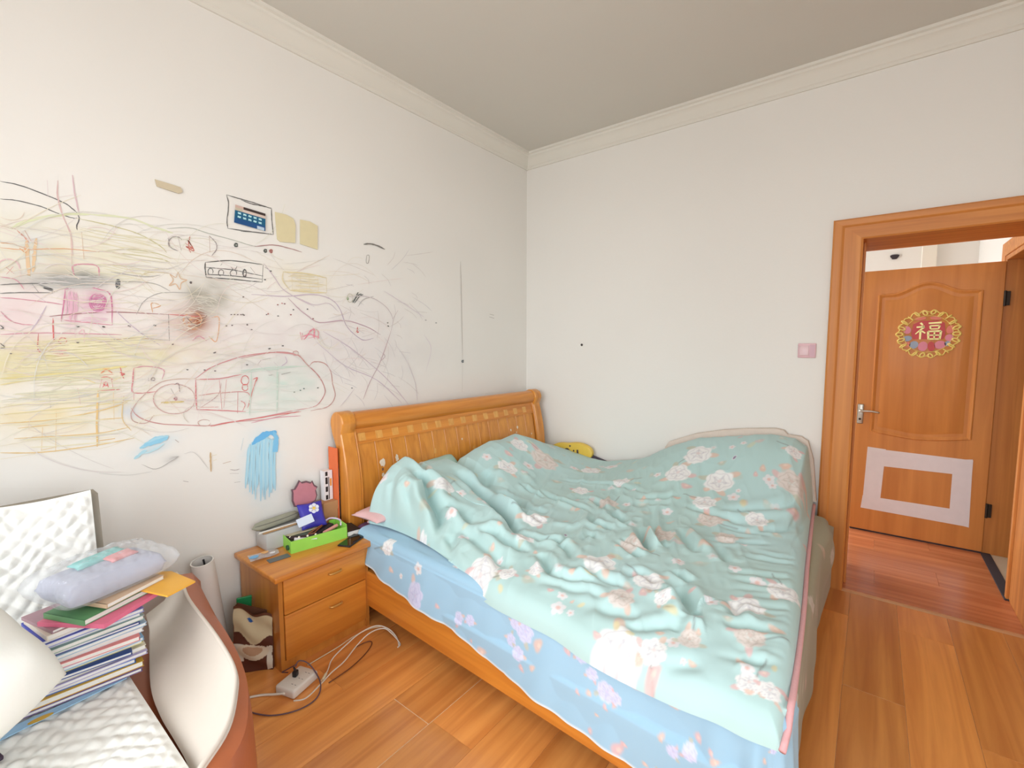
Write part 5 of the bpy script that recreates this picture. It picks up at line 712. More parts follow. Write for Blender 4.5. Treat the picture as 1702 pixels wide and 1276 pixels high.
for li, di in enumerate(order):
    label, items = DRAWINGS[di]
    me = bpy.data.meshes.new('crayon_drawing'); Vs, Fs, mi, idx, mi_n = [], [], [], {}, []
    q_w = 0.55 if label.startswith('web') else 0.74
    for col, wmm, flat in items:
        pts = [(flat[i] / 1000.0, flat[i + 1] / 1000.0) for i in range(0, len(flat), 2)]
        v, f_ = ribbon(pts, wmm / 1000.0 * 0.72, -0.0006 - 0.000113 * li - 0.0000171 * len(mi_n)); mi_n.append(1)
        n0 = len(Vs); Vs += v; Fs += [[a + n0 for a in q] for q in f_]
        if col not in idx: idx[col] = len(idx); me.materials.append(crayon_mat(tuple(int(c * q_w + w_ * (1 - q_w)) for c, w_ in zip(col, (236, 231, 222)))))
        mi += [idx[col]] * len(f_)
    me.from_pydata(Vs, [], Fs); me.polygons.foreach_set('material_index', mi); me.update()
    o = bpy.data.objects.new('crayon_drawing', me); C.objects.link(o); o.parent = wall_left
    o['label'] = label

# ================================================================== BED
bed_wood = wood('bed_wood', (222, 150, 62), (196, 122, 46), 'z', 0.34, 0.3, 34, 1.2)
bed_wood_h = wood('bed_rail_wood', (220, 144, 58), (196, 118, 42), 'x', 0.34, 0.3, 30, 1.2)
bed_wood_v = wood('bed_side_wood', (224, 146, 56), (200, 120, 42), 'y', 0.34, 0.3, 30, 1.2)
inlay_mat = wood('inlay_wood', (230, 172, 92), (208, 146, 68), 'z', 0.35, 0.3, 60, 2.0)
def BL(u, v, z): return (-1.83 + 0.999 * u - 0.045 * v, -0.03 - 0.045 * u - 0.999 * v, z)
BW = 1.745
bed = thing('bed', BL(BW / 2, 1.1, 0), 'orange-brown wooden double bed with a slatted sleigh headboard', 'bed')
def vfront(z): return 0.130 - (0.058 * ((z - 0.62) / 0.31) ** 1.6 if z > 0.62 else 0.0)
def strip(u0, u1, z0, z1, off, th, n=10, cham=0.0):
    """board following the sleigh curve, front face `off` proud of the panel, chamfered long edges"""
    rings = []
    for i in range(n + 1):
        z = z0 + (z1 - z0) * i / n; vf = vfront(z) + off
        ring = [(u0, vf - th), (u0, vf - cham), (u0 + cham, vf), (u1 - cham, vf), (u1, vf - cham), (u1, vf - th)] if cham else [(u0, vf - th), (u0, vf), (u1, vf), (u1, vf - th)]
        rings.append([BL(u, v, z) for u, v in ring])
    return loft(rings)
head = mk('headboard', strip(0.05, BW - 0.05, 0.12, 0.96, -0.012, 0.020), bed_wood, bed, smooth=30)
NP = 15
for i in range(NP):
    a = 0.10 + (BW - 0.20) * i / NP; b = 0.10 + (BW - 0.20) * (i + 1) / NP
    mk('plank', strip(a + 0.0006, b - 0.0006, 0.30, 0.868, 0.0, 0.012, 10, 0.0022), bed_wood, head, smooth=20)
mk('lower_rail', strip(0.09, BW - 0.09, 0.14, 0.30, 0.008, 0.02, 4, 0.004), bed_wood_h, head, smooth=20)
mk('inlay_band', strip(0.09, BW - 0.09, 0.870, 0.925, 0.006, 0.018, 4, 0.003), bed_wood_h, head, smooth=20)
mk('bead', strip(0.09, BW - 0.09, 0.862, 0.871, 0.010, 0.018, 2, 0.003), bed_wood_h, head, smooth=20)
for i in range(14):
    a = 0.105 + 0.1095 * i
    mk('inlay', strip(a, a + 0.044, 0.876, 0.919, 0.0072, 0.004, 2), inlay_mat, head)
    for g_ in (0.25, 0.5, 0.75):
        pass
# rolled top rail
def roll_ring(u, r=0.052, cv=0.052, cz=0.985, extra=0.0):
    pts = []
    for k in range(20):
        an = -0.75 * PI + 1.75 * PI * k / 19
        pts.append(BL(u, cv + (r + extra) * math.cos(an), cz + (r + extra) * math.sin(an)))
    pts.append(BL(u, cv - r * 0.9, cz - r - 0.02))
    return pts
mk('top_rail', loft([roll_ring(0.07), roll_ring(BW - 0.07)]), bed_wood_h, head, smooth=35)
mk('cove', strip(0.08, BW - 0.08, 0.922, 0.955, 0.012, 0.02, 4, 0.004), bed_wood_h, head, smooth=20)
def stile(u0, u1):
    rings = []
    prof = []
    for i in range(16):
        z = 0.0 + 0.93 * i / 15; prof.append((vfront(z) + 0.022, z))
    for k in range(14):
        an = -0.15 + (PI + 0.45) * k / 13; prof.append((0.050 + 0.064 * math.cos(an), 0.985 + 0.060 * math.sin(an)))
    prof.append((0.0, 0.93)); prof.append((0.035, 0.86)); prof.append((0.065, 0.70)); prof.append((0.070, 0.0))
    for u, ins_ in ((u0, 0.005), (u0 + 0.005, 0.0), (u1 - 0.006, 0.0), (u1, 0.006)):
        cz = sum(q[1] for q in prof) / len(prof); cv = sum(q[0] for q in prof) / len(prof)
        rings.append([BL(u, v - math.copysign(ins_, v - cv) if ins_ else v, z - (math.copysign(ins_, z - cz) if (ins_ and z > 0.9) else 0)) for v, z in prof])
    return loft(rings)
for a, b in ((0.0, 0.082), (BW - 0.082, BW)):
    st = mk('stile', stile(a, b), bed_wood, head, smooth=30)
mk('stile_bead', strip(0.082, 0.094, 0.30, 0.95, 0.018, 0.02, 10, 0.004), bed_wood, head, smooth=20)
mk('stile_bead', strip(BW - 0.094, BW - 0.082, 0.30, 0.95, 0.018, 0.02, 10, 0.004), bed_wood, head, smooth=20)
# peeled sticker residue on the planks
residue = plain('sticker_residue', (226, 214, 196), 0.7, 0.15, 120)
residue_d = plain('sticker_residue_dark', (120, 84, 70), 0.7, 0.15, 120)
random.seed(5)
for (u, z, r, m_) in ((0.235, 0.735, 0.020, residue), (0.232, 0.700, 0.008, residue_d), (0.232, 0.668, 0.012, residue), (0.335, 0.745, 0.016, residue), (0.338, 0.715, 0.010, residue),
                      (0.62, 0.735, 0.014, inlay_mat), (0.86, 0.775, 0.006, residue), (1.36, 0.765, 0.008, residue), (1.44, 0.775, 0.010, residue), (1.42, 0.740, 0.007, residue), (1.40, 0.69, 0.006, residue), (1.60, 0.705, 0.006, residue), (0.96, 0.70, 0.014, inlay_mat)):
    ring = [(u + r * random.uniform(0.5, 1.1) * math.cos(a), z + r * 1.3 * random.uniform(0.5, 1.1) * math.sin(a)) for a in np.linspace(0, 2 * PI, 11, endpoint=False)]
    mk('sticker_residue', prism([BL(a, vfront(b) + 0.0004, b) for a, b in ring], (-0.00003, -0.0006, 0)), m_, head)
# rails, feet, platform
VL = 2.07
mk('side_rail', loft([[BL(u, v, z) for u, z in ((-0.030, 0.100), (-0.036, 0.106), (-0.036, 0.272), (-0.030, 0.280), (0.0, 0.280), (0.0, 0.100))] for v in (0.15, VL + 0.03)]), bed_wood_v, bed, smooth=20)
mk('side_rail', loft([[BL(u, v, z) for u, z in ((BW - 0.002, 0.100), (BW - 0.002, 0.280), (BW - 0.03, 0.280), (BW - 0.03, 0.100))] for v in (0.15, VL + 0.03)]), bed_wood_v, bed)
mk('foot_rail', loft([[BL(u, v, z) for v, z in ((VL, 0.100), (VL + 0.03, 0.100), (VL + 0.03, 0.280), (VL, 0.280))] for u in (0.002, BW - 0.032)]), bed_wood_h, bed)
mk('platform', loft([[BL(u, v, z) for u, v in ((0.002, 0.16), (BW - 0.032, 0.16), (BW - 0.032, VL - 0.002), (0.002, VL - 0.002))] for z in (0.225, 0.245)]), bed_wood_v, bed)
for u, v in ((0.06, 2.05), (BW - 0.1, 2.05), (BW / 2, 1.1)):
    mk('leg', loft([[BL(u + a, v + b, z) for a, b in ((-.035, -.035), (.035, -.035), (.035, .035), (-.035, .035))] for z in (0.0, 0.225)]), bed_wood, bed)

# mattress: rounded slab in plum ticking
plum = plain('plum_ticking', (112, 72, 104), 0.85, 0.08, 60, 0.2, 300)
def slab(u0, u1, v0, v1, z0, z1, r, n=5):
    rings = []
    prof = [(r * (1 - math.sin(a)), z0 + r * (1 - math.cos(a))) for a in np.linspace(0, PI / 2, n)] + [(r * (1 - math.cos(a)), z1 - r * (1 - math.sin(a))) for a in np.linspace(0, PI / 2, n)]
    for ins_, z in prof:
        ring = []
        c = 0.06
        for (cu, cv, a0) in ((u1 - c, v1 - c, 0), (u0 + c, v1 - c, PI / 2), (u0 + c, v0 + c, PI), (u1 - c, v0 + c, 1.5 * PI)):
            for k in range(6):
                a = a0 + PI / 2 * k / 5
                ring.append(BL(cu + (c - ins_) * math.cos(a), cv + (c - ins_) * math.sin(a), z))
        rings.append(ring)
    return loft(rings)
mk('mattress', slab(-0.004, BW - 0.030, 0.170, VL + 0.015, 0.247, ZM - 0.008, 0.045), plum, smooth=40, label='plum-coloured mattress lying on the wooden bed under the sheet', cat='mattress')

# ------------------------------------------------------------------ printing flowers on cloth
def paint(col, A, B, blooms, seed=3, strength=1.0):
    """flat floral print: A, B are cloth coordinates in metres per vertex"""
    rs = np.random.RandomState(seed)
    LIN = lambda c: np.array(lin(c)[:3])
    def blob(cx, cy, rx, ry, rot, rgb, a, edge=0.12, wav=0.0, nw=5, ph=0.0):
        R = max(rx, ry) * 1.4
        k = np.nonzero((np.abs(A - cx) < R) & (np.abs(B - cy) < R))[0]
        if not len(k): return
        dx, dy = A[k] - cx, B[k] - cy
        ex = (dx * math.cos(rot) + dy * math.sin(rot)) / rx; ey = (-dx * math.sin(rot) + dy * math.cos(rot)) / ry
        r = np.hypot(ex, ey); th = np.arctan2(ey, ex)
        rr = r / (1 + wav * np.cos(nw * th + ph))
        g = (1 - sstep(1 - edge, 1 + edge, rr)) * a * strength
        col[k] = col[k] * (1 - g[:, None]) + LIN(rgb) * g[:, None]
    def arcs(cx, cy, R, rgb, a, n, ph):
        k = np.nonzero((np.abs(A - cx) < R) & (np.abs(B - cy) < R))[0]
        if not len(k): return
        dx, dy = A[k] - cx, B[k] - cy; r = np.hypot(dx, dy) / R; th = np.arctan2(dy, dx)
        wv = np.abs(((r * n + 0.22 * np.cos(5 * th + ph) + 0.15 * np.cos(3 * th - ph)) % 1.0) - 0.5) * 2
        g = sstep(0.62, 0.95, wv) * a * (1 - sstep(0.85, 1.0, r)) * strength
        col[k] = col[k] * (1 - g[:, None]) + LIN(rgb) * g[:, None]
    def line(x0, y0, x1, y1, wid, rgb, a):
        L2 = (x1 - x0) ** 2 + (y1 - y0) ** 2
        k = np.nonzero((np.abs(A - (x0 + x1) / 2) < abs(x1 - x0) / 2 + 0.02) & (np.abs(B - (y0 + y1) / 2) < abs(y1 - y0) / 2 + 0.02))[0]
        if not len(k): return
        t = np.clip(((A[k] - x0) * (x1 - x0) + (B[k] - y0) * (y1 - y0)) / L2, 0, 1)
        d = np.hypot(A[k] - x0 - t * (x1 - x0), B[k] - y0 - t * (y1 - y0))
        g = np.exp(-(d / wid) ** 2) * a * strength
        col[k] = col[k] * (1 - g[:, None]) + LIN(rgb) * g[:, None]
    peach, taupe, pink = (226, 190, 172), (196, 192, 172), (226, 182, 180)
    for cx, cy, D, kd in blooms:
        R = D / 2; ph = rs.rand() * 6.28
        if kd in 'WTL':
            base = {'W': (237, 237, 236), 'T': (224, 212, 206), 'L': (212, 214, 240)}[kd]; al = {'W': 0.95, 'T': 0.72, 'L': 0.8}[kd]
            for j in range(3 if kd != 'L' else 2):       # leaves behind
                a = ph + 2.1 * j + rs.rand() * 0.8
                blob(cx + math.cos(a) * R * 1.12, cy + math.sin(a) * R * 1.12, R * 0.48, R * 0.24, a + rs.uniform(-0.5, 0.5), (peach, taupe, pink)[rs.randint(3)], 0.75, 0.25)
            blob(cx, cy, R, R * 0.92, ph, base, al, 0.10, 0.09, 7, ph)
            for j in range(6):                            # outer petals
                a = ph + j * 1.047
                blob(cx + math.cos(a) * R * 0.66, cy + math.sin(a) * R * 0.62, R * 0.40, R * 0.36, a, base, al, 0.12)
            for j in range(5):                            # shaded gaps between petals
                a = ph + 0.5 + j * 1.2566
                blob(cx + math.cos(a) * R * 0.40, cy + math.sin(a) * R * 0.40, R * 0.30, R * 0.07, a, {'W': (204, 202, 208), 'T': (200, 188, 178), 'L': (190, 192, 226)}[kd], 0.6, 0.4)
            arcs(cx, cy, R, {'W': (188, 186, 194), 'T': (186, 176, 164), 'L': (176, 180, 220)}[kd], 0.42, 2.6, ph)
            blob(cx + R * 0.1, cy, R * 0.16, R * 0.14, 0, {'W': (226, 206, 204), 'T': (206, 176, 166), 'L': (206, 196, 226)}[kd], 0.6, 0.4)
            if rs.rand() < 0.45 and kd != 'L':
                a = ph; line(cx + math.cos(a) * R, cy + math.sin(a) * R, cx + math.cos(a + 0.2) * (R + 0.07), cy + math.sin(a + 0.2) * (R + 0.07), 0.0035, (120, 124, 122), 0.6)
        elif kd == 'w':
            for j in range(5):
                a = ph + j * 1.2566
                blob(cx + math.cos(a) * R * 0.55, cy + math.sin(a) * R * 0.55, R * 0.50, R * 0.42, a, (228, 226, 228), 0.92, 0.15)
            blob(cx, cy, R * 0.30, R * 0.30, 0, (226, 180, 168), 0.75, 0.4)
        elif kd == 'p':
            blob(cx, cy, R * 1.05, R * 0.68, ph, peach if rs.rand() < 0.6 else pink, 0.78, 0.3, 0.12, 3, ph)
            blob(cx + R * 0.2, cy, R * 0.35, R * 0.25, ph, (236, 214, 200), 0.6, 0.4)
        elif kd == 't':
            blob(cx, cy, R * 1.1, R * 0.7, ph, taupe, 0.6, 0.4, 0.15, 3, ph); blob(cx + R * 0.3, cy + R * 0.2, R * 0.5, R * 0.4, ph, (226, 214, 206), 0.6, 0.3)
        elif kd == 'y':
            blob(cx, cy, R * 1.1, R * 0.6, ph, (222, 210, 166), 0.75, 0.3)
        elif kd in 'dD':
            blob(cx, cy, R * 1.0, R * 0.55, ph, (236, 236, 240), 0.8, 0.2); blob(cx, cy, R * 0.75, R * 0.4, ph, (128, 104, 142), 0.85, 0.2)

cloth_print = printed('floral_cotton', 0.82, 0.15, 0.10, 420)
pink_trim = plain('pink_piping', (224, 170, 172), 0.8, 0.08, 120, 0.1, 300)

# ------------------------------------------------------------------ sheet hanging over the side and foot of the mattress
def sheet_hem(v):                          # hem height along the left side
    return np.interp(v, [0.30, 0.43, 0.54, 0.79, 1.01, 1.26, 1.43, 1.57, 1.72, 1.86, 2.2], [0.33, 0.312, 0.285, 0.262, 0.248, 0.20, 0.182, 0.166, 0.156, 0.140, 0.112])
rs_ = np.random.RandomState(8)
VS = 2.155
per = []                                   # perimeter stations: (u, v, outward normal, hem z)
for v in np.linspace(0.27, VS - 0.05, 330): per.append((-0.022, v, (-1, 0), float(sheet_hem(v)), v))
for a in np.linspace(0, PI / 2, 44)[1:-1]: per.append((0.030 - 0.052 * math.cos(a), VS - 0.05 + 0.075 * math.sin(a), (-math.cos(a), math.sin(a)), 0.112, VS - 0.05 + 0.12 * a))
for u in np.linspace(0.030, 0.13, 20): per.append((u, VS + 0.025, (0, 1), 0.112, VS + 0.14 + u))
ns_in, ns_r, ns_h = 22, 9, 74
Vv, SA, SB = [], [], []
for i, (u, v, nrm, hz, arc) in enumerate(per):
    col_ = []
    r = 0.035; zt = ZM
    for k in range(ns_in):                 # top, lying on the mattress
        d = 0.20 * (1 - k / ns_in)
        col_.append((u - nrm[0] * (d + r), v - nrm[1] * (d + r), zt + 0.003 * math.sin(arc * 23 + d * 30), 0.0, d + r))
    for k in range(ns_r):
        a = PI / 2 * k / (ns_r - 1)
        col_.append((u - nrm[0] * r * (1 - math.sin(a)), v - nrm[1] * r * (1 - math.sin(a)), zt - r * (1 - math.cos(a)), 0.0, -r * (1 - math.cos(a))))
    Lh = zt - r - hz
    side = abs(nrm[0])
    for k in range(1, ns_h + 1):
        s_ = k / ns_h
        wv = 0.007 * math.sin(arc * 9.0 + 0.6) + 0.005 * math.sin(arc * 21 + 2 + s_ * 1.2) + 0.003 * math.sin(arc * 47 + s_ * 3)
        if side < 0.5: wv = wv * 1.9 + 0.030 * math.exp(-((arc - VS - 0.14 - 1.50) / 0.13) ** 2) * math.sin(PI * min(1, s_ * 1.5))
        corner = math.exp(-((arc - VS + 0.02) / 0.13) ** 2)
        off = s_ * (0.020 + 0.012 * side) + wv * (0.25 + 0.75 * s_) + corner * 0.030 * s_ * math.sin(arc * 60)
        off = max(off, 0.004 + 0.022 * float(sstep(0.32, 0.285, zt - r - Lh * s_)) * side)
        col_.append((u + nrm[0] * off, v + nrm[1] * off, zt - r - Lh * s_, s_, -r - Lh * s_))
    for (uu, vv, z, s_, b) in col_:
        Vv.append(BL(uu, vv, z)); SA.append(arc); SB.append(z if b <= 0.0 else zt + b)
Vv = np.array(Vv); SA = np.array(SA); SB = np.array(SB)
npr = ns_in + ns_r + ns_h
shc = np.tile(np.array(lin((160, 197, 220))[:3]), (len(Vv), 1)) * (0.97 + 0.06 * vnoise(SA * 5, SB * 5))[:, None]
paint(shc, SA, SB, [(-(y + 0.03), z, D, k) for y, z, D, k in SHEET_BLOOMS], 5)
hemband = np.clip((np.interp(SA, [p_[4] for p_ in per], [p_[3] for p_ in per]) + 0.010 - SB) / 0.006, 0, 1)[:, None]
shc = shc * (1 - 0.75 * hemband) + np.array(lin((232, 236, 238))[:3]) * 0.75 * hemband
mk_np('bed_sheet', Vv, grid_faces(len(per), npr), cloth_print, None, shc, label='light blue flowered sheet hanging over the side of the bed', cat='sheet')

# ------------------------------------------------------------------ khaki cover hanging over the foot of the mattress
nu_, nk = 320, 80
KU = np.linspace(0.07, BW - 0.055, nu_); Kv, KA, KB = [], [], []
for u in KU:
    bul = 0.050 * math.exp(-((u - 1.47) / 0.16) ** 2); sh = 0.085 - 0.062 * u
    for k in range(nk):
        q = k / (nk - 1)
        wv = 0.008 * math.sin(u * 9 + 0.5) + 0.003 * math.sin(u * 23 + 2 + q * 2)
        if q < 0.30:
            a = q / 0.30; v, z = VL - 0.16 + 0.15 * a + sh * a, ZM + 0.004 + 0.022 * math.sin(PI * a) * (bul / 0.05)
        elif q < 0.42:
            a = (q - 0.30) / 0.12 * PI / 2; v, z = VL - 0.01 + sh + 0.036 * math.sin(a) + bul * 0.5 * math.sin(a), ZM + 0.004 - 0.036 * (1 - math.cos(a))
        else:
            a = (q - 0.42) / 0.58; v, z = VL + 0.026 + sh + bul * (0.5 + 0.5 * math.sin(PI * min(1, a * 1.6))) * (1 - a) + (wv + 0.006) * (0.3 + 0.7 * a), ZM - 0.032 - a * (ZM - 0.032 - 0.10)
            v = max(v, VL + 0.034)
        if u < 0.2 and q < 0.36: z -= 0.03 * float(sstep(0.2, 0.12, u))
        Kv.append(BL(u, v, z)); KA.append(u); KB.append(q * 0.55)
Kv = np.array(Kv); KA = np.array(KA); KB = np.array(KB)
kc = np.tile(np.array(lin((158, 152, 126))[:3]), (len(Kv), 1)) * (0.96 + 0.08 * vnoise(KA * 6, KB * 6))[:, None]
paint(kc, KA, KB, [(0.15 + 0.14 * i, 0.22 + 0.07 * (i % 4), 0.07, 'TptpT'[i % 5]) for i in range(11)], 6, 0.45)
mk_np('foot_cover', Kv, grid_faces(nu_, nk)[:, ::-1], cloth_print, None, kc, label='khaki flowered cover hanging over the foot end of the bed', cat='bed cover')

# ------------------------------------------------------------------ duvet
LEFT = [(-1.800, -0.30), (-1.775, -0.45), (-1.79, -0.72), (-1.85, -0.98), (-1.91, -1.20), (-1.925, -1.38), (-1.932, -1.52), (-1.952, -1.64), (-1.962, -1.75), (-1.966, -1.88), (-1.966, -1.97), (-1.962, -2.05), (-1.966, -2.12), (-1.962, -2.195)]
FOOT = [(-1.962, -2.195), (-1.876, -2.200), (-1.675, -2.192), (-1.37, -2.176), (-0.992, -2.150), (-0.615, -2.127), (-0.187, -2.102), (-0.055, -2.095)]
def resample(P, n):
    P = np.array([tuple(q) for q in smooth_path([(a, b, 0) for a, b in P], 8)])[:, :2]
    d = np.r_[0, np.cumsum(np.hypot(*np.diff(P, axis=0).T))]; t = np.linspace(0, d[-1], n)
    return np.stack([np.interp(t, d, P[:, 0]), np.interp(t, d, P[:, 1])], 1)
NS, NT = 430, 460
cl = resample(LEFT, NT); cf = resample(FOOT, NS)
crr = np.stack([np.full(NT, -0.055), np.linspace(-0.20, -2.095, NT)], 1)
sx = np.linspace(0, 1, NS); ch = np.stack([-1.80 + (1.745) * sx, -0.30 + 0.10 * sx + 0.03 * np.sin(sx * 17)], 1)
ch[0] = cl[0]; ch[-1] = crr[0]
s_ = np.linspace(0, 1, NS)[:, None, None]; t_ = np.linspace(0, 1, NT)[None, :, None]
XY = (1 - s_) * cl[None] + s_ * crr[None] + (1 - t_) * ch[:, None] + t_ * cf[:, None] \
    - ((1 - s_) * (1 - t_) * cl[0] + s_ * (1 - t_) * crr[0] + (1 - s_) * t_ * cl[-1] + s_ * t_ * crr[-1])
DXx, DYy = XY[..., 0].ravel(), XY[..., 1].ravel()
zb = duvet_base(DXx, DYy)
fold = np.zeros_like(zb)
for amp, wid, pts in FOLDS:
    P = np.array([tuple(q) for q in smooth_path([(a, b, 0) for a, b in pts], 4)])[:, :2]
    lo_, hi_ = P.min(0) - 0.15, P.max(0) + 0.15
    k = np.nonzero((DXx > lo_[0]) & (DXx < hi_[0]) & (DYy > lo_[1]) & (DYy < hi_[1]))[0]
    if not len(k): continue
    best = np.full(len(k), 9.0); tt = np.zeros(len(k)); nseg = len(P) - 1
    for j in range(nseg):
        ax, ay = P[j]; bx, by = P[j + 1]; L2 = (bx - ax) ** 2 + (by - ay) ** 2 + 1e-12
        q = np.clip(((DXx[k] - ax) * (bx - ax) + (DYy[k] - ay) * (by - ay)) / L2, 0, 1)
        d = np.hypot(DXx[k] - ax - q * (bx - ax), DYy[k] - ay - q * (by - ay))
        m_ = d < best; best[m_] = d[m_]; tt[m_] = (j + q[m_]) / nseg
    env = np.clip(np.sin(PI * np.clip(tt, 0.02, 0.98)) * 1.6, 0, 1)
    w_ = wid * 1.25
    prof_ = np.exp(-(best / w_) ** 2)
    if amp < 0: prof_ = prof_ - 0.55 * np.exp(-((best - 2.1 * w_) / (1.3 * w_)) ** 2)      # cloth piles up beside a crease
    fold[k] += amp * prof_ * env
# fine crumple, strongest in the middle of the bed
mid = np.exp(-((DXx + 1.05) / 0.75) ** 2 - ((DYy + 1.35) / 0.6) ** 2)
an_ = 0.35
rx_ = DXx * math.cos(an_) + DYy * math.sin(an_); ry_ = -DXx * math.sin(an_) + DYy * math.cos(an_)
n1_ = np.abs(vnoise(rx_ * 5 + 3 + 0.8 * vnoise(rx_ * 9, ry_ * 9), ry_ * 15 + 7) - 0.5) * 2
n2_ = np.abs(vnoise(rx_ * 11 + 13, ry_ * 27 + 2) - 0.5) * 2
fold += (0.004 + 0.018 * mid) * (0.5 - n1_) + (0.0015 + 0.006 * mid) * (0.5 - n2_) + 0.010 * (vnoise(DXx * 4, DYy * 4) - 0.5)
e_ = np.minimum(np.minimum(np.linspace(0, 1, NS)[:, None] * 1.8, (1 - np.linspace(0, 1, NS))[:, None] * 1.8), np.minimum(np.linspace(0, 1, NT)[None] * 1.9, (1 - np.linspace(0, 1, NT))[None] * 1.9)).ravel()
q_ = 1 - np.clip(e_ / 0.045, 0, 1); puff = np.sqrt(np.clip(1 - q_ * q_, 0, 1))
UX, UY = DXx.copy(), DYy.copy()
low = np.minimum(ZM + 0.009, zb - 0.055)
DZ = low + np.maximum(zb - low, 0.012) * puff
Pg = np.stack([DXx, DYy, zb], 1).reshape(NS, NT, 3)
nrm_ = np.cross(np.gradient(Pg, axis=0), np.gradient(Pg, axis=1)); nrm_ /= np.linalg.norm(nrm_, axis=2, keepdims=True)
nrm_ = nrm_.reshape(-1, 3); nrm_ *= np.sign(nrm_[:, 2:3])
disp = (fold * np.clip(e_ / 0.06, 0.0, 1))[:, None] * nrm_
DXx = DXx + disp[:, 0]; DYy = DYy + disp[:, 1]; DZ = DZ + disp[:, 2]
DXx = np.minimum(DXx, -0.05)
DZ = np.maximum(DZ, np.where(DXx > mattress_edge(DYy) + 0.03, ZM + 0.008, 0.0))
DV = np.stack([DXx, DYy, DZ], 1)
dc = np.tile(np.array(lin((185, 215, 211))[:3]), (len(DV), 1))
hue = vnoise(DXx * 3.1, DYy * 3.1)[:, None]
dc = dc * (0.96 + 0.05 * hue) + np.array([0.0, 0.0, 0.03]) * hue
rb = np.random.RandomState(17)
paint(dc, UX, UY, [(rb.uniform(-1.75, -0.15), rb.uniform(-2.05, -0.4), rb.uniform(0.03, 0.06), 'ptpytw'[i % 6]) for i in range(80)], 4, 0.55)
paint(dc, UX, UY, BLOOMS, 9)
duvet = thing('duvet', (-1.0, -1.2, ZM), 'rumpled mint green duvet printed with white peonies, spread over the bed', 'duvet')
mk_np('cover', DV, grid_faces(NS, NT), cloth_print, duvet, dc)
ed = DV.reshape(NS, NT, 3)
mk('piping', tube([tuple(ed[i, NT - 1] + np.array([0, -0.006, 0.004])) for i in range(0, NS, 6)], 0.0085, 8), pink_trim, duvet, smooth=True)
mk('piping', tube([tuple(ed[i, 0] + np.array([0, 0.004, 0.004])) for i in range(0, NS, 8)], 0.006, 6), pink_trim, duvet, smooth=True)

# ------------------------------------------------------------------ pillows, folded blanket, toy guitar
def cushion(c, size, rz=0, rx=0, ry=0, n=22, pinch=0.5):
    """pillow shape: two bulging faces meeting in a pinched seam"""
    sx_, sy_, sz_ = size
    V, F = [], []
    g = np.linspace(-1, 1, n)
    for sgn in (1, -1):
        for a in g:
            for b in g:
                w_ = (max(0, 1 - abs(a) ** 2.6) * max(0, 1 - abs(b) ** 2.6)) ** pinch
                k = 1 - 0.07 * (1 - abs(a)) * (abs(b) ** 3); k2 = 1 - 0.07 * (1 - abs(b)) * (abs(a) ** 3)
                V.append((a * sx_ / 2 * k2, b * sy_ / 2 * k, sgn * (w_ * sz_ / 2 + 0.002)))
    q = grid_faces(n, n); F = [list(f_) for f_ in q] + [list(f_ + n * n)[::-1] for f_ in q]
    bd = [i * n for i in range(n)] + [(n - 1) * n + j for j in range(1, n)] + [i * n + n - 1 for i in range(n - 2, -1, -1)] + [j for j in range(n - 2, 0, -1)]
    for i in range(len(bd)):
        a, b = bd[i], bd[(i + 1) % len(bd)]; F.append([b, a, a + n * n, b + n * n])
    M = Matrix.Translation(c) @ Matrix.Rotation(rz, 4, 'Z') @ Matrix.Rotation(ry, 4, 'Y') @ Matrix.Rotation(rx, 4, 'X')
    return xf((V, F), M)
pink_cloth = plain('pink_cotton', (226, 184, 184), 0.85, 0.08, 22, 0.15, 300)
mk('pillow', cushion((-1.610, -0.305, 0.517), (0.46, 0.20, 0.066), 0.06, 0.0, 0.0), pink_cloth, smooth=True, label='pink pillow whose corner pokes out under the duvet beside the nightstand', cat='pillow')
mint_cloth = plain('mint_cotton', (178, 212, 202), 0.85, 0.10, 14, 0.15, 300)
mk('pillow', cushion((-1.20, -0.225, 0.60), (0.30, 0.22, 0.15), 0.1, 0.9, 0.0), mint_cloth, smooth=True, label='mint green pillow half hidden between duvet and middle of the headboard', cat='pillow')
beige_cloth = plain('beige_blanket_cloth', (220, 206, 194), 0.9, 0.06, 30, 0.3, 160)
bl = [(-1.22, 0.50), (-1.225, 0.70), (-1.25, 0.740), (-1.42, 0.815), (-1.60, 0.862), (-1.74, 0.885), (-1.885, 0.902), (-1.93, 0.895), (-1.95, 0.872), (-2.02, 0.868), (-2.055, 0.845), (-2.085, 0.74), (-2.10, 0.60), (-2.11, 0.50)]
rings = []
for x, ins_ in ((-0.006, 0.012), (-0.012, 0.0), (-0.052, 0.0), (-0.060, 0.012)):
    rings.append([(x, y + (0.0 if z < 0.51 else (ins_ if y < -1.65 else -ins_) * 0.6), z - (ins_ if z > 0.51 else 0)) for y, z in bl])
mk('folded_blanket', loft(rings), beige_cloth, smooth=40, label='beige folded blanket standing against the right wall behind the duvet heap', cat='blanket')

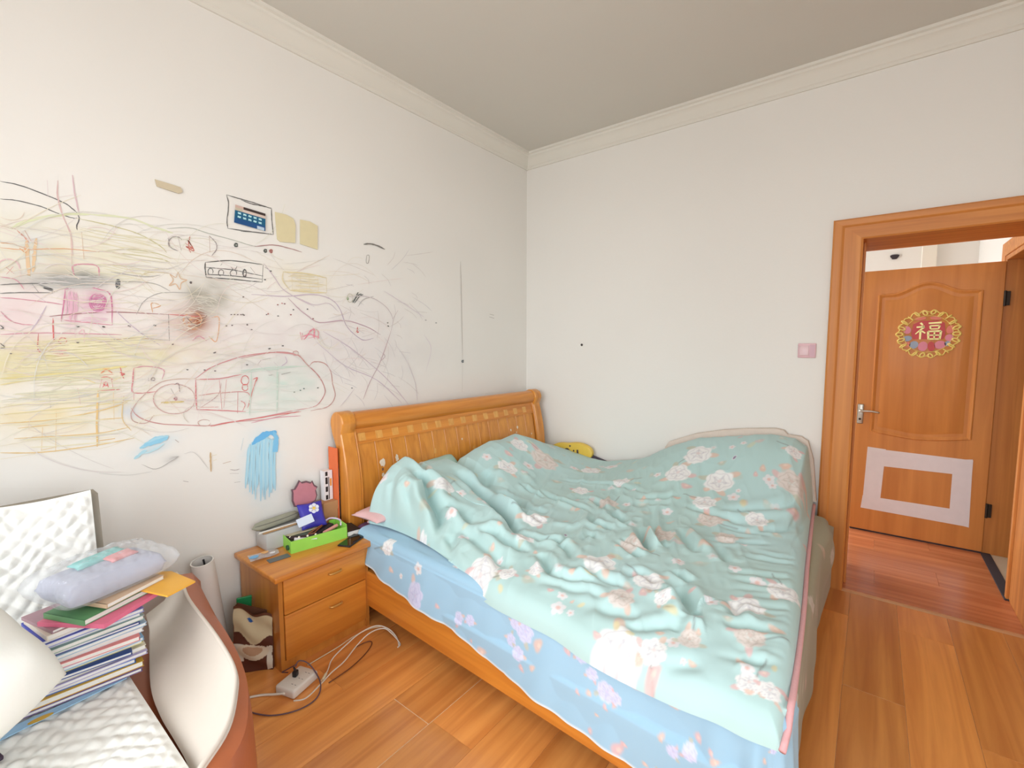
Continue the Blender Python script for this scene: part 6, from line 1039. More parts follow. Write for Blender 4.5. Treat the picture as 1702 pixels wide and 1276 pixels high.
yellow = plain('toy_yellow', (232, 196, 84), 0.45, 0.06, 20); yellow_pale = plain('toy_pale_yellow', (232, 218, 150), 0.5, 0.06, 20)
toy_dark = plain('toy_dark', (70, 58, 66), 0.6, 0.1, 30); toy_green = plain('toy_green', (110, 150, 60), 0.5, 0.1, 30)
gt = thing('toy_guitar', (-0.10, -0.46, ZM), 'small yellow toy guitar lying against the right wall behind the duvet', 'toy')
def body_outline(n=44):
    pts = []
    for k in range(n):
        a = 2 * PI * k / n
        r = 0.098 + 0.030 * math.cos(2 * a) + (0.014 * math.cos(a))
        pts.append((1.45 * r * math.cos(a), 0.92 * r * math.sin(a)))
    return pts
Mg = Matrix.Translation((-0.070, -0.475, 0.572)) @ Matrix.Rotation(-0.10, 4, 'Y') @ Matrix.Rotation(-0.05, 4, 'X')
o2 = body_outline()
def gring(x, k): return [tuple(Mg @ Vector((x, -a * k, b * k))) for a, b in o2]
mk('guitar_body', loft([gring(0.020, 0.96), gring(0.014, 1.0), gring(-0.014, 1.0), gring(-0.020, 0.96)]), yellow, gt, smooth=40)
mk('sound_hole', xf(tube([(-0.0205, 0.01, 0.0), (-0.023, 0.01, 0.0)], 0.026, 18), Mg), toy_dark, gt, smooth=40)
mk('neck', xf(obox((-0.006, 0.225, 0.022), (0.024, 0.22, 0.034), 0, 0.10, bev=0.004), Mg), yellow_pale, gt, smooth=30)
mk('fretboard', xf(obox((-0.021, 0.225, 0.022), (0.006, 0.22, 0.020), 0, 0.10, bev=0.001), Mg), toy_dark, gt)
mk('bridge', xf(obox((-0.023, -0.085, -0.004), (0.006, 0.014, 0.05), bev=0.002), Mg), toy_dark, gt)
for (a, b) in ((0.075, 0.020), (-0.02, 0.045), (-0.05, 0.01), (0.03, -0.03)):
    mk('flower_mark', xf(tube([(-0.0200, a, b), (-0.0218, a, b)], 0.007, 8), Mg), toy_green if a > 0 else toy_dark, gt)
mk('guitar_bag', loft([[( -0.012 - 0.03 * k2 * w_, y, ZM + 0.008 + (z - ZM) * (0.55 + 0.45 * math.cos(1.2 * (k2 - 0.5)))) for k2 in (0, 0.33, 0.66, 1.0)] + [(-0.012 - 0.03 * w_, y, ZM + 0.008), (-0.012, y, ZM + 0.008)] for y, z, w_ in ((-0.44, 0.535, 1.2), (-0.55, 0.560, 1.8), (-0.66, 0.548, 1.8), (-0.76, 0.522, 1.6), (-0.83, 0.495, 1.0))]), plain('dark_plum_cloth', (74, 66, 82), 0.8, 0.1, 40), smooth=True, label='dark cloth bag lying beside the yellow toy guitar at the wall', cat='bag')

# ================================================================== NIGHTSTAND
ns_wood = wood('nightstand_wood', (220, 146, 58), (194, 116, 42), 'x', 0.34, 0.28, 26, 1.2)
ns_side = wood('nightstand_side_wood', (208, 140, 60), (182, 112, 44), 'z', 0.36, 0.25, 22, 1.2)
ZT = 0.435
ns = thing('nightstand', (-2.095, -0.21, 0), 'orange-brown two-drawer wooden nightstand between chair and bed', 'nightstand')
mk('carcass', join(box(-2.315, -2.297, -0.395, -0.022, 0.0, ZT - 0.026), box(-1.893, -1.875, -0.395, -0.022, 0.0, ZT - 0.026), box(-2.297, -1.893, -0.385, -0.030, 0.030, 0.045), box(-2.297, -1.893, -0.034, -0.024, 0.030, ZT - 0.026)), ns_side, ns)
mk('top', box(-2.338, -1.857, -0.420, -0.018, ZT - 0.026, ZT, 0.007, 3), ns_wood, ns, smooth=30)
mk('plinth', box(-2.297, -1.893, -0.388, -0.375, 0.0, 0.040), ns_side, ns)
for z0, z1 in ((0.250, 0.404), (0.044, 0.246)):
    d = mk('drawer', box(-2.295, -1.895, -0.403, -0.385, z0, z1, 0.004, 2), ns_wood, ns, smooth=30)
    zc = z1 - 0.052
    mk('handle', tube([(-2.09, -0.403, zc), (-2.085, -0.414, zc), (-2.06, -0.4165, zc), (-2.035, -0.414, zc), (-2.03, -0.403, zc)], [0.0045, 0.005, 0.0055, 0.005, 0.0045], 8, 4), plain('pale_brass', (206, 156, 84), 0.3, 0.05, 60, metal=0.5), d, smooth=True)

def qprism(pts, th, up=(0, 0, 1)):
    """flat piece from its bottom outline, thickness th along up"""
    return prism(pts, Vector(up) * th)

# --- things on the nightstand
box_grey = plain('grey_plastic', (188, 188, 186), 0.4, 0.04, 20)
mk('storage_tray', box(-2.240, -1.945, -0.135, -0.024, ZT, 0.520, 0.008, 2), box_grey, smooth=30, label='pale grey flat box at the back of the nightstand under the pencil case', cat='box')
pc = thing('pencil_case', (-2.16, -0.06, 0.521), 'long olive-grey pencil case lying on the pale grey box', 'pencil case')
pcm = plain('olive_grey_cloth', (158, 158, 140), 0.75, 0.08, 60, 0.3, 250)
rings = []
for t in np.linspace(0, 1, 12):
    k = math.sqrt(max(0.02, 1 - (2 * t - 1) ** 6)); cx, cy = -2.275 + 0.24 * t, -0.072 + 0.022 * t
    rings.append([(cx, cy + 0.030 * k * math.cos(a), 0.5415 + 0.0205 * k * math.sin(a) + 0.004 * t) for a in np.linspace(0, 2 * PI, 14, endpoint=False)])
mk('pouch', loft(rings), pcm, pc, smooth=True)
mk('zip', tube([(-2.27, -0.096, 0.555), (-2.16, -0.098, 0.558), (-2.05, -0.076, 0.560)], 0.0016, 6, 4), plain('zip_grey', (110, 112, 104), 0.5, 0.1, 60), pc)
white_pl = plain('white_plastic', (228, 226, 218), 0.35, 0.03, 20)
black_pl = plain('black_plastic', (32, 30, 32), 0.4, 0.1, 40)
def rod(name, a, b, r, m, label, cat, tip=None):
    t = thing(name, a, label, cat)
    a, b = Vector(a), Vector(b); d = (b - a)
    mk('barrel', tube([a, a + d * 0.9], r, 10), m, t, smooth=40)
    mk('tip', tube([a + d * 0.9, a + d * 0.96, b], [r * 0.95, r * 0.6, r * 0.15], 10), tip or black_pl, t, smooth=True)
    return t
rod('pen', (-2.262, -0.112, 0.5255), (-2.06, -0.118, 0.5255), 0.0055, white_pl, 'white pen lying in front of the pencil case', 'pen')
rod('pen', (-2.250, -0.1265, 0.5245), (-2.075, -0.1275, 0.5245), 0.0045, plain('tan_plastic', (176, 140, 100), 0.4, 0.06, 30), 'tan pencil lying at the front edge of the grey box', 'pencil')
blue_v = plain('blue_vinyl', (62, 56, 168), 0.35, 0.08, 14); daisy_w = plain('daisy_white', (226, 226, 238), 0.5, 0.04, 30); daisy_y = plain('daisy_yellow', (226, 190, 90), 0.5, 0.05, 30)
bp_ = thing('blue_pouch', (-2.022, -0.155, ZT), 'blue pouch with a big white daisy leaning on the pale grey box', 'pouch')
Mp = Matrix.Translation((-2.015, -0.135, 0.548)) @ Matrix.Rotation(-0.20, 4, 'Z') @ Matrix.Rotation(-0.62, 4, 'X') @ Matrix.Scale(0.8, 4)
cu = cushion((0, 0, 0), (0.150, 0.165, 0.050), 0, PI / 2, 0, 14, 0.5)
mk('pouch_body', xf(cu, Mp), blue_v, bp_, smooth=True)
for k in range(6):
    a = k * PI / 3 + 0.3
    mk('petal', xf(prism([(0.012 + 0.019 * math.cos(a) + 0.0135 * math.cos(t) , -0.0265, 0.032 + 0.019 * math.sin(a) + 0.0135 * math.sin(t)) for t in np.linspace(0, 2 * PI, 12, endpoint=False)], (0, -0.002, 0)), Mp), daisy_w, bp_)
mk('flower_centre', xf(prism([(0.012 + 0.010 * math.cos(t), -0.0285, 0.032 + 0.010 * math.sin(t)) for t in np.linspace(0, 2 * PI, 12, endpoint=False)], (0, -0.002, 0)), Mp), daisy_y, bp_)
# plain pink cut-out standee (its printed figure left out)
pk = plain('standee_pink', (196, 128, 140), 0.45, 0.10, 30); pkd = plain('standee_edge', (112, 84, 92), 0.5, 0.1, 30)
hs = [(-0.058, -0.050), (-0.066, -0.020), (-0.062, 0.018), (-0.064, 0.034), (-0.050, 0.034), (-0.036, 0.052), (-0.024, 0.070), (-0.014, 0.058), (0.012, 0.058), (0.034, 0.046), (0.042, 0.052), (0.050, 0.030), (0.066, 0.016), (0.056, 0.004), (0.060, -0.024), (0.050, -0.048), (0.020, -0.058), (-0.024, -0.060)]
sd = thing('cutout_standee', (-2.003, -0.05, 0.521), 'small pink cut-out standee leaning on the wall behind the blue pouch', 'standee')
Ms = Matrix.Translation((-2.003, -0.052, 0.640)) @ Matrix.Rotation(-0.10, 4, 'X')
mk('backing', xf(prism([(a * 1.07, 0.000, b * 1.07) for a, b in hs], (0, 0.004, 0)), Ms), pkd, sd)
mk('front', xf(prism([(a * 0.95, -0.003, b * 0.95 - 0.002) for a, b in hs], (0, 0.003, 0)), Ms), pk, sd)
mk('foot', xf(box(-0.022, 0.022, -0.006, 0.006, -0.119, -0.055), Ms), pkd, sd)
# translucent card leaning on the pouch
film = clear_film('clear_sleeve', (226, 232, 240), 0.55, 0.15)
mk('plastic_card', obox((-2.075, -0.182, 0.548), (0.075, 0.003, 0.042), -0.20, -0.62, -0.20, 0.001, 1), plain('pale_blue_card', (206, 216, 232), 0.3, 0.05, 30), label='pale blue plastic card propped against the blue pouch', cat='card')

# green tray of odds and ends
green = plain('lime_card', (150, 214, 84), 0.55, 0.05, 30, 0.05)
Mt = Matrix.Translation((-2.180, -0.243, ZT)) @ Matrix.Rotation(math.atan2(-0.042, 0.264), 4, 'Z')
tr = thing('open_box', Mt @ Vector((0.135, 0.07, 0)), 'open lime green box full of odds and ends on the nightstand', 'box')
TL, TD, TH = 0.268, 0.145, 0.058
mk('box_floor', xf(box(0, TL, 0, TD, 0, 0.003), Mt), green, tr)
mk('box_side', xf(box(0, TL, 0, 0.003, 0.003, TH), Mt), green, tr)
mk('box_side', xf(box(0, TL, TD - 0.003, TD, 0.003, TH), Mt), green, tr)
mk('box_end', xf(box(0, 0.003, 0.003, TD - 0.003, 0.003, TH), Mt), green, tr)
mk('box_end', xf(box(TL - 0.003, TL, 0.003, TD - 0.003, 0.003, TH + 0.012), Mt), green, tr)
mk('corner_button', xf(tube([(-0.001, 0.030, 0.022), (-0.010, 0.030, 0.022)], 0.012, 12), Mt), plain('dark_green', (40, 84, 52), 0.5, 0.1, 30), tr)
brush = thing('hair_brush', Mt @ Vector((0.16, 0.07, 0.02)), 'black hair brush lying in the lime green box', 'brush')
mk('brush_head', xf(obox((0.185, 0.090, 0.043), (0.105, 0.040, 0.018), 0.35, 0, -0.12, 0.007, 3), Mt), black_pl, brush, smooth=40)
mk('brush_handle', xf(tube([(0.140, 0.072, 0.040), (0.10, 0.055, 0.034), (0.05, 0.035, 0.028)], [0.010, 0.008, 0.009], 10, 4), Mt), black_pl, brush, smooth=True)
cord = plain('brown_elastic', (150, 84, 44), 0.7, 0.1, 60)
mk('hair_tie', xf(tube([(0.10, 0.05, 0.055), (0.15, 0.075, 0.062), (0.21, 0.115, 0.064), (0.225, 0.125, 0.060), (0.19, 0.105, 0.058), (0.14, 0.060, 0.055), (0.118, 0.036, 0.056), (0.10, 0.038, 0.055)], 0.003, 8, 5, True), Mt), cord, smooth=True, label='brown hair elastic looped over the black brush in the green box', cat='hair tie')
belt = thing('beaded_band', Mt @ Vector((0.06, 0.03, 0.03)), 'dark hair band with pearl beads at the front of the green box', 'hair band')
bpth = [(0.010, 0.090, 0.046), (0.022, 0.062, 0.050), (0.060, 0.040, 0.050), (0.11, 0.026, 0.048), (0.150, 0.022, 0.044)]
mk('band', xf(tube(bpth, 0.010, 8, 5), Mt), plain('dark_brown_velvet', (52, 34, 36), 0.85, 0.1, 80), belt, smooth=True)
pearl = plain('pearl', (238, 226, 206), 0.2, 0.04, 40, coat=0.5)
for q in (0.018, 0.05, 0.085, 0.12):
    y = float(np.interp(q, [0.010, 0.022, 0.06, 0.11, 0.15], [0.09, 0.062, 0.04, 0.026, 0.022]))
    bm = bmesh.new(); bmesh.ops.create_icosphere(bm, subdivisions=2, radius=0.0055); g = from_bm(bm)
    mk('bead', xf(g, Mt @ Matrix.Translation((q, y - 0.008, 0.055))), pearl, belt, smooth=True)
mk('lip_balm', xf(tube([(0.165, 0.030, 0.046), (0.245, 0.070, 0.050)], 0.009, 12), Mt), plain('salmon_plastic', (226, 160, 150), 0.4, 0.05, 30), smooth=40, label='salmon pink tube lying in the right end of the green box', cat='tube')
mk('paper_slip', xf(obox((0.075, 0.022, 0.049), (0.10, 0.030, 0.0015), -0.35, 0.2, 0.1), Mt), plain('white_paper', (228, 226, 228), 0.7, 0.03, 40), label='white paper slip at the front of the green box', cat='paper')
mk('folding_comb', xf(obox((0.085, 0.105, 0.052), (0.15, 0.028, 0.006), 0.10, 0, 0.0, 0.002, 1), Mt), plain('khaki_plastic', (190, 178, 148), 0.5, 0.1, 40), label='khaki patterned strip lying across the back of the green box', cat='comb')
mk('charger_cable', xf(tube([(0.205, 0.128, 0.064), (0.235, 0.135, 0.072), (0.262, 0.110, 0.070), (0.268, 0.075, 0.066), (0.255, 0.045, 0.056)], 0.0045, 8, 5), Mt), plain('lilac_cable', (222, 206, 232), 0.5, 0.05, 40), smooth=True, label='lilac cable curling over the right rim of the green box', cat='cable')
# phone, notebook, cardboard box, standing book, orange board
ph = thing('phone', (-1.925, -0.325, ZT), 'black phone lying at the front right of the nightstand top', 'phone')
Mf = Matrix.Translation((-1.925, -0.340, ZT)) @ Matrix.Rotation(0.42, 4, 'Z')
mk('phone_body', xf(box(-0.070, 0.070, -0.034, 0.034, 0.0005, 0.0085, 0.003, 2), Mf), black_pl, ph, smooth=40)
mk('screen', xf(box(-0.066, 0.066, -0.031, 0.031, 0.0085, 0.0090), Mf), plain('dark_glass', (18, 26, 24), 0.06, 0.1, 20), ph)
nb = thing('notebook', (-1.866, -0.225, ZT), 'black notebook with white pages at the right edge of the nightstand', 'notebook')
Mn = Matrix.Translation((-1.866, -0.225, 0.4360)) @ Matrix.Rotation(-0.16, 4, 'Z')
mk('pages', xf(box(-0.034, 0.030, -0.060, 0.058, 0.0015, 0.0235), Mn), plain('page_white', (224, 220, 212), 0.8, 0.04, 300), nb)
mk('cover', xf(join(box(-0.035, 0.032, -0.062, 0.060, 0, 0.0015), box(-0.035, 0.032, -0.062, 0.060, 0.0235, 0.0255), box(-0.037, -0.034, -0.062, 0.060, 0, 0.0255)), Mn), plain('black_cover', (40, 34, 36), 0.55, 0.1, 40), nb)
mk('ribbon', xf(tube([(0.030, -0.055, 0.012), (0.036, -0.064, 0.006), (0.036, -0.070, 0.003)], 0.0025, 6, 3), Mn), plain('blue_ribbon', (40, 84, 200), 0.6, 0.05, 40), nb)
cbm = plain('cardboard', (186, 140, 96), 0.85, 0.06, 20, 0.1, 120)
cb = thing('cardboard_box', (-1.888, -0.06, ZT), 'small brown cardboard box in the corner between nightstand and headboard', 'box')
mk('box_body', box(-1.935, -1.853, -0.105, -0.022, ZT, 0.575, 0.002, 1), cbm, cb)
mk('flap', box(-1.935, -1.853, -0.1065, -0.105, 0.530, 0.577), cbm, cb)
sb_ = thing('standing_book', (-1.875, -0.045, 0.576), 'black and white patterned book standing on the cardboard box', 'book')
mk('pages', box(-1.900, -1.858, -0.064, -0.030, 0.577, 0.733), MATS['page_white'], sb_)
mk('cover', join(box(-1.902, -1.857, -0.066, -0.064, 0.576, 0.735), box(-1.902, -1.857, -0.030, -0.028, 0.576, 0.735), box(-1.904, -1.902, -0.066, -0.028, 0.576, 0.735)), MATS['white_paper'], sb_)
for i, (a, b, c, d) in enumerate(((-1.897, -1.884, 0.580, 0.604), (-1.897, -1.884, 0.622, 0.650), (-1.897, -1.884, 0.664, 0.700), (-1.897, -1.884, 0.708, 0.730), (-1.880, -1.876, 0.580, 0.700), (-1.872, -1.862, 0.650, 0.690))):
    mk('printed_block', box(a, b, -0.0668, -0.066, c, d), plain('ink_black', (38, 34, 36), 0.7, 0.1, 60) if i < 5 else plain('ink_orange', (226, 150, 60), 0.7, 0.1, 60), sb_)
mk('orange_board', box(-1.852, -1.8465, -0.110, -0.026, ZT, 0.855, 0.001, 1), plain('orange_card', (224, 110, 60), 0.6, 0.06, 30), label='thin orange-red board standing between the nightstand pile and the headboard', cat='board')
# clear sleeve with stickers hanging over the nightstand's left edge
sl = thing('sticker_sleeve', (-2.27, -0.15, ZT), 'clear plastic sleeve of stickers lying over the left corner of the nightstand', 'sleeve')
nu, nv = 12, 8; Vq = []
for i in range(nu):
    for j in range(nv):
        a, b = i / (nu - 1), j / (nv - 1)
        p_ = Vector((-2.345, -0.215, 0.452)) * (1 - a) * (1 - b) + Vector((-2.215, -0.200, 0.4395)) * a * (1 - b) + Vector((-2.330, -0.145, 0.454)) * (1 - a) * b + Vector((-2.195, -0.146, 0.441)) * a * b
        Vq.append((p_.x, p_.y, p_.z + 0.004 * math.sin(a * 7 + b * 3) * a))
mk('sleeve_film', join((Vq, [list(f_) for f_ in grid_faces(nu, nv)])), film, sl, smooth=True)
def sticker(cx, cy, r, rgb, nm):
    z = 0.4595 - 0.10 * max(0.0, (cx + 2.345)) * 0.9
    return mk('sticker', prism([(cx + r * math.cos(t) * (1 + 0.15 * math.sin(3 * t)), cy + r * 0.8 * math.sin(t), z) for t in np.linspace(0, 2 * PI, 14, endpoint=False)], (0, 0, 0.0008)), plain(nm, rgb, 0.5, 0.08, 60), sl)
sticker(-2.320, -0.190, 0.020, (120, 182, 226), 'sticker_blue'); sticker(-2.262, -0.165, 0.016, (232, 180, 120), 'sticker_orange'); sticker(-2.240, -0.192, 0.012, (232, 232, 236), 'sticker_white')
mk('dark_card', obox((-2.238, -0.245, ZT + 0.0025), (0.09, 0.040, 0.003), -0.10, 0, 0), plain('grey_card', (104, 108, 108), 0.5, 0.08, 30), label='dark grey card lying left of the green box', cat='card')

# ================================================================== FLOOR THINGS BY THE NIGHTSTAND
tb = thing('paper_roll', (-2.42, -0.08, 0), 'white rolled paper tube leaning in the corner behind the chair arm', 'paper roll')
a, b = Vector((-2.430, -0.060, 0.004)), Vector((-2.494, -0.105, 0.480)); dd = (b - a).normalized()
mk('outer_sheet', tube([a, b], 0.043, 28, 0, False, False), plain('roll_white', (226, 222, 216), 0.7, 0.03, 12), tb, smooth=True)
mk('inner_sheet', tube([a, b - dd * 0.001], 0.038, 28, 0, False, False), plain('roll_inside', (214, 208, 202), 0.8, 0.03, 12), tb, smooth=True)
V_, F_ = [], []
o_ = tube([b, b - dd * 0.002], 0.043, 28, 0, False, False); i_ = tube([b, b - dd * 0.002], 0.038, 28, 0, False, False)
V_ = o_[0][:28] + i_[0][:28]; F_ = [[k, (k + 1) % 28, 28 + (k + 1) % 28, 28 + k] for k in range(28)]
mk('rim', (V_, F_), MATS['roll_white'], tb)
mk('core_mark', tube([b - dd * 0.03 + Vector((0.012, 0.02, 0)), b - dd * 0.005 + Vector((0.012, 0.024, 0))], 0.004, 8), black_pl, tb)

pbm = printed('paper_bag_print', 0.7, 0, 0.2, 120)
pb = thing('paper_bag', (-2.385, -0.25, 0), 'brown and cream printed paper bag standing beside the nightstand', 'bag')
A_, B_ = Vector((-2.440, -0.235, 0)), Vector((-2.328, -0.345, 0)); ud = (B_ - A_).normalized(); nd = Vector((ud.y, -ud.x, 0)) * -1  # back direction
if nd.y < 0: nd = -nd
Wb = (B_ - A_).length
nu, nv = 46, 80; Vb, cb_ = [], []
for i in range(nu):
    for j in range(nv):
        s, t = i / (nu - 1), j / (nv - 1)
        hh = 0.285 - 0.055 * s + 0.010 * math.sin(s * 9)
        bulge = 0.012 * math.sin(PI * s) * math.sin(PI * min(1, t * 1.1)) + 0.004 * math.sin(t * 17 + s * 6)
        p_ = A_ + ud * (Wb * s) - nd * bulge + nd * 0.02 * t; Vb.append((p_.x, p_.y, hh * t + 0.001))
        ink = (84, 44, 30)
        wv = 0.55 + 0.07 * math.sin(s * 7 + 1)
        if t > 0.95: ink = (96, 56, 36)
        elif t > wv: ink = (198, 184, 150)
        elif ((s - 0.5) / 0.40) ** 2 + ((t - 0.34) / 0.13) ** 2 < 1: ink = (176, 140, 110) if ((s - 0.5) / 0.25) ** 2 + ((t - 0.37) / 0.07) ** 2 < 1 else (206, 192, 168)
        elif t < 0.45 and (s > 0.85 or (s < 0.25 and t > 0.15)) and vnoise(s * 9, t * 14) > 0.4: ink = (206, 198, 182)
        if ((s - 0.42) / 0.07) ** 2 + ((t - 0.86) / 0.028) ** 2 < 1: ink = (44, 88, 150)
        cb_.append(lin(ink)[:3])
mk_np('front_panel', np.array(Vb), grid_faces(nu, nv), pbm, pb, np.array(cb_))
bagm = plain('brown_paper', (104, 62, 40), 0.75, 0.1, 20, 0.1, 90)
fr0, fr1 = A_ , B_
bk0, bk1 = A_ + nd * 0.075, B_ + nd * 0.075
mk('gusset', prism([tuple(fr0 + Vector((0, 0, 0.001))), tuple(bk0 + Vector((0, 0, 0.001))), tuple(bk0 - nd * 0.02 + Vector((0, 0, 0.280))), tuple(fr0 + nd * 0.02 + Vector((0, 0, 0.282)))], tuple(ud * 0.001)), bagm, pb)
mk('gusset', prism([tuple(fr1 + Vector((0, 0, 0.001))), tuple(bk1 + Vector((0, 0, 0.001))), tuple(bk1 - nd * 0.02 + Vector((0, 0, 0.230))), tuple(fr1 + nd * 0.02 + Vector((0, 0, 0.232)))], tuple(-ud * 0.001)), bagm, pb)
mk('back_panel', prism([tuple(bk0 + Vector((0, 0, 0.001))), tuple(bk1 + Vector((0, 0, 0.001))), tuple(bk1 - nd * 0.02 + Vector((0, 0, 0.230))), tuple(bk0 - nd * 0.02 + Vector((0, 0, 0.285)))], tuple(-nd * 0.001)), bagm, pb)
mk('green_folder', obox((-2.352, -0.125, 0.139), (0.060, 0.010, 0.270), -0.30, 0.16, 0.05, 0.002, 1), plain('green_folder_plastic', (40, 140, 84), 0.4, 0.08, 20), label='green folder standing behind the paper bag at the wall', cat='folder')

ps = thing('power_strip', (-2.312, -0.520, 0), 'white power strip lying on the floor in front of the nightstand', 'power strip')
Mx = Matrix.Translation((-2.312, -0.522, 0)) @ Matrix.Rotation(0.30, 4, 'Z')
strip_w = plain('strip_white', (222, 216, 206), 0.4, 0.03, 20)
mk('housing', xf(box(-0.066, 0.066, -0.050, 0.050, 0.0, 0.038, 0.010, 3), Mx), strip_w, ps, smooth=40)
slot = plain('socket_dark', (90, 86, 84), 0.6, 0.1, 40)
for k in (-0.036, 0.0, 0.036):
    for s in (-0.008, 0.008):
        mk('socket_slot', xf(box(k - 0.001, k + 0.001, s - 0.004 - 0.02, s + 0.004 - 0.02, 0.0376, 0.0384), Mx), slot, ps)
pl = mk('plug', xf(join(obox((0.004, 0.012, 0.050), (0.022, 0.018, 0.024), 0.2, 0, 0, 0.004, 2), tube([(0.004, 0.012, 0.062), (0.002, 0.018, 0.078)], [0.005, 0.003], 8)), Mx), black_pl, ps, smooth=40)
def cable(pts, r, m, label, n=6):
    return mk('cable', tube(pts, r, 7, n), m, smooth=True, label=label, cat='cable', group='cables on the floor by the power strip')
cw = plain('cable_white', (222, 214, 200), 0.45, 0.03, 30); cg = plain('cable_cream', (206, 190, 160), 0.5, 0.03, 30); cd = plain('cable_dark', (96, 74, 84), 0.5, 0.05, 30); cbr = plain('cable_brown', (110, 62, 40), 0.5, 0.05, 30)
cable([(-2.374, -0.545, 0.018), (-2.400, -0.500, 0.008), (-2.430, -0.462, 0.005), (-2.486, -0.425, 0.005), (-2.560, -0.395, 0.005), (-2.640, -0.36, 0.005)], 0.0045, cw, 'thick white mains cable running left from the power strip under the chair')
cable([(-2.370, -0.605, 0.014), (-2.330, -0.625, 0.010), (-2.255, -0.600, 0.010), (-2.190, -0.575, 0.012), (-2.120, -0.560, 0.016), (-2.03, -0.525, 0.030), (-1.955, -0.515, 0.045), (-1.890, -0.530, 0.040), (-1.872, -0.570, 0.020), (-1.880, -0.640, 0.004), (-1.905, -0.655, 0.004)], 0.0028, cw, 'thin white cable looping from the strip front towards the bed rail')
cable([(-2.230, -0.575, 0.006), (-2.190, -0.545, 0.008), (-2.140, -0.500, 0.014), (-2.060, -0.488, 0.034), (-1.985, -0.488, 0.052), (-1.910, -0.505, 0.054), (-1.868, -0.545, 0.030), (-1.866, -0.600, 0.008), (-1.892, -0.648, 0.004)], 0.0028, cw, 'white charging cable with pale plug arching in front of the nightstand')
cable([(-2.225, -0.440, 0.004), (-2.160, -0.440, 0.006), (-2.080, -0.450, 0.016), (-2.010, -0.466, 0.036), (-1.940, -0.490, 0.048), (-1.890, -0.515, 0.044)], 0.0026, cg, 'cream cable running close along the foot of the nightstand')
cable([(-2.310, -0.510, 0.078), (-2.290, -0.500, 0.088), (-2.262, -0.520, 0.070), (-2.248, -0.565, 0.030), (-2.262, -0.615, 0.008), (-2.310, -0.655, 0.004), (-2.380, -0.650, 0.004), (-2.450, -0.600, 0.004), (-2.492, -0.520, 0.004), (-2.500, -0.460, 0.004), (-2.470, -0.420, 0.004)], 0.0026, cd, 'dark purple cable looping out of the black plug and around the strip')
cable([(-2.300, -0.420, 0.006), (-2.330, -0.432, 0.03), (-2.320, -0.460, 0.050), (-2.300, -0.498, 0.078)], 0.0022, cd, 'short dark wire curling behind the power strip')
cable([(-2.225, -0.612, 0.004), (-2.130, -0.605, 0.004), (-2.050, -0.585, 0.004), (-1.985, -0.555, 0.004), (-1.955, -0.525, 0.004), (-1.975, -0.505, 0.004), (-2.03, -0.500, 0.004)], 0.0022, cbr, 'brown cable lying flat on the floor under the white arching cables')
mk('cable_plug', tube([(-2.236, -0.582, 0.0065), (-2.205, -0.557, 0.0065)], 0.0062, 10), plain('plug_pale', (226, 214, 180), 0.4, 0.04, 30), smooth=40, label='pale cable plug lying on the floor right of the power strip', cat='plug')

# ================================================================== ARMCHAIR
XC = -3.235
leather = plain('brown_leather', (178, 100, 62), 0.42, 0.10, 9, 0.15, 120)
cream = plain('cream_lining', (222, 212, 200), 0.6, 0.04, 8, 0.05, 80)
quilt_m = plain('quilted_cover', (240, 240, 235), 0.85, 0.03, 40, 0.2, 260)
chair_dark = plain('chair_grey', (150, 142, 128), 0.7, 0.06, 20)
ch_ = thing('armchair', (XC, -0.78, 0), 'brown and cream tub armchair under a white quilted cover', 'armchair')
RIM = [(-2.640, -0.300, 0.545), (-2.660, -0.430, 0.552), (-2.683, -0.574, 0.552), (-2.704, -0.857, 0.552), (-2.727, -1.034, 0.550), (-2.761, -1.129, 0.550), (-2.819, -1.230, 0.548), (-2.893, -1.294, 0.544), (-2.96, -1.325, 0.520)]
JUN = [(-2.740, -0.300, 0.430), (-2.755, -0.400, 0.425), (-2.775, -0.480, 0.420), (-2.835, -0.728, 0.420), (-2.853, -0.880, 0.420), (-2.856, -1.000, 0.420), (-2.862, -1.120, 0.420), (-2.890, -1.210, 0.420), (-2.96, -1.260, 0.42)]
OUT = [(-2.555, -0.270, 0.47), (-2.575, -0.330, 0.48), (-2.612, -0.560, 0.48), (-2.648, -0.799, 0.48), (-2.684, -0.972, 0.48), (-2.718, -1.110, 0.478), (-2.782, -1.265, 0.475), (-2.880, -1.350, 0.47), (-2.975, -1.385, 0.45)]
def mirror(P): return [(2 * XC - a, b, c) for a, b, c in P]
for side in (0, 1):
    R_, J_, O_ = [[Vector(q) for q in smooth_path(P if side == 0 else mirror(P), 5)] for P in (RIM, JUN, OUT)]
    rings_l, rings_s = [], []
    sg = 1 if side == 0 else -1
    for r, j, o in zip(R_, J_, O_):
        mid1 = j.lerp(r, 0.35) + Vector((sg * 0.022, 0, -0.012)); mid2 = j.lerp(r, 0.7) + Vector((sg * 0.016, 0, -0.010))
        th = Vector((sg * 0.012, 0, -0.014))
        rings_l.append([tuple(v) for v in (j, mid1, mid2, r, r + th, mid2 + th, mid1 + th, j + th)])
        rt = r + th * 0.6; m2 = r.lerp(o, 0.5) + Vector((sg * 0.010, -0.004, 0.016)); ob = Vector((o.x - sg * 0.03, o.y + 0.01, 0.09))
        oo = o.lerp(ob, 0.25) + Vector((sg * 0.012, 0, 0))
        rings_s.append([tuple(v) for v in (rt, m2, o, oo, ob, Vector((j.x + sg * 0.03, j.y, 0.09)), Vector((j.x + sg * 0.025, j.y, 0.40)), mid2 + th * 1.1)])
    mk('arm_lining', loft(rings_l), cream, ch_, smooth=50)
    mk('arm_shell', loft(rings_s), leather, ch_, smooth=50)
    mk('piping', tube([tuple(v + Vector((0, 0, 0.002))) for v in R_], 0.0055, 8), cream, ch_, smooth=True)
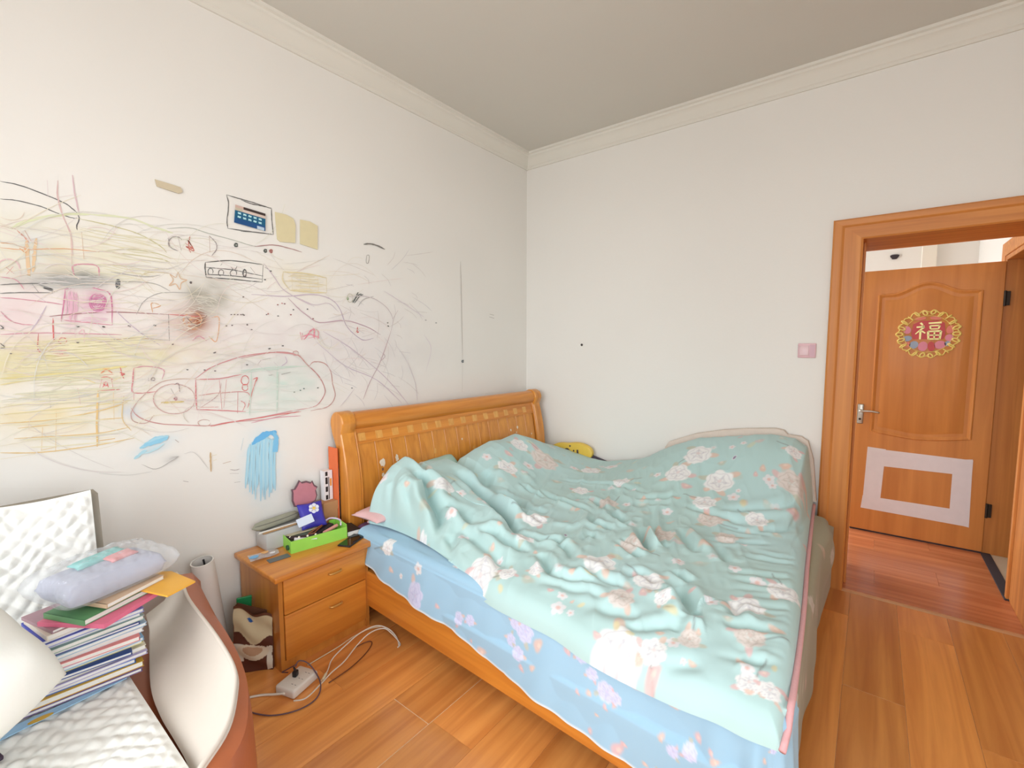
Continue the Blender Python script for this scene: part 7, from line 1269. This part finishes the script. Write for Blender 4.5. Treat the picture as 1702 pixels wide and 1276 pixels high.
mk('seat_base', box(XC - 0.372, XC + 0.372, -1.215, -0.300, 0.10, 0.405, 0.02, 2), leather, ch_, smooth=40)
mk('seat_deck', box(XC - 0.455, XC + 0.455, -1.10, -0.300, 0.345, 0.395, 0.01, 2), leather, ch_, smooth=40)
mk('seat_cushion', box(XC - 0.365, XC + 0.365, -1.190, -0.380, 0.405, 0.438, 0.014, 3), chair_dark, ch_, smooth=40)
mk('backrest', loft([[(XC + s * 0.385, y, z) for s, y in ((-1, y0), (1, y0), (1, y1), (-1, y1))] for z, y0, y1 in ((0.38, -0.405, -0.285), (0.60, -0.375, -0.265), (0.85, -0.345, -0.255), (0.915, -0.335, -0.265))]), chair_dark, ch_, smooth=30)
for x in (XC - 0.32, XC + 0.32):
    for y in (-1.14, -0.36):
        mk('leg', tube([(x, y, 0.0), (x, y, 0.10)], [0.018, 0.026], 14), MATS['bed_wood'], ch_, smooth=40)
# quilted throw: puffy diamonds stitched at their corners
def quilt_h(a, b):
    a2 = a + 0.028 * (vnoise(a * 16, b * 16) - 0.5); b2 = b + 0.028 * (vnoise(a * 16 + 9, b * 16 + 4) - 0.5)
    p = 0.050
    d1 = np.abs(((a2 + b2) / p) % 1 - 0.5) * 2; d2 = np.abs(((a2 - b2) / p) % 1 - 0.5) * 2
    return 0.0085 * np.power(np.clip(d1 * d2, 0, 1), 0.5) * (0.5 + vnoise(a * 13 + 2, b * 13)) + 0.003 * vnoise(a * 60, b * 60)
ga, gb = np.meshgrid(np.linspace(-0.400, 0.366, 190), np.linspace(0, 1, 150), indexing='ij')
zz = 0.440 + 0.490 * gb; yb_ = np.interp(zz, [0.38, 0.60, 0.85, 0.915, 0.94], [-0.410, -0.381, -0.352, -0.343, -0.335])
edge = np.minimum(sstep(0, 0.02, 0.366 - ga), sstep(0, 0.03, 1 - gb))
Vq = np.stack([(XC + ga).ravel(), (yb_ - 0.006 - quilt_h(ga, zz) * edge).ravel(), (zz + 0.004 * np.sin(ga * 19) * gb).ravel()], 1)
qb = mk_np('back_cover', Vq, grid_faces(190, 150)[:, ::-1], quilt_m, ch_)
mk('back_cover_top', loft([[(XC + s * 0.0 + x, y, z) for y, z in ((-0.348, 0.926), (-0.335, 0.936), (-0.285, 0.934), (-0.262, 0.92), (-0.258, 0.80), (-0.262, 0.80), (-0.268, 0.916), (-0.340, 0.918))] for x in (XC - 0.398, XC + 0.362)]), quilt_m, ch_, smooth=40)
ga, gb = np.meshgrid(np.linspace(-0.372, 0.366, 170), np.linspace(-0.405, -1.300, 200), indexing='ij')
front = np.clip(-1.195 - gb, 0, 1)
zq = 0.444 + quilt_h(ga, gb) * np.minimum(1, sstep(0, 0.02, 0.366 - ga)) - np.where(front > 0, front * 1.6, 0)
yq = np.where(front > 0, -1.195 - 0.022 * np.sin(np.clip(front / 0.03, 0, 1) * PI / 2), gb)
Vq = np.stack([(XC + ga).ravel(), yq.ravel(), zq.ravel()], 1)
mk_np('seat_cover', Vq, grid_faces(170, 200)[:, ::-1], quilt_m, ch_)

# ================================================================== STACK OF BOOKS ON THE CHAIR
page = plain('book_pages', (232, 230, 224), 0.8, 0.05, 260)
def bcol(n, rgb): return plain('cover_' + n, rgb, 0.45, 0.06, 18)
BOOKS = [  # colour name, rgb, thickness, width, depth, dx, dy, rz, page colour tint, label
 ('purple', (120, 100, 150), .010, .27, .19, -.025, .010, -.10, 'lowest purple book of the stack, resting on the quilted seat'),
 ('mustard', (212, 170, 60), .016, .245, .175, -.010, .005, -.08, 'mustard yellow book near the bottom of the stack'),
 ('cobalt', (60, 120, 206), .012, .24, .17, -.020, .012, -.12, 'cobalt blue workbook just above the mustard yellow book'),
 ('lavender', (186, 178, 216), .010, .235, .17, .004, .004, -.05, 'lavender exercise book above the cobalt blue workbook'),
 ('cream', (232, 226, 206), .012, .23, .165, .004, .010, -.02, 'cream paperback in the lower third of the stack'),
 ('navy', (44, 78, 150), .009, .245, .17, -.030, .000, -.14, 'navy book with its corner sticking out left, lower part of the stack'),
 ('lemon', (226, 220, 150), .010, .23, .165, .000, .012, -.06, 'pale yellow exercise book above the navy book'),
 ('sky', (140, 190, 226), .009, .235, .17, -.004, .004, -.02, 'sky blue exercise book below the salmon pink one'),
 ('salmon', (236, 150, 146), .013, .235, .17, -.008, .000, -.10, 'salmon pink book in the middle of the stack'),
 ('white', (230, 230, 234), .012, .225, .165, .004, .010, -.04, 'white book lying on the salmon pink one'),
 ('ice', (178, 206, 226), .010, .23, .165, .006, .006, .02, 'ice blue exercise book in the middle of the stack'),
 ('indigo', (70, 84, 160), .008, .225, .165, -.004, .010, -.02, 'thin indigo notebook just over the ice blue one'),
 ('sage', (170, 194, 178), .012, .22, .16, .006, .006, .04, 'sage green book in the upper half of the stack'),
 ('teal', (150, 176, 184), .010, .22, .16, .002, .012, .00, 'grey-teal book above the sage green one'),
 ('periwinkle', (150, 160, 220), .011, .215, .16, .008, .004, .05, 'periwinkle blue book in the upper half of the stack'),
 ('royal', (60, 72, 176), .010, .215, .16, .000, .010, .10, 'royal blue notebook with dark corner in the upper half of the stack'),
 ('ivory', (226, 214, 198), .014, .215, .16, .008, .006, .16, 'ivory book under the pink folder'),
 ('mauve', (166, 130, 140), .009, .205, .155, .004, .012, .26, 'thin mauve book right under the pink folder'),
]
bz = 0.4605; CX, CY = -2.945, -0.605
for name, rgb, th, wd, dp, dx, dy, rz, label in BOOKS:
    t = thing('book', (CX + dx, CY + dy, bz), label, 'book', 'books stacked on the armchair')
    Mb = Matrix.Translation((CX + dx, CY + dy, bz)) @ Matrix.Rotation(rz, 4, 'Z') @ Matrix.Rotation(0.0, 4, 'Y')
    c_ = 0.0014
    mk('pages', xf(box(-wd / 2 + 0.003, wd / 2 - 0.003, -dp / 2 + 0.002, dp / 2 - 0.003, c_, th - c_), Mb), page, t)
    mk('cover', xf(join(box(-wd / 2, wd / 2, -dp / 2, dp / 2, 0, c_), box(-wd / 2, wd / 2, -dp / 2, dp / 2, th - c_, th), box(-wd / 2, -wd / 2 + 0.0025, -dp / 2, dp / 2, c_, th - c_) if len(name) % 2 else box(-wd / 2, wd / 2, dp / 2 - 0.0025, dp / 2, c_, th - c_)), Mb), bcol(name, rgb), t)
    bz += th + 0.0006
def flat_thing(name, pts, th, z, m, label, cat, bend=0.0):
    """soft flat item: outline in plan, slightly sagging"""
    c = Vector((sum(q[0] for q in pts) / len(pts), sum(q[1] for q in pts) / len(pts), z))
    return mk(name, prism([(a, b, z) for a, b in pts], (0, 0, th)), m, label=label, cat=cat)
fz = bz
pf = [(-3.040, -0.640), (-2.935, -0.790), (-2.755, -0.680), (-2.850, -0.520)]
flat_thing('folder', pf, 0.012, fz, bcol('rose', (222, 110, 140)), 'rose pink folder lying across the upper part of the stack', 'folder')
gbk = thing('book', (-2.90, -0.66, fz + 0.0125), 'green book with white pages lying on the pink folder', 'book', 'books stacked on the armchair')
Mb = Matrix.Translation((-2.905, -0.655, fz + 0.0125)) @ Matrix.Rotation(0.42, 4, 'Z')
mk('pages', xf(box(-0.098, 0.100, -0.070, 0.068, 0.0014, 0.0136), Mb), page, gbk)
mk('cover', xf(join(box(-0.10, 0.102, -0.072, 0.07, 0, 0.0014), box(-0.10, 0.102, -0.072, 0.07, 0.0136, 0.015), box(-0.102, -0.099, -0.072, 0.07, 0, 0.015)), Mb), bcol('leaf_green', (96, 150, 100)), gbk)
flat_thing('envelope', [(-2.860, -0.640), (-2.800, -0.800), (-2.722, -0.768), (-2.745, -0.640), (-2.800, -0.580)], 0.005, fz + 0.0282, bcol('amber', (232, 172, 60)), 'amber envelope with its corner pointing right on top of the stack', 'envelope')
tnb = thing('notebook', (-2.86, -0.68, fz + 0.0338), 'tan notebook lying on the amber envelope', 'notebook')
Mb = Matrix.Translation((-2.872, -0.668, fz + 0.0338)) @ Matrix.Rotation(0.45, 4, 'Z')
mk('pages', xf(box(-0.078, 0.080, -0.053, 0.051, 0.001, 0.0105), Mb), page, tnb)
mk('cover', xf(join(box(-0.08, 0.082, -0.055, 0.053, 0, 0.001), box(-0.08, 0.082, -0.055, 0.053, 0.0105, 0.0115), box(-0.081, -0.078, -0.055, 0.053, 0, 0.0115)), Mb), bcol('tan', (206, 176, 146)), tnb)
TZ = fz + 0.046
# clothes in a clear plastic bag on top
bag = thing('bagged_cloth', (-2.90, -0.62, TZ), 'lavender-grey folded cloth in a clear plastic bag on top of the books', 'bag')
mk('folded_cloth', cushion((-2.900, -0.635, TZ + 0.036), (0.240, 0.150, 0.068), 0.30, 0, 0, 26, 0.14), plain('lavender_grey_cloth', (178, 180, 200), 0.85, 0.06, 16, 0.3, 120), bag, smooth=True)
mk('teal_garment', cushion((-2.905, -0.605, TZ + 0.079), (0.130, 0.040, 0.014), 0.42, 0.1, 0, 12, 0.3), plain('teal_cloth', (120, 200, 196), 0.8, 0.06, 20), bag, smooth=True)
mk('pink_garment', cushion((-2.860, -0.625, TZ + 0.076), (0.070, 0.040, 0.010), 0.40, 0.1, 0, 12, 0.3), plain('coral_cloth', (226, 140, 140), 0.8, 0.06, 20), bag, smooth=True)
g_ = cushion((-2.898, -0.632, TZ + 0.046), (0.290, 0.190, 0.108), 0.32, 0, 0, 60, 0.28)
gv = np.array(g_[0]); gv[:, 2] += (0.016 * np.abs(vnoise(gv[:, 0] * 38, gv[:, 1] * 52) - 0.5) + 0.010 * np.abs(vnoise(gv[:, 0] * 95, gv[:, 1] * 80) - 0.5) - 0.006) * (gv[:, 2] > TZ + 0.03); gv[:, 2] = np.maximum(gv[:, 2], TZ + 0.0005)
mk('plastic_film', (gv.tolist(), g_[1]), clear_film('bag_film', (236, 240, 244), 0.26, 0.10), bag, smooth=True)
# white cushion at the left
wc = thing('cushion', (-3.215, -0.80, 0.456), 'plump white cushion leaning against the stack of books on the armchair', 'cushion')
wcm = plain('white_plush', (240, 240, 234), 0.9, 0.02, 12, 0.15, 120)
cg_ = cushion((0, 0, 0), (0.40, 0.36, 0.25), 0, 0, 0, 40, 0.5)
cv_ = np.array(cg_[0]); rr_ = np.hypot(cv_[:, 0] / 0.2, cv_[:, 1] / 0.18); cv_[:, :2] *= (1 - 0.17 * np.clip(rr_ - 0.75, 0, 1) / 0.67)[:, None]; cv_[:, 2] += 0.030 * (vnoise(cv_[:, 0] * 13 + 3, cv_[:, 1] * 13) - 0.5) * np.sign(cv_[:, 2] + 1e-9)
mk('cushion_cover', xf((cv_.tolist(), cg_[1]), Matrix.Translation((-3.232, -0.820, 0.665)) @ Matrix.Rotation(0.10, 4, 'Z') @ Matrix.Rotation(1.10, 4, 'X') @ Matrix.Rotation(0.45, 4, 'Z')), wcm, wc, smooth=True)
# magazine and dark case poking out under the cushion
mag = thing('magazine', (-3.06, -0.73, 0.4565), 'glossy blue and yellow magazine sticking out in front of the book stack', 'magazine')
mk('cover', prism([(-3.110, -0.690, 0.4572), (-3.150, -0.728, 0.4572), (-2.880, -0.700, 0.4572), (-2.895, -0.690, 0.4572)], (0, 0, 0.0026)), bcol('magazine_blue', (150, 190, 222)), mag)
mk('yellow_patch', prism([(-3.055 + 0.024 * math.cos(t), -0.712 + 0.009 * math.sin(t), 0.4600) for t in np.linspace(0, 2 * PI, 14, endpoint=False)], (0, 0, 0.0006)), MATS['cover_mustard'], mag)
mk('phone_case', obox((-3.185, -0.790, 0.4635), (0.110, 0.060, 0.011), 0.22, 0, 0, 0.003, 2), plain('dark_purple_leather', (54, 34, 60), 0.5, 0.1, 30), smooth=40, label='dark purple case lying on the chair seat at the front of the cushion', cat='case')

# ================================================================== ON THE WALLS
card_m = printed('card_print', 0.4, 0, 0.0)
nu, nv = 90, 60; Vc, cc = [], []
for i in range(nu):
    for j in range(nv):
        a, b = i / (nu - 1), j / (nv - 1)       # b from top to bottom
        x = (-2.253 * (1 - a) - 2.121 * a) * (1 - b) + (-2.262 * (1 - a) - 2.125 * a) * b
        z = (2.036 * (1 - a) + 2.024 * a) * (1 - b) + (1.955 * (1 - a) + 1.942 * a) * b
        Vc.append((x, -0.0075, z))
        c_ = (40, 84, 136)
        if b < 0.14: c_ = (70, 58, 56) if a > 0.26 else (206, 176, 164)
        elif b < 0.30: c_ = (214, 196, 184) if a > 0.24 else (196, 186, 164)
        elif b < 0.72:
            u = (a - 0.08) / 0.84 * 5; k = u - math.floor(u); rw = (b - 0.32) / 0.2; rr = rw - math.floor(rw)
            if 0 < u < 5 and 0.12 < k < 0.72 and 0.2 < rr < 0.72: c_ = (206, 236, 240) if (int(u * 7) + int(rw * 5)) % 3 else (110, 196, 206)
            else: c_ = (36, 96, 130)
        elif b > 0.82 and a > 0.72 and a < 0.96: c_ = (186, 206, 224)
        cc.append(lin(c_)[:3])
mk_np('picture_card', np.array(Vc), grid_faces(nu, nv), card_m, None, np.array(cc), label='small blue printed card stuck on the left wall inside a drawn frame', cat='card')
tape_b = plain('aged_tape', (222, 210, 170), 0.6, 0.05, 30)
mk('tape_patch', prism([(-2.075, -0.006, 2.043), (-2.02, -0.006, 2.042), (-1.985, -0.006, 2.030), (-1.975, -0.006, 2.000), (-1.980, -0.006, 1.912), (-2.055, -0.006, 1.905), (-2.070, -0.006, 1.915)], (0, 0.003, 0)), tape_b, label='left of two aged yellow tape patches on the drawn-on wall', cat='tape')
mk('tape_patch', prism([(-1.950, -0.006, 2.033), (-1.900, -0.006, 2.034), (-1.857, -0.006, 2.020), (-1.862, -0.006, 1.898), (-1.955, -0.006, 1.912)], (0, 0.003, 0)), tape_b, label='right of two aged yellow tape patches on the drawn-on wall', cat='tape')
mk('tape_stub', prism([(-2.550, -0.006, 2.066), (-2.500, -0.006, 2.062), (-2.462, -0.006, 2.058), (-2.456, -0.006, 2.040), (-2.470, -0.006, 2.030), (-2.545, -0.006, 2.040)], (0, 0.003, 0)), plain('aged_tape_brown', (206, 192, 164), 0.6, 0.10, 30), label='short brownish tape stub high on the left wall', cat='tape')
swm = plain('pink_switch', (224, 184, 190), 0.4, 0.05, 20); swd = plain('pink_switch_rocker', (228, 196, 200), 0.35, 0.05, 20)
sw = thing('light_switch', (0, -2.021, 1.328), 'pink light switch on the right wall beside the door casing', 'switch')
mk('plate', box(-0.011, -0.001, -2.066, -1.976, 1.327, 1.411, 0.004, 2), swm, sw, smooth=40)
mk('rocker', obox((-0.0125, -2.008, 1.369), (0.005, 0.046, 0.056), 0, 0, 0.08, 0.0015, 2), swd, sw, smooth=40)
mk('side_panel', box(-0.0125, -0.011, -2.060, -2.036, 1.335, 1.403, 0.0005, 1), plain('pink_switch_dark', (206, 164, 176), 0.4, 0.05, 20), sw)
mk('wall_pin', tube([(-0.001, -0.533, 1.403), (-0.004, -0.533, 1.403), (-0.012, -0.533, 1.402)], [0.010, 0.009, 0.003], 10), plain('pin_dark', (60, 54, 52), 0.6, 0.1, 40), smooth=40, label='small dark pin stuck in the right wall above the bed', cat='pin')

# ================================================================== ON THE HALL DOOR
XD = DX - 0.009
gold = plain('gold_foil', (240, 214, 110), 0.3, 0.15, 90, metal=0.0, coat=0.6); redf = plain('red_foil', (196, 48, 44), 0.4, 0.10, 30); pinkf = plain('pink_foil', (222, 130, 150), 0.4, 0.1, 30); bluef = plain('grey_blue_foil', (150, 164, 184), 0.4, 0.1, 30); coralf = plain('coral_foil', (226, 120, 96), 0.4, 0.1, 30)
fs = thing('fortune_sticker', (DX, -2.618, 1.312), 'round gold-edged fortune sticker with a red centre on the hall door', 'sticker')
SC = (-2.618, 1.477)
def flat(pts, th=0.0012, x=None):
    x = XD if x is None else x
    return prism([(x, SC[0] - a, SC[1] + b) for a, b in pts], (-th, 0, 0))
def disc(cx, cy, rx, ry, n=12, rot=0.0):
    return [(cx + rx * math.cos(t) * math.cos(rot) - ry * math.sin(t) * math.sin(rot), cy + rx * math.cos(t) * math.sin(rot) + ry * math.sin(t) * math.cos(rot)) for t in np.linspace(0, 2 * PI, n, endpoint=False)]
for k in range(22):
    a = 2 * PI * k / 22; r = 0.146 + 0.005 * (k % 2)
    mk('gold_lobe', tube([(XD - 0.001, SC[0] - (r * math.cos(a) + 0.019 * math.cos(t) * math.cos(a) - 0.012 * math.sin(t) * -math.sin(a)), SC[1] + r * math.sin(a) + 0.012 * math.sin(t) * math.cos(a) + 0.014 * math.cos(t) * math.sin(a)) for t in np.linspace(0, 2 * PI, 12, endpoint=False)], 0.0056, 6, 0, True), gold, fs, smooth=True)
mk('scalloped_edge', tube([(XD - 0.001, SC[0] - (0.160 + 0.007 * math.cos(18 * t)) * math.cos(t), SC[1] + (0.158 + 0.007 * math.cos(18 * t)) * math.sin(t)) for t in np.linspace(0, 2 * PI, 108, endpoint=False)], 0.0042, 6, 0, True), gold, fs, smooth=True)
mk('gold_ring', tube([(XD - 0.001, SC[0] - 0.128 * math.cos(t), SC[1] + 0.126 * math.sin(t)) for t in np.linspace(0, 2 * PI, 40, endpoint=False)], 0.0022, 6, 0, True), gold, fs, smooth=True)
mk('red_centre', flat([(-0.075, -0.035), (0.080, -0.035), (0.090, 0.0), (0.082, 0.075), (0.045, 0.092), (-0.040, 0.092), (-0.080, 0.070), (-0.088, 0.0)]), redf, fs)
for cx, cy, rx, ry, m_, rot in ((-0.112, 0.030, 0.022, 0.028, pinkf, 0.3), (-0.108, -0.030, 0.026, 0.020, bluef, 0.2), (0.112, 0.030, 0.020, 0.030, coralf, -0.2), (0.110, -0.026, 0.022, 0.024, pinkf, 0), (-0.045, 0.108, 0.030, 0.012, coralf, 0.1), (0.035, 0.108, 0.030, 0.012, coralf, -0.1), (-0.070, -0.075, 0.024, 0.028, bluef, -0.4), (-0.022, -0.085, 0.026, 0.034, pinkf, -0.1), (0.022, -0.085, 0.020, 0.034, redf, 0.1), (0.066, -0.074, 0.030, 0.028, pinkf, 0.4), (-0.104, -0.072, 0.016, 0.018, coralf, 0), (0.104, -0.066, 0.016, 0.018, bluef, 0)):
    mk('foil_petal', flat(disc(cx, cy, rx, ry, 12, rot), 0.0012, XD - 0.0013), m_, fs)
def bar(x0, y0, x1, y1, w0, w1=None):
    w1 = w1 or w0; d = Vector((x1 - x0, y1 - y0)); n = Vector((-d.y, d.x)).normalized()
    return flat([(x0 + n.x * w0, y0 + n.y * w0), (x0 - n.x * w0, y0 - n.y * w0), (x1 - n.x * w1, y1 - n.y * w1), (x1 + n.x * w1, y1 + n.y * w1)], 0.0026, XD - 0.0026)
# the character 福, stroke by stroke
STR = [(-0.042, 0.078, -0.030, 0.062, .006, .005), (-0.062, 0.048, -0.020, 0.052, .005, .006), (-0.022, 0.050, -0.066, 0.000, .006, .003), (-0.040, 0.026, -0.040, -0.036, .006, .005), (-0.034, 0.022, -0.014, 0.006, .005, .004),
       (0.000, 0.074, 0.066, 0.078, .005, .006), (0.008, 0.056, 0.012, 0.034, .005, .004), (0.008, 0.056, 0.058, 0.058, .004, .005), (0.058, 0.058, 0.052, 0.034, .005, .004), (0.012, 0.034, 0.052, 0.035, .004, .004),
       (0.000, 0.018, 0.004, -0.036, .006, .005), (0.000, 0.018, 0.066, 0.020, .005, .006), (0.066, 0.020, 0.062, -0.036, .006, .005), (0.003, -0.008, 0.064, -0.008, .004, .004), (0.033, 0.018, 0.033, -0.034, .004, .004), (0.004, -0.034, 0.062, -0.034, .005, .005)]
gl = mk('character', join(*[bar(*q) for q in STR]), plain('yellow_gold', (244, 230, 104), 0.3, 0.06, 60, coat=0.5), fs)
gl['label'] = 'gold character 福'

tape_w = plain('white_masking_tape', (232, 222, 222), 0.6, 0.05, 18, 0.15, 60)
tp = thing('masking_tape', (DX, -2.61, 0.17), 'rectangle of white tape strips stuck on the lower hall door', 'tape')
XT = DX - 0.0006
def tstrip(q, x): mk('tape_strip', prism([(x, a, b) for a, b in q], (-0.0008, 0, 0)), tape_w, tp)
tstrip([(-2.400, 0.636), (-2.894, 0.628), (-2.894, 0.520), (-2.400, 0.512)], XT)
tstrip([(-2.318, 0.272), (-2.896, 0.275), (-2.896, 0.168), (-2.310, 0.176)], XT)
tstrip([(-2.329, 0.646), (-2.436, 0.640), (-2.420, 0.190), (-2.318, 0.186)], XT - 0.0009)
tstrip([(-2.797, 0.620), (-2.892, 0.634), (-2.900, 0.165), (-2.798, 0.180)], XT - 0.0009)
